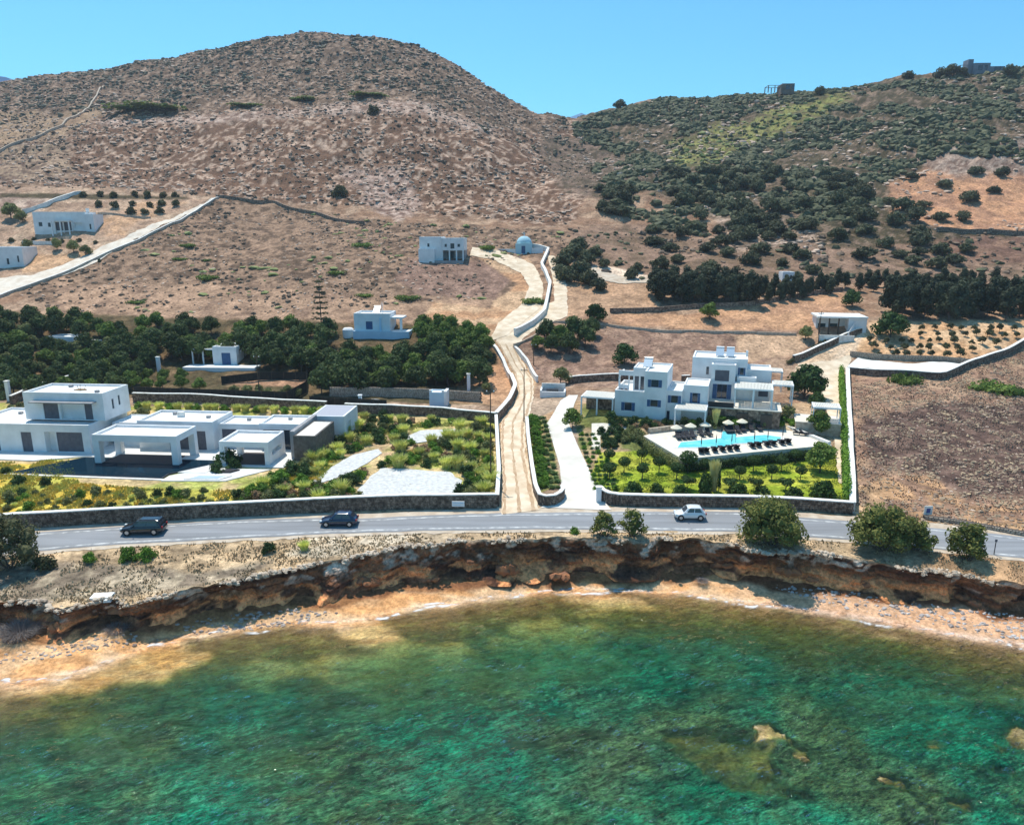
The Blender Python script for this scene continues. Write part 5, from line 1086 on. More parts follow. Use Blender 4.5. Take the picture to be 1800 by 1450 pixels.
# ================================================================ vegetation
def ico():
    t = (1 + 5 ** .5) / 2
    v = np.array([(-1, t, 0), (1, t, 0), (-1, -t, 0), (1, -t, 0), (0, -1, t), (0, 1, t), (0, -1, -t), (0, 1, -t), (t, 0, -1), (t, 0, 1), (-t, 0, -1), (-t, 0, 1)], float); v /= np.linalg.norm(v[0])
    f = np.array([(0, 11, 5), (0, 5, 1), (0, 1, 7), (0, 7, 10), (0, 10, 11), (1, 5, 9), (5, 11, 4), (11, 10, 2), (10, 7, 6), (7, 1, 8), (3, 9, 4), (3, 4, 2), (3, 2, 6), (3, 6, 8), (3, 8, 9), (4, 9, 5), (2, 4, 11), (6, 2, 10), (8, 6, 7), (9, 8, 1)])
    return v, f
IV, IF = ico()
def leafcloud(lobes, n, size, r, flat=0., inner=.78, out=1.06):
    """leaf-sized triangles and quads over and through a set of lobes, plus a rough dark core"""
    L = np.array(lobes, float); w = (L[:, 3] * L[:, 4] + L[:, 4] * L[:, 5] + L[:, 3] * L[:, 5]); w /= w.sum()
    k = r.choice(len(L), n, p=w); d = r.normal(size=(n, 3)); d /= np.linalg.norm(d, axis=1)[:, None]
    rad = inner + (out - inner) * r.random(n) ** .7; c = L[k, :3] + d * L[k, 3:6] * rad[:, None]
    nn = d + r.normal(size=(n, 3)) * .55; nn[:, 2] += .25; nn /= np.linalg.norm(nn, axis=1)[:, None]
    a = np.cross(nn, r.normal(size=(n, 3))); a /= np.linalg.norm(a, axis=1)[:, None]; b = np.cross(nn, a)
    s = size * (.6 + .8 * r.random(n))[:, None]; a = a * s; b = b * s * .75
    v = np.stack([c - a * .5, c + b * .6 + nn * s * .15, c + a * .6, c - b * .6 + nn * s * .1], 1).reshape(-1, 3)
    f = np.arange(n * 4).reshape(-1, 4)
    cv = []; cf = []; o = len(v)
    for l in L:
        q = IV * l[3:6] * .66 * (1 + r.normal(size=(12, 1)) * .1) + l[:3]; cv.append(q); cf.append(np.stack([IF[:, 0], IF[:, 1], IF[:, 2], IF[:, 2]], 1) + o); o += 12
    v = np.concatenate([v] + cv)
    return v, f, np.concatenate(cf)
def cloud_mesh(name, lobes, n, size, mat, seed):
    r = np.random.default_rng(seed); v, f, cf = leafcloud(lobes, n, size, r)
    me = bpy.data.meshes.new(name); me.from_pydata(v.tolist(), [], f.tolist() + [(a, b, c) for a, b, c, _ in cf.tolist()]); me.materials.append(mat); me.update(); return me
def trunk_mesh(pts, w0, w1, branches, seed, mat=BARK):
    rr = random.Random(seed); mb = MB()
    for i in range(len(pts) - 1):
        t0 = i / (len(pts) - 1); t1 = (i + 1) / (len(pts) - 1)
        a, b = pts[i], pts[i + 1]; mb.bar(a, b, w0 + (w1 - w0) * t0, seg=6, w2=w0 + (w1 - w0) * t1)
    for b0, b1 in branches: mb.bar(b0, b1, w1 * .8, seg=5, w2=w1 * .3)
    return mb.mesh('trunk', mat)
def rlobes(n, R_, z0, z1, rr, top=.7, flat=.7, low=.28):
    out = []
    for i in range(n):
        a = 2 * math.pi * (i / n * 2.4 + rr.random() * .25); t = i / max(1, n - 1); z = z0 + (z1 - z0) * (t * .85 + .1); q = R_ * (1 - (1 - top) * 0 - t ** 1.6 * (1 - .35)) * rr.uniform(.45, .68)
        s = R_ * rr.uniform(.36, .56) * (1 - .25 * t); out.append((math.cos(a) * q, math.sin(a) * q, z, s, s, s * flat))
    out.append((0, 0, (z0 + z1) / 2, R_ * .6, R_ * .6, (z1 - z0) * .4)); return out
PROTO = {}
def proto(kind, mat, h, R_, nl, nleaf, size, tr=.22, z0=None, flat=.75, var=3, tw=.3, seed=0):
    lst = []
    for k in range(var):
        rr = random.Random(seed * 31 + k); zz = h * tr if z0 is None else z0
        lob = rlobes(nl, R_, zz + R_ * .25, h - R_ * .35, rr, flat=flat)
        cm = cloud_mesh('crown', lob, nleaf, size, mat, seed * 7 + k); tm = None
        if tr > 0:
            lean = rr.uniform(-.12, .12) * h; pts = [(0, 0, -.4), (lean * .3, 0, zz * .6), (lean, rr.uniform(-.1, .1), h * .72)]
            tm = trunk_mesh(pts, tw, tw * .5, [((lean * .6, 0, zz * .9), (l[0], l[1], l[2])) for l in lob[:5]], k)
        lst.append((cm, tm))
    PROTO[kind] = lst
proto('pine', F_DARK, 6.4, 3.0, 11, 1500, .42, .22, seed=1, tw=.35)
proto('green_tree', F_MID, 5.6, 2.7, 10, 1300, .42, .2, seed=2)
proto('olive', F_OLIVE, 4.2, 2.2, 9, 1000, .34, .22, seed=3)
proto('windbreak', F_WIND, 8.4, 2.4, 13, 1500, .46, .12, seed=4, flat=1.2)
proto('dark_round', F_TOP, 4.6, 2.7, 10, 1500, .36, .1, seed=5)
proto('scrub', F_SCRUB, 2.0, 1.5, 6, 420, .34, .0, z0=-.2, seed=6)
proto('slope_tree', F_SLOPE, 3.6, 2.7, 9, 620, .50, .03, seed=7, var=6)
proto('flat_scrub', F_MID, 1.1, 3.0, 9, 700, .36, .0, z0=-.5, flat=.34, seed=8)
proto('orchard', F_SCRUB, 2.5, 1.2, 6, 300, .30, .3, seed=9, tw=.12)
proto('shrub', F_GREEN, 1.5, 1.15, 6, 600, .19, .0, z0=-.25, seed=10)
proto('dark_shrub', F_TOP, 1.6, 1.2, 6, 600, .19, .0, z0=-.25, seed=11)
proto('brown_shrub', F_BROWN, 1.2, .95, 6, 450, .17, .0, z0=-.25, seed=12)
proto('olive_shrub', F_OLIVE, 1.5, 1.2, 6, 600, .20, .0, z0=-.25, seed=13)
proto('leafy_shrub', foliage('leafy_shrub_foliage', (.045, .085, .02), (.12, .19, .04)), 1.6, 1.2, 9, 900, .22, .0, z0=-.25, seed=14)
def ball(kind, mat, h, r_, trunk, n=900, size=.13, multi=0):
    lst = []
    for k in range(2):
        rr = random.Random(k + 5)
        if multi:
            lob = [(rr.uniform(.35, .6) * math.cos(a), rr.uniform(.35, .6) * math.sin(a), trunk + rr.uniform(.1, .5), r_ * .62, r_ * .62, r_ * .36) for a in (k, k + 2.0, k + 4.2)]
            tm = trunk_mesh([(0, 0, -.2), (0, 0, trunk * .35)], .14, .1, [((0, 0, trunk * .3), l[:3]) for l in lob], k)
        else:
            lob = [(0, 0, trunk + r_ * .75, r_, r_, r_ * .72)]; tm = trunk_mesh([(0, 0, -.2), (.03, 0, trunk + .1)], .13, .1, [], k)
        lst.append((cloud_mesh('crown', lob, n, size, mat, 40 + k), tm))
    PROTO[kind] = lst
ball('topiary', F_TOP, 2, .78, .95); ball('cloud_topiary', F_TOP, 2, .9, .9, multi=1)
def tuft(kind, mat, h, r_, n, w=.06, var=3, lean=.6):
    lst = []
    for k in range(var):
        r = np.random.default_rng(k + 70); a = r.random(n) * 2 * np.pi; q = r_ * .35 * r.random(n) ** .5; t = lean * r.random(n); hh = h * (.55 + .45 * r.random(n)); ww = w * (.6 + .8 * r.random(n))
        b = np.stack([np.cos(a) * q, np.sin(a) * q, np.full(n, -.1)], 1); d = np.stack([np.cos(a), np.sin(a), np.zeros(n)], 1); s = np.stack([-np.sin(a + r.normal(size=n)), np.cos(a + r.normal(size=n)), np.zeros(n)], 1) * ww[:, None]
        m = b + d * (t * hh * .35)[:, None]; m[:, 2] = hh * .6; e = b + d * (t * hh * .95 + .05)[:, None]; e[:, 2] = hh * (1 - .3 * t)
        v = np.stack([b - s, b + s, m + s * .8, m - s * .8, e - s * .25, e + s * .25], 1).reshape(-1, 3); i = np.arange(n)[:, None] * 6
        f = np.concatenate([i + [0, 1, 2, 3], i + [3, 2, 5, 4]]); lst.append((npmesh('blades', v, f, mat), None))
    PROTO[kind] = lst
tuft('grass_tuft', F_YEL, 1.6, 1.3, 420, .05); tuft('agave', foliage('grey_green_blades', (.09, .15, .05), (.20, .28, .10)), .9, 1.1, 110, .09, lean=1.1); tuft('golden_column', foliage('golden_grass', (.50, .46, .16), (.75, .68, .32)), 4.2, .9, 900, .05, lean=.16)
tuft('dry_twigs', F_DRYG, 1.7, 3.6, 1500, .012, lean=1.4)
NAMES = dict(leafy_shrub='leafy_shrub', pine='pine_tree', green_tree='broad_tree', olive='olive_tree', windbreak='windbreak_tree', dark_round='evergreen_tree', scrub='scrub_bush', slope_tree='slope_tree', flat_scrub='spreading_bush', orchard='orchard_tree',
             shrub='green_shrub', dark_shrub='dark_shrub', brown_shrub='brown_shrub', olive_shrub='olive_shrub', topiary='topiary_tree', cloud_topiary='cloud_pruned_tree', grass_tuft='grass_clump', agave='bladed_plant', golden_column='ornamental_grass', dry_twigs='dry_bush')
CATS = dict(leafy_shrub='shrub', scrub='bush', flat_scrub='bush', shrub='shrub', dark_shrub='shrub', brown_shrub='shrub', olive_shrub='shrub', grass_tuft='grass clump', agave='plant', golden_column='ornamental grass', dry_twigs='bush')
cnt = {}
def plant(kind, u, v, s, label, group=None, sz=1.0, at=None, z=None, cat=None):
    g = at or G(u, v)
    k = cnt.get(kind, 0); cnt[kind] = k + 1
    cm, tm = PROTO[kind][k % len(PROTO[kind])]; rz = random.uniform(0, 6.28); sc_ = (s * random.uniform(.93, 1.07), s * random.uniform(.93, 1.07), s * sz)
    loc = (g[0], g[1], (z if z is not None else g[2]) - .05)
    if tm is None:
        o = link(NAMES[kind], cm, None, loc, rz); o.scale = sc_
        return tag(o, label, cat or CATS.get(kind, 'tree'), group)
    e = empty(NAMES[kind], loc, rz, label, cat or CATS.get(kind, 'tree'), group); e.scale = sc_
    link('trunk', tm, e); link('crown', cm, e); return e
ORD = 'first second third fourth fifth sixth seventh eighth ninth tenth eleventh twelfth thirteenth fourteenth fifteenth sixteenth seventeenth eighteenth nineteenth'.split()
TENS = {2: 'twent', 3: 'thirt', 4: 'fort', 5: 'fift', 6: 'sixt', 7: 'sevent', 8: 'eight', 9: 'ninet'}
def ordw(n): return ORD[n - 1] if n < 20 else (TENS[n // 10] + 'ieth' if n % 10 == 0 else TENS[n // 10] + 'y-' + ORD[n % 10 - 1])
def rank(pts, rows=None):
    """where each plant stands in its cluster: its row, and its place in the row counted from the left"""
    n = len(pts); rows = rows or (1 if n < 7 else 2 if n < 16 else 3 if n < 40 else 5)
    o = sorted(range(n), key=lambda i: -pts[i][1]); out = {}; nm = {1: [''], 2: ['nearer row', 'farther row'], 3: ['nearest row', 'middle row', 'farthest row'], 5: ['nearest row', 'second nearest row', 'middle row', 'second farthest row', 'farthest row']}[rows]
    for r in range(rows):
        g = sorted(o[r * n // rows:(r + 1) * n // rows], key=lambda i: pts[i][0])
        for k, i in enumerate(g): out[i] = ', ' + ('leftmost' if k == 0 else 'rightmost' if k == len(g) - 1 else ordw(k + 1) + ' from left') + (' in ' + nm[r] if nm[r] else '')
    return [out[i] for i in range(n)]
def rk(pts): return zip(pts, rank(pts))
def inpoly(poly, n, mind, seed, avoid=()):
    r = random.Random(seed); out = []; us = [p[0] for p in poly]; vs = [p[1] for p in poly]; tries = 0
    while len(out) < n and tries < n * 60:
        tries += 1; u = r.uniform(min(us), max(us)); v = r.uniform(min(vs), max(vs))
        if pdist(np.array([u]), np.array([v]), poly)[0] > 0: continue
        if any(pdist(np.array([u]), np.array([v]), a)[0] < 2 for a in avoid): continue
        if any((u - a) ** 2 + ((v - b) * 2.2) ** 2 < mind ** 2 for a, b in out): continue
        out.append((u, v))
    return sorted(out, key=lambda p: p[1])
# --- pine grove on the left
AV = [[(590, 596), (730, 596), (730, 632), (590, 632)], [(325, 640), (445, 636), (445, 668), (325, 668)], [(385, 655), (550, 660), (550, 700), (385, 700)], [(60, 592), (180, 600), (180, 616), (60, 616)]]
for i, ((u, v), rl) in enumerate(rk(inpoly([(-70, 590), (100, 590), (240, 612), (430, 612), (560, 608), (600, 634), (730, 636), (840, 622), (862, 680), (700, 694), (565, 694), (550, 662), (445, 648), (445, 636), (320, 636), (255, 648), (245, 690), (200, 700), (-70, 700)], 150, 21, 3, AV))):
    kind = ('pine', 'pine', 'green_tree', 'pine', 'olive')[i % 5] if u < 300 else ('pine', 'green_tree', 'pine', 'pine')[i % 4]
    sz = random.uniform(.72, .98) * (.78 if v > 655 and u < 300 else 1)
    where = 'in the grove'
    plant(kind, u, v, sz, {'pine': 'dark rounded pine ', 'green_tree': 'bright green broad tree ', 'olive': 'grey-green olive '}[kind] + where + rl, 'trees of the grove left of the dirt track')
for i, ((u, v), rl) in enumerate(rk(inpoly([(-60, 562), (100, 566), (300, 578), (560, 584), (600, 592), (430, 600), (240, 600), (-60, 585)], 34, 20, 4))):
    plant('pine' if i % 3 else 'green_tree', u, v, random.uniform(.62, .8), 'dark tree at the far grove edge' + rl, 'trees of the grove left of the dirt track')
for (u, v), rl in rk(inpoly([(735, 575), (840, 590), (855, 625), (740, 630)], 14, 22, 6)): plant('green_tree', u, v, .85, 'bushy tree right of the pale blue house' + rl, 'trees of the grove left of the dirt track')
for u, v, s in [(905 - 50, 690, .5), (848, 678, .6)]: plant('olive', u, v, s, 'low olive tree spreading over the orange yard' if s < .55 else 'olive tree at the right corner of the pine grove')
# araucaria-like conifer
g = G(566, 588); r_ = empty('norfolk_pine', g, 0, 'tall slender tiered conifer standing above the grove left of the pale blue house', 'tree')
MB().bar((0, 0, -.5), (0, 0, 12.5), .35, seg=8, w2=.06).build('trunk', BARK, r_)
for k in range(8):
    zz = 3.5 + k * 1.15; Lb = 2.2 * (1 - k / 10); lob = [(math.cos(a) * Lb * q, math.sin(a) * Lb * q, zz + .1 * q, .42, .42, .16) for a in np.arange(5) * 1.257 + k for q in (.4, .85)]
    link('branch_tier', cloud_mesh('branch_tier', lob, 150, .26, F_SCRUB, 200 + k), r_)
# --- windbreaks
def row(poly, n, mind, seed, kind, s, label, group):
    for (u, v), rl in rk(inpoly(poly, n, mind, seed)): plant(kind, u, v, random.uniform(*s), label + rl, group)
row([(1150, 516), (1325, 522), (1330, 538), (1150, 534)], 26, 15, 11, 'windbreak', (.78, .95), 'tall dark tree in the block behind the field wall', 'dark windbreak trees across the valley')
row([(1325, 520), (1480, 500), (1490, 514), (1330, 536)], 18, 12, 12, 'windbreak', (.5, .62), 'lower dark tree beside the reddish field', 'dark windbreak trees across the valley')
row([(1480, 500), (1800, 505), (1880, 505), (1880, 520), (1490, 515)], 30, 13, 13, 'windbreak', (.48, .62), 'dark tree in the far hedge row', 'dark windbreak trees across the valley')
row([(1550, 540), (1880, 540), (1880, 566), (1560, 566)], 32, 16, 14, 'windbreak', (.85, 1.05), 'tall dark tree directly above the orchard', 'dark windbreak trees across the valley')
for u, v, s, k, lab in [(1565, 592, 1.25, 'dark_round', 'big rounded evergreen at the left end of the young orchard'), (1416, 598, .82, 'olive', 'rounded grey-green tree left of the small terrace house'), (1048, 566, 1.0, 'dark_round', 'single dark round tree standing in the dry field beside the track'),
    (1497, 540, .95, 'dark_round', 'dark tree at the right end of the reddish field wall'), (1247, 562, .75, 'green_tree', 'bushy green tree in the reddish field below the windbreak'), (985, 675, .85, 'olive', 'green tree beside the low wall behind the gate enclosure'), (1098, 640, 1.0, 'dark_round', 'dark tall tree left behind the left white house'),
    (1414, 700, 1.45, 'dark_round', 'large dense evergreen beside the lane right of the pergolas'), (1436, 716, .62, 'dark_round', 'small evergreen just below the large lane evergreen'), (1438, 762, .74, 'green_tree', 'broad green tree at the right corner of the pool terrace'), (1441, 830, .82, 'green_tree', 'large bushy tree at the right end of the lawn'),
    (1385, 738, .6, 'olive', 'small olive tree at the edge of the stone garden terrace'), (1006, 752, .62, 'green_tree', 'bushy green tree at the bend of the white driveway'), (1075, 742, .45, 'dark_round', 'small dark tree against the left white house')]:
    plant(k, u, v, s, lab)
TH = [(960, 600, .8), (985, 606, .85), (1010, 600, .9), (945, 615, .6), (1030, 610, .8), (1000, 622, .75), (970, 620, .65), (1040, 590, .7)]
for (u, v, s), rl in zip(TH, rank(TH)):
    plant('green_tree' if u % 2 else 'pine', u, v, s, 'green tree in thicket right of track junction' + rl, 'thicket right of the track junction')
# valley trees near the chapel
CH_ = [(990, 470, 1.0), (1008, 455, 1.1), (1020, 488, 1.1), (998, 495, 1.0), (1035, 500, .9), (1050, 510, .8), (1015, 440, .9), (1045, 450, .7), (1062, 470, .6), (1110, 490, .7), (1030, 465, .9), (985, 485, .8), (1120, 478, .6)]
for (u, v, s), rl in zip(CH_, rank(CH_)):
    plant('slope_tree', u, v, s * 1.25, 'dark tree clumped beside the upper dirt track' + rl, 'dark clump beside the upper track')
# scattered trees over the slopes
for poly, n, md, sd, s, kind, lab in [
    ([(1140, 400), (1330, 400), (1450, 440), (1440, 480), (1330, 490), (1160, 480)], 20, 26, 21, (.9, 1.4), 'slope_tree', 'dark bushy tree on the valley floor'),
    ([(1170, 290), (1500, 300), (1530, 380), (1400, 420), (1260, 430), (1180, 380)], 95, 14, 22, (.7, 1.7), 'slope_tree', 'dark evergreen in the gully'),
    ([(1480, 340), (1660, 370), (1650, 430), (1500, 470), (1450, 420)], 16, 30, 23, (1.0, 1.7), 'slope_tree', 'dark tree left of the orange slide'),
    ([(1050, 330), (1110, 340), (1110, 390), (1060, 380)], 9, 18, 24, (1.0, 1.6), 'slope_tree', 'dark tree clumped on the big hill flank'),
    ([(1590, 300), (1790, 300), (1860, 340), (1860, 395), (1640, 390)], 9, 45, 25, (.9, 1.4), 'slope_tree', 'dark tree on the orange slope'),
    ([(1550, 420), (1700, 440), (1690, 475), (1560, 475)], 7, 34, 26, (1.0, 1.3), 'slope_tree', 'dark tree above the far hedge row')]:
    for (u, v), rl in rk(inpoly(poly, n, md, sd)): plant(kind, u, v, random.uniform(*s), lab + rl, 'trees scattered over the hills', sz=random.uniform(.6, 1))
for u, v, s, z, lab in [(598, 345, 2.2, 1, 'single dark round bush on the big hill left of the pale scree'), (656, 200, 2.2, 1, 'lone green tree standing on the pale terrace line of the big hill'), (262, 192, 6.5, .35, 'large dark patch of scrub on the shoulder of the big hill'), (430, 186, 3.4, .4, 'medium dark scrub patch right of the largest scrub patch'), (540, 176, 3.8, .45, 'dark oval scrub patch above the middle of the terrace line'),
                        (650, 168, 3.6, .4, 'faint dark scrub patch near the right end of the terrace line')]:
    plant('scrub' if s < 2.5 else 'flat_scrub', u, v, s if s < 2.5 else s * .9, lab, sz=z)
for u, v, s, lab in [(365, 489, 1.25, 'low dark green bush nearest the middle of the lower left slope'), (720, 524, 1.15, 'low bright green bush below the two-storey slope house'), (590, 480, 1.0, 'dark low bush on the slope left of the two-storey house'), (640, 432, 1.2, 'green bush left of the two-storey slope house'),
    (852, 436, 1.2, 'green bush right of the two-storey slope house'), (640, 520, .8, 'small green bush left of the bright green bush'), (330, 432, .9, 'yellow-green bush high on the lower left slope'), (318, 456, .7, 'small dark bush under the yellow-green one'), (240, 532, .8, 'low green bush by the pale clearing at the grove edge'), (940, 530, 1.2, 'green bush growing against the winding whitewashed wall'), (365, 458, .7, 'olive coloured low bush right of the small dark bush')]:
    plant('flat_scrub', u, v, s, lab)
plant('flat_scrub', 1592, 673, 1.05, 'domed dark green bush against the angled white coping wall', sz=2.0)
for u, v, s in [(1745, 684, 1.5)]: plant('flat_scrub', u, v, s, 'wide low dark green bush at the right edge of the bare field', sz=1.2)
plant('flat_scrub', 1790, 690, 1.0, 'low dark bush cut by the right edge beside the wide one', sz=1.2)
# orchards
ob_ = [(u, v) for v in (345, 362, 374) for u in (150, 178, 206, 232, 258, 284, 312)]
ob_ = [p for p in ob_ if p not in ((150, 374), (178, 374), (206, 374), (312, 374), (150, 362))]
for (u, v), rl in zip(ob_, rank(ob_, 3)):
    plant('scrub', u + random.uniform(-6, 6), v + random.uniform(-2, 2), random.uniform(.85, 1.3), 'small dark orchard tree above the farmhouse' + rl, 'orchard above the farmhouse', cat='tree')
FH = [(20, 385, 1.6), (40, 392, 1.2), (100, 440, 1.1), (130, 445, 1.2), (150, 450, 1.0), (20, 425, .9), (60, 422, .7), (85, 424, .7), (110, 426, .7), (140, 424, .7), (168, 428, .7), (50, 440, 1.0), (175, 460, .6)]
for (u, v, s), rl in zip(FH, rank(FH)):
    plant('olive' if s > .95 else 'scrub', u, v, s * .8, 'shrubby tree in front of the long farmhouse' + rl, 'trees round the farmhouse', cat='tree')
YO = []
for rr_ in range(5):
    for c in range(12):
        u = 1522 + c * 24 + rr_ * 6 + random.uniform(-6, 6); v = 580 + rr_ * 12 + random.uniform(-2, 2) + c * .3
        if v > 640 - max(0, (u - 1690)) * .42 - 4 or u < 1512 + (20 if rr_ < 2 else 0) or (u < 1608 and v < 598): continue
        YO.append((u, v))
for (u, v), rl in rk(YO): plant('orchard', u, v, random.uniform(.55, .85), 'sparse young fruit tree in the orchard' + rl, 'young orchard trees')
# --- villa garden planting
VG = [(560, 745), (600, 728), (862, 746), (866, 872), (600, 882), (430, 884), (440, 862), (560, 800)]
AVG = [[(622, 862), (650, 828), (730, 820), (806, 826), (822, 850), (786, 878), (634, 878)], [(712, 772), (740, 755), (806, 752), (800, 770), (730, 784)], [(540, 852), (580, 815), (640, 788), (690, 780), (690, 806), (620, 835), (575, 856)]]
K = ['grass_tuft', 'shrub', 'dark_shrub', 'dark_shrub', 'olive_shrub', 'brown_shrub', 'shrub', 'grass_tuft', 'shrub']
LB = dict(grass_tuft='pale grass clump', shrub='bright green shrub', dark_shrub='dark green shrub', brown_shrub='reddish brown shrub', olive_shrub='grey-green shrub')
def side(u, v): return 'beside the dirt track wall' if u > 815 else ('around the large gravel circle' if v > 815 and u > 620 else ('near the small upper gravel patch' if u > 680 else ('at the foot of the gravel path' if v > 800 else 'between the villa and the gravel path')))
for i, ((u, v), rl) in enumerate(rk(inpoly(VG, 175, 15.5, 31, AVG))):
    k = random.choice(K) if u < 800 else random.choice(['grass_tuft', 'grass_tuft', 'shrub', 'dark_shrub', 'olive_shrub'])
    plant(k, u, v, random.uniform(.7, 1.15) * (1.15 if k == 'grass_tuft' else 1), f'{LB[k]} in the villa garden{rl}', 'planting of the villa garden')
for i, ((u, v), rl) in enumerate(rk(inpoly([(-20, 866), (250, 866), (330, 864), (440, 862), (430, 886), (300, 898), (60, 914), (-20, 918)], 62, 14, 32))):
    k = random.choice(['olive_shrub', 'grass_tuft', 'dark_shrub', 'olive_shrub', 'shrub', 'olive_shrub']); plant(k, u, v, random.uniform(.35, .85), f'{LB[k]} between infinity pool and road{rl}', 'planting below the infinity pool')
for i, (u, v, s) in enumerate([(33, 850, .9), (82, 852, .8), (12, 832, .7), (398, 815, 1.6), (380, 830, 1.0), (412, 822, 1.1)]):
    plant('dark_shrub', u, v, s, ['dark shrub in the yellow grass left of the infinity pool', 'round dark shrub at the left corner of the infinity pool', 'green shrub at the far left of the yellow grass', 'tall dark green bush between the infinity pool and the smaller canopy', 'low dark bush at the right corner of the infinity pool', 'dark bush under the edge of the smaller canopy'][i])
for i, u in enumerate(range(245, 590, 17)):
    plant('grass_tuft' if i % 3 else 'shrub', u + random.uniform(-4, 4), 718 + (u - 245) * .03, .95, ('pale grass clump' if i % 3 else 'green shrub') + ' in the row behind the villa roofs, ' + ordw(i + 1) + ' from left', 'row of plants behind the villa roofs')
BW = [(8, 700), (22, 726), (40, 722), (6, 740), (240, 740), (250, 732)]
for (u, v), rl in rk(BW): plant('olive_shrub', u, v, 1.2, 'grey-green shrub against the back of the villa' + rl, 'shrubs behind the villa')
for (u, v), rl in rk(inpoly([(395, 690), (530, 694), (520, 704), (400, 704)], 9, 18, 33)): plant('olive', u, v, .5, 'small tree in the netted dug plot' + rl, 'trees in the dug plot', cat='tree')
for (u, v), rl in rk(inpoly([(255, 668), (340, 668), (380, 690), (250, 694)], 7, 26, 34)): plant('green_tree', u, v, .5, 'small green tree in the plot behind the villa' + rl, 'trees in the back plot')
# driveway beds
for r0 in range(16):
    t = r0 / 15; v = 735 + t * 122; uL = 932 + t * 14; uR = 962 + t * 26
    for q in range(4):
        u = uL + (uR - uL) * (q + .3) / 4 + random.uniform(-1.5, 1.5)
        plant('agave' if q > 1 else 'shrub', u, v + random.uniform(-2, 2), random.uniform(.5, .75) if q > 1 else random.uniform(.6, .85), ('bladed plant' if q > 1 else 'green shrub') + f' left of the driveway, {ordw(r0 + 1)} row down, {ORD[q]} from left', 'planting left of the driveway')
for r0 in range(13):
    t = r0 / 12; v = 765 + t * 95; uL = 1014 + t * 28
    for q in range(4):
        u = uL + 7 + q * 11 + random.uniform(-2, 2)
        if u > 1052 + t * 14 and v < 800: continue
        plant('agave' if (q + r0) % 3 else 'shrub', u, v, random.uniform(.38, .6), ('bladed plant' if (q + r0) % 3 else 'low green shrub') + f' right of the driveway, {ordw(r0 + 1)} row down, {ORD[q]} from left', 'planting right of the driveway')
for (u, v), rl in rk(inpoly([(1055, 757), (1125, 755), (1128, 780), (1060, 790)], 16, 13, 36)): plant('olive_shrub' if u > 1090 else 'dark_shrub', u, v, .8, 'clipped shrub left of the pool terrace' + rl, 'shrubs left of the pool terrace')
for (u, v), rl in rk(inpoly([(1070, 738), (1200, 744), (1190, 756), (1080, 752)], 20, 10, 37)): plant('dark_shrub' if int(u) % 3 else 'brown_shrub', u, v, .72, 'dark shrub along the left white house' + rl, 'shrubs along the left white house')
for (u, v), rl in rk(inpoly([(1200, 741), (1380, 738), (1400, 752), (1330, 748), (1200, 752)], 22, 11, 38)): plant(random.choice(['olive_shrub', 'shrub', 'dark_shrub']), u, v, .8, 'shrub between the houses and the parasols' + rl, 'shrubs behind the parasols')
# lawn: topiary and the row of shrubs by the wall
TPL = [(1071, 814), (1128, 814), (1097, 831), (1158, 831), (1071, 843), (1129, 842), (1189, 843), (1239, 832), (1300, 844), (1324, 829), (1356, 843), (1373, 828), (1407, 844), (1398, 815)]
TL_ = ['upper left clipped ball tree by the driveway bed', 'ball tree nearest the front left corner of the pool terrace wall', 'second ball tree from the driveway in the middle row', 'ball tree on the lawn just left of the terrace corner', 'lower left clipped ball tree by the driveway bed', 'ball tree in the lower row, second from the driveway', 'ball tree below the front corner of the pool terrace',
       'ball tree left of the tall golden grass', 'ball tree right of the tall golden grass', 'ball tree under the middle of the terrace hedge', 'smaller ball tree in the centre right of the lawn', 'ball tree close under the right half of the terrace hedge', 'ball tree furthest right on the open lawn', 'small ball tree touching the terrace hedge on the right']
for (u, v), lb in zip(TPL, TL_): plant('topiary', u, v, random.uniform(.92, 1.15), lb)
plant('topiary', 1209, 831, 1.45, 'largest dark ball tree at the foot of the terrace corner')
for (u, v), lb in zip([(1208, 860), (1282, 861), (1328, 864), (1381, 862)], ['leftmost cloud-pruned tree with several pads near the wall', 'cloud-pruned tree just right of the golden grass', 'cloud-pruned tree in the middle of the lawn front', 'rightmost cloud-pruned tree near the wall']): plant('cloud_topiary', u, v, 1.0, lb)
for i, (u, s, z) in enumerate([(1112, 1.15, 1.1), (1155, .95, 1.1), (1195, .9, 1.1), (1240, 1.05, 1.8), (1298, 1.1, 1.0), (1340, 1.05, .9), (1395, 1.1, .9), (1447, 1.5, 1.15)]):
    plant('leafy_shrub', u, 869 + max(0, (u - 1300)) * .05, s, ['leftmost', 'second', 'third', 'tallest, fourth', 'fifth', 'sixth', 'seventh', 'biggest, rightmost'][i] + ' leafy bush in the row along the roadside lawn wall', sz=z)
plant('golden_column', 1254, 862, 1.0, 'tall golden ornamental grass column near the wall of the lawn'); plant('golden_column', 1257, 752, .75, 'tall golden grass column behind the row of straw parasols')
g = G(1263, 864); r_ = empty('cypress_tree', g, 0, 'thin dark cypress right beside the golden ornamental grass', 'tree'); MB().bar((0, 0, -.3), (0, 0, 3), .1, seg=6, w2=.03).build('trunk', BARK, r_)
link('crown', cloud_mesh('crown', [(0, 0, .8 + k * .45, .28 - k * .03, .28 - k * .03, .4) for k in range(6)], 500, .12, F_TOP, 300), r_)
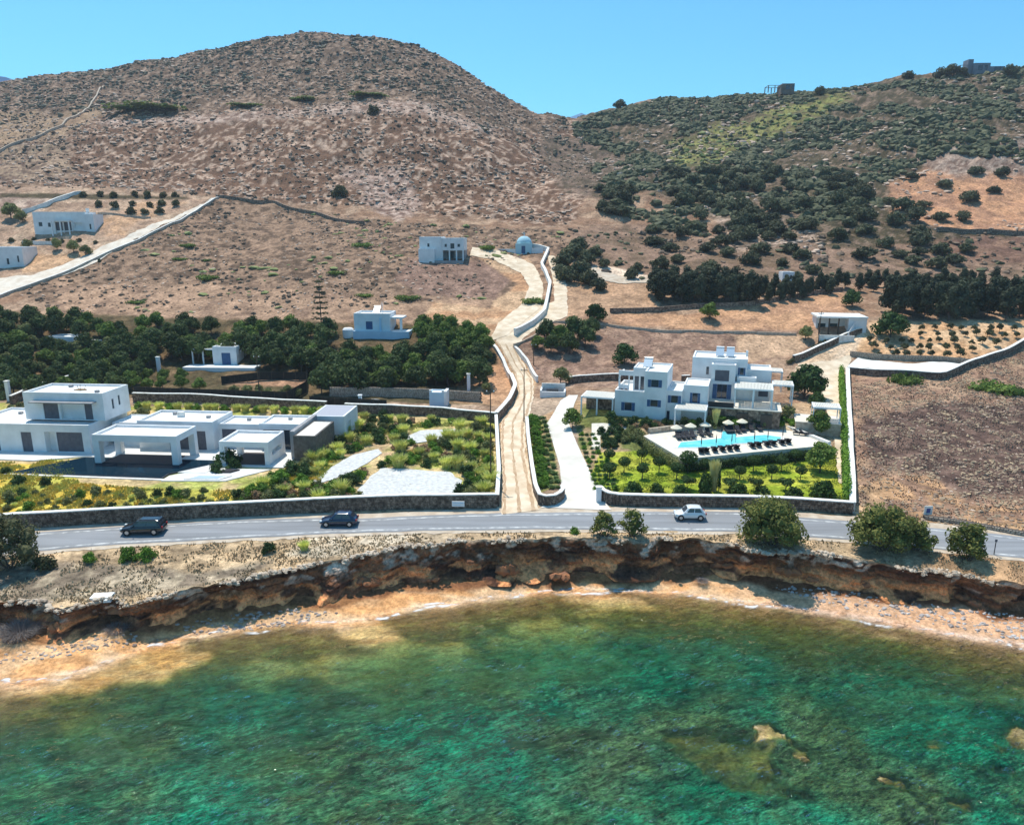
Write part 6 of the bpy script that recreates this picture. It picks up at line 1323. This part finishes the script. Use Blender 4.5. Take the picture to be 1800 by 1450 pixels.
for i, (u, v, s) in enumerate([(1655, 138, 1.6), (1672, 136, 1.9), (1690, 134, 1.3), (1775, 133, 1.5), (1595, 142, 1.5), (1440, 168, 1.3), (1210, 172, 1.5), (1090, 192, 1.6)]):
    plant('slope_tree', u, v, s, ['dark bush left of the terraced house on the right skyline', 'taller dark tree left of the terraced skyline house', 'low dark bush touching the terraced skyline house', 'dark bush right of the terraced skyline house', 'lone dark bush on the crest between the two skyline houses', 'small dark bush right of the open-framed skyline house', 'dark bush on the middle of the saddle crest', 'dark bush at the left start of the right-hand crest'][i])
# hedges
def hedge(pts, w, h, mat, label, dens=42, size=.17, world=False, z=None):
    P = np.array([(*p, 0) for p in pts]) if world else np.array([G(*p) for p in pts]); P = resample(P, .55); c = P.mean(0); zz = np.array([H1(p[0], p[1]) if z is None else z for p in P]); rr = random.Random(5)
    lob = [(p[0] - c[0] + rr.uniform(-.1, .1), p[1] - c[1] + rr.uniform(-.1, .1), q - zz.mean() + h * .5, w * rr.uniform(.5, .62), w * rr.uniform(.5, .62), h * rr.uniform(.5, .6)) for p, q in zip(P, zz)]
    o = link('hedge', cloud_mesh('hedge', lob, int(dens * len(P)), size, mat, 77), None, (c[0], c[1], zz.mean())); return tag(o, label, 'hedge')
dv = [V((*p, 0)) for p in DP]
def outset(a, b, d):
    t = (b - a).normalized(); n = V((t.y, -t.x, 0))
    if (a + n * .1 - V((33, 104, 0))).length < (a - V((33, 104, 0))).length: n = -n
    return [(p.x + n.x * d, p.y + n.y * d) for p in (a, b)]
e = outset(dv[1], dv[0], .55); hedge(e, 1.0, 1.7, F_OLIVE, 'trimmed grey-green hedge covering the left side of the pool terrace', 90, world=True, z=6.35)
e1 = outset(dv[0], dv[5], .5); e2 = outset(dv[5], dv[4], .5)
hedge([e1[0], e1[1], e2[1]], .9, 1.35, F_TOP, 'dark green hedge along the lawn side of the pool terrace', 90, world=True, z=6.35)
hedge([(1478, 658), (1481, 720), (1484, 800), (1487, 888)], .9, 1.9, F_GREEN, 'long leafy green hedge climbing the inside of the tall white wall', 70, .22)
hedge([(1385, 640), (1440, 608), (1470, 596)], .7, .8, F_SCRUB, 'low scrubby hedge on the field side of the lane wall', 40, .25)
# --- coastal bushes
def big_bush(u, v, W_, Hh, label, n, seed, mat=F_OLE, sizel=.24, lob=None, open_=0):
    g = G(u, v); rr = random.Random(seed); e = empty('coastal_tree', g, 0, label, 'tree')
    L = []
    for i in range(24):
        a = i * 2.4 + rr.uniform(-.4, .4); t = i / 23; q = W_ * .5 * (1 - t ** 2 * .6) * rr.uniform(.45, .9); s = W_ * rr.uniform(.09, .21); L.append((math.cos(a) * q, math.sin(a) * q * .8, Hh * (.22 + .62 * t) * rr.uniform(.9, 1.05), s, s, s * .8))
    if not open_: L.append((0, 0, Hh * .38, W_ * .30, W_ * .26, Hh * .3))
    link('crown', cloud_mesh('crown', L, n, sizel, mat, seed), e); m = MB()
    for l in L[:10]: m.bar((rr.uniform(-.3, .3), rr.uniform(-.2, .2), -.3), (l[0] * .8, l[1] * .8, l[2]), .16, seg=5, w2=.05)
    m.build('trunk', BARK, e); return e
big_bush(1355, 957, 7.6, 5.4, 'large rounded olive-green tree between the road and the cliff, below the lawn garden', 5200, 401)
big_bush(1553, 965, 7.0, 5.2, 'large dense green tree between road and cliff, right of the garden wall corner', 4600, 402); big_bush(1607, 966, 3.8, 3.6, 'smaller bushy tree pressed against the right side of the large dense roadside tree', 1900, 403)
big_bush(1698, 983, 4.4, 4.1, 'medium bushy tree on the verge near the right edge above the cliff', 2200, 404)
big_bush(1060, 944, 2.9, 3.5, 'straggly open shrub left of a pair on the cliff edge below the driveway', 900, 405, open_=1, sizel=.2); big_bush(1112, 941, 3.0, 3.2, 'straggly open shrub right of a pair on the cliff edge below the driveway', 850, 406, open_=1, sizel=.2)
big_bush(18, 1000, 7.0, 6.6, 'dark grey-green tree overhanging the road at the left edge', 3000, 407, mat=F_SCRUB, open_=1); big_bush(78, 1000, 2.4, 1.4, 'low dark bush beside the tree at the left edge', 700, 408, mat=F_SCRUB)
for u, v, s, lab in [(157, 988, .8, 'small conical green bush on the verge below the black car'), (226, 984, .95, 'green bush left of a pair on the verge below the black car'), (259, 982, .9, 'green bush right of a pair on the verge below the black car'), (472, 971, .75, 'small dark green bush on the sandy verge left of the navy car'), (1010, 938, .6, 'bright yellow-green bush on the cliff edge left of the straggly pair')]:
    plant('shrub' if u != 472 else 'dark_shrub', u, v, s, lab, sz=1.2)
plant('grass_tuft', 535, 966, .7, 'pale upright tuft on the sandy verge below the navy car')
def onb(u, v): x, y = PZ(u, v, .8); return (x, y, .75)
plant('dry_twigs', 0, 0, 1.0, 'grey leafless dry bush on the beach at the left edge', at=onb(35, 1118)); plant('dry_twigs', 0, 0, .55, 'smaller grey dry bush below the fallen cliff on the left', at=onb(205, 1110)); plant('dry_twigs', 0, 0, .4, 'flat heap of grey dry weed on the sand below the straggly pair', at=onb(1235, 1020), sz=.4)

# ================================================================ scattered stones and low scrub nobody could count
def scatter(name, poly_list, n, seed, smin, smax, mat, flat_=.45, off=-.1, kind='stuff', world=None, dens=None, excl=None):
    r = np.random.default_rng(seed); m = n * 5
    if world: x = r.uniform(world[0], world[1], m); y = r.uniform(world[2], world[3], m)
    else:
        uu = r.uniform(-120, 1920, m); y = np.sqrt(r.uniform(150 ** 2, 500 ** 2, m)); x = (uu - CX) / F * (y * 1.0 + 4)
    z = H(x, y); u, v = proj(x, y, z); ok = np.zeros(m, bool)
    for p in poly_list: ok |= pdist(u + (fbm(x / 8, y / 8, 2, seed) - .5) * 20, v, p) < 0
    if excl: ok &= (pdist(u + (fbm(x / 9, y / 9, 3, 8) - .5) * 90, v, excl) > 0) | (r.random(m) < .12)
    if dens is not None: ok &= fbm(x / dens[0], y / dens[0], 3, seed + 3) > dens[1]
    x, y, z = x[ok][:n], y[ok][:n], z[ok][:n]; k = len(x)
    s = smin + (smax - smin) * r.random(k) ** 2; a = r.random(k) * 6.28
    V_ = IV[None] * (1 + r.normal(size=(k, 12, 1)) * .22) * np.stack([s * r.uniform(.6, 1.2, k), s * r.uniform(.6, 1.2, k), s * flat_ * r.uniform(.6, 1.3, k)], 1)[:, None]
    ca, sa = np.cos(a)[:, None], np.sin(a)[:, None]; X_ = V_[..., 0] * ca - V_[..., 1] * sa + x[:, None]; Y_ = V_[..., 0] * sa + V_[..., 1] * ca + y[:, None]; Z_ = V_[..., 2] + z[:, None] + s[:, None] * (flat_ * .3 + off)
    f = (IF[None] + np.arange(k)[:, None, None] * 12).reshape(-1, 3)
    return tag(link(name, npmesh(name, np.stack([X_, Y_, Z_], -1).reshape(-1, 3), f, mat)), kind=kind)
ROCKP = M('pale_limestone', (.66, .49, .37), (.42, .29, .21), scale=.8, world_co=True); SCM = M('dry_brown_scrub', (.13, .09, .06), (.22, .15, .10), scale=.5, world_co=True); SCG = M('dark_green_scrub', (.060, .066, .032), (.14, .135, .065), scale=.4, world_co=True); SCD = M('grey_brown_scrub', (.10, .090, .058), (.18, .155, .10), scale=.4, world_co=True); SCO = M('olive_scrub', (.17, .20, .06), (.28, .29, .11), scale=.4, world_co=True)
MH = [(-120, 0), (985, 0), (1000, 230), (1060, 300), (1000, 395), (380, 345), (130, 330), (-120, 330)]
scatter('scattered_rocks', [MH], 10000, 501, .3, 1.3, ROCKP, .35, dens=(10, .47)); scatter('scattered_rocks', [[(600, 310), (720, 300), (740, 360), (700, 400), (640, 370)], [(190, 205), (550, 185), (740, 176), (880, 232), (870, 240), (740, 200), (550, 202), (400, 214), (200, 226)]], 1600, 502, .4, 1.6, ROCKP, .3)
scatter('hillside_scrub', [MH], 8000, 503, .3, 1.0, SCM, .6, dens=(18, .42)); scatter('hillside_scrub', [[(-120, 0), (985, 0), (1000, 230), (1050, 300), (900, 250), (740, 180), (550, 175), (200, 190), (-120, 240)]], 5500, 504, .4, 1.8, SCD, .5, dens=(16, .49))
RH = [(1000, 215), (1200, 165), (1480, 158), (1800, 120), (1900, 120), (1900, 290), (1660, 270), (1560, 320), (1560, 370), (1500, 390), (1250, 430), (1100, 380), (1040, 300)]
GP = [(1180, 250), (1330, 205), (1480, 160), (1500, 175), (1400, 225), (1260, 290), (1180, 300)]
scatter('hillside_scrub', [RH], 24000, 505, .5, 2.3, SCG, .65, dens=(11, .43), excl=GP); scatter('hillside_scrub', [[(1180, 250), (1330, 205), (1480, 160), (1500, 175), (1400, 225), (1260, 290), (1180, 300)]], 2600, 506, .6, 1.9, SCO, .5)
scatter('scattered_rocks', [RH, [(1560, 270), (1900, 240), (1900, 420), (1600, 420)], [(1250, 380), (1420, 380), (1450, 450), (1280, 450)]], 4500, 507, .4, 1.8, ROCKP, .4, dens=(25, .48))
LS = [(380, 347), (700, 392), (1000, 405), (985, 440), (830, 470), (860, 525), (400, 556), (100, 545), (30, 518), (200, 445)]
scatter('slope_scrub', [LS], 9000, 508, .2, .8, SCM, .6, dens=(9, .40)); scatter('slope_scrub', [LS], 1100, 509, .5, 1.7, SCO, .38, dens=(22, .52)); scatter('scattered_rocks', [LS], 9000, 510, .12, .6, ROCKP, .4, dens=(12, .45))
scatter('slope_scrub', [[(1000, 400), (1900, 410), (1900, 480), (1500, 495), (1000, 490)]], 3800, 511, .3, 1.3, SCM, .6, dens=(14, .45)); scatter('slope_scrub', [[(1000, 400), (1900, 410), (1900, 480), (1500, 495), (1000, 490)]], 900, 512, .8, 2.0, SCG, .55, dens=(20, .5))
scatter('field_stones', [[(950, 577), (1400, 588), (1390, 630), (1230, 660), (1000, 668)]], 2200, 513, .1, .35, SCM, .5)
scatter('field_tufts', [[(1499, 668), (1640, 672), (1800, 612), (1990, 600), (1990, 950), (1505, 912)]], 9000, 514, .08, .32, M('dry_grass_tufts', (.46, .33, .20), (.26, .18, .13), scale=.5, world_co=True), .6, world=(38, 140, 78, 150), dens=(3, .42)); scatter('field_stones', [[(1520, 735), (1640, 705), (1990, 700), (1990, 950), (1505, 912)]], 700, 515, .06, .28, ROCKP, .5, world=(38, 120, 78, 135))
# verge: dry tufts along the cliff top, drawn as short blades
def blades(name, cond, n, seed, h, mat, region_):
    r = np.random.default_rng(seed); x = r.uniform(region_[0], region_[1], n); y = r.uniform(region_[2], region_[3], n); ok = cond(x, y) & (fbm(x / 1.8, y / 1.8, 3, seed) > .47); x, y = x[ok], y[ok]; z = HE(x, y); k = len(x)
    a = r.random(k) * 6.28; w = h * .5 * (.5 + r.random(k)); hh = h * (.4 + .9 * r.random(k)); lx = r.normal(size=k) * h * .3; ly = r.normal(size=k) * h * .3
    v = np.stack([np.stack([x - np.cos(a) * w, y - np.sin(a) * w, z - .02], 1), np.stack([x + np.cos(a) * w, y + np.sin(a) * w, z - .02], 1), np.stack([x + lx, y + ly, z + hh], 1)], 1).reshape(-1, 3)
    return tag(link(name, npmesh(name, v, np.arange(k * 3).reshape(-1, 3), mat)), kind='stuff')
DRYG = M('dry_straw_grass', (.56, .42, .24), (.30, .22, .12), scale=.7, world_co=True)
def undr(x, y):
    u, v = proj(x, y, HE(x, y)); ul = np.interp(u, [p[0] for p in RL], [p[1] for p in RL]); return (v > ul + 5) & (y > ytop(x) + .1)
blades('verge_grass', undr, 60000, 601, .22, DRYG, (-66, 66, 62, 84))
def inz(poly): return lambda x, y: pdist(*proj(x, y, H(x, y)), poly) < 0
blades('verge_grass', inz([(-60, 905), (25, 916), (290, 902), (560, 888)] + [(560, 905), (290, 918), (25, 932), (-60, 940)]), 3000, 602, .16, DRYG, (-66, 0, 76, 92))
blades('meadow_grass', inz([(-20, 815), (120, 808), (140, 850), (270, 860), (420, 862), (560, 800), (600, 800), (560, 850), (450, 880), (0, 905)]), 90000, 603, .28, M('yellow_meadow_grass', (.78, .56, .12), (.52, .52, .13), scale=.5, world_co=True), (-80, -20, 80, 105))
def ngr(x, y):
    u, v = proj(x, y, H(x, y)); k = pdist(u, v, [(450, 880), (560, 850), (600, 800), (640, 740), (866, 745), (868, 878)]) < 0
    for q in AVG: k &= pdist(u, v, q) > 3
    return k
blades('garden_ground_cover', ngr, 60000, 604, .26, M('garden_ground_cover', (.30, .38, .08), (.70, .58, .20), scale=.4, world_co=True), (-40, 0, 82, 118))
blades('lawn_grass', inz([(1060, 800), (1140, 795), (1200, 815), (1480, 790), (1494, 888), (1300, 878), (1085, 876)]), 60000, 605, .12, M('lawn_grass', (.19, .25, .04), (.33, .34, .07), scale=.35, world_co=True), (8, 46, 80, 104))
blades('field_grass', inz([(1499, 668), (1640, 672), (1800, 612), (1990, 600), (1990, 950), (1505, 912)]), 60000, 606, .2, M('mauve_dry_grass', (.30, .20, .14), (.14, .10, .08), scale=.35, world_co=True), (38, 110, 76, 150))
# beach: fallen red blocks, pale pebbles
RED = M('fallen_red_earth', (.42, .17, .07), (.24, .11, .06), scale=1.5, world_co=True)
def boulders(spots, mat, label, name='boulder'):
    for i, (u, v, s, z) in enumerate(spots):
        x, y = PZ(u, v, z); r = np.random.default_rng(700 + int(u)); vv = []; ff = []
        for k in range(7):
            q = IV * (1 + r.normal(size=(12, 1)) * .18) * s * r.uniform(.25, .6) * [1.2, .9, .75] + [np.clip(r.normal(), -1, 1) * s * .5, np.clip(r.normal(), -1, 1) * s * .25, s * .15 * r.random()]; ff += (IF + 12 * k).tolist(); vv += q.tolist()
        me = bpy.data.meshes.new(name); me.from_pydata(vv, [], ff); me.materials.append(mat); tag(link(name, me, None, (x, y, z)), label[i], 'rocks')
boulders([(890, 1001, 1.5, 1.6), (985, 1016, 1.1, 1.0), (1010, 985, 1.0, 2.2), (1275, 990, 1.7, 1.7), (1385, 1003, 1.2, 2.0), (1520, 1028, .9, 1.4), (1690, 1052, .9, 1.1), (1715, 1062, .9, 1.0), (645, 1025, 1.2, 1.6), (95, 1100, 1.3, 1.5), (225, 1072, 1.6, 2.2), (760, 1019, .7, 1.1), (1130, 1008, .8, 1.1), (1430, 1020, .7, 1.5)], RED,
    ['orange slumped earth heap at the cliff foot under the middle of the bay', 'red boulders on the sand under the yellow-green cliff bush', 'fallen orange earth ramp under the straggly pair of shrubs', 'broad pale orange earth fan beside the large rounded tree', 'red broken blocks under the large rounded roadside tree', 'lone red block at the cliff foot under the large dense tree',
     'left heap of red boulders near the right end of the beach', 'right heap of red boulders near the right end of the beach', 'tumbled earth blocks where the cliff steps forward left of centre', 'orange slumped blocks beside the grey dry bush', 'large collapsed earth slope below the concrete slab', 'small red earth lump at the cliff foot left of the bay centre', 'small orange lump at the cliff foot below the driveway mouth', 'low orange heap at the cliff foot between the two largest roadside trees'])
def beachscatter(name, poly, n, seed, s0, s1, mat):
    r = np.random.default_rng(seed); us = [p[0] for p in poly]; vs_ = [p[1] for p in poly]; u = r.uniform(min(us), max(us), n * 4); v = r.uniform(min(vs_), max(vs_), n * 4); ok = pdist(u, v, poly) < 0; u, v = u[ok][:n], v[ok][:n]
    P = np.array([PZ(a, b, .45) for a, b in zip(u, v)]); k = len(P); z = bedz(P[:, 0], P[:, 1]); s = s0 + (s1 - s0) * r.random(k) ** 2
    V_ = IV[None] * (1 + r.normal(size=(k, 12, 1)) * .2) * np.stack([s, s * .8, s * .5], 1)[:, None] + np.stack([P[:, 0], P[:, 1], z], 1)[:, None]
    return tag(link(name, npmesh(name, V_.reshape(-1, 3), (IF[None] + np.arange(k)[:, None, None] * 12).reshape(-1, 3), mat)), kind='stuff')
beachscatter('beach_stones', [(1350, 1030), (1500, 1045), (1700, 1075), (1800, 1085), (1800, 1120), (1600, 1085), (1400, 1050)], 420, 801, .05, .3, M('grey_beach_stone', (.30, .24, .21), (.62, .55, .50), scale=1, world_co=True))
beachscatter('beach_stones', [(300, 1100), (400, 1082), (520, 1070), (600, 1075), (520, 1092), (350, 1108)], 260, 802, .05, .28, M('brown_beach_stone', (.25, .18, .14), (.5, .42, .36), scale=1, world_co=True))
beachscatter('beach_stones', [(0, 1150), (150, 1130), (240, 1115), (240, 1130), (100, 1155), (0, 1165)], 200, 803, .05, .22, bpy.data.materials['brown_beach_stone'])
beachscatter('fallen_earth', [(560, 1050), (720, 1022), (940, 1010), (1150, 1006), (1310, 1012), (1310, 1020), (1150, 1014), (940, 1018), (720, 1032), (560, 1062)], 500, 804, .05, .3, RED)

# pale crust of stones along the rim of the cliff
def rimstones():
    r = np.random.default_rng(91); x = r.uniform(-66, 66, 2600); x = x[fbm(x / 3.5, x * 0, 3, 92) > .42]; k = len(x); y = ytop(x) + r.normal(size=k) * .22 - .05; z = ztop(x) - .06 + r.normal(size=k) * .1; s = .06 + .24 * r.random(k) ** 2
    V_ = IV[None] * (1 + r.normal(size=(k, 12, 1)) * .22) * np.stack([s * 1.2, s, s * .7], 1)[:, None] + np.stack([x, y, z], 1)[:, None]
    tag(link('rim_stones', npmesh('rim_stones', V_.reshape(-1, 3), (IF[None] + np.arange(k)[:, None, None] * 12).reshape(-1, 3), M('pale_rim_stone', (.62, .50, .38), (.36, .26, .18), scale=1.2, world_co=True))), kind='stuff')
rimstones()

# thin summer haze over the whole bay
hz = MB().box(-1400, 1400, -420, 1300, -9, 195).build('haze', bpy.data.materials.new('thin_air_haze')); hm = hz.data.materials[0]; hm.use_nodes = True; hn = hm.node_tree.nodes; hn.clear()
ho = hn.new('ShaderNodeOutputMaterial'); hv = hn.new('ShaderNodeVolumePrincipled'); hv.inputs['Color'].default_value = (.80, .88, 1, 1); hv.inputs['Density'].default_value = .00015; hv.inputs['Anisotropy'].default_value = .2
hm.node_tree.links.new(hv.outputs[0], ho.inputs['Volume']); tag(hz, 'thin pale haze lying over the bay and the hills', 'haze', kind='stuff')
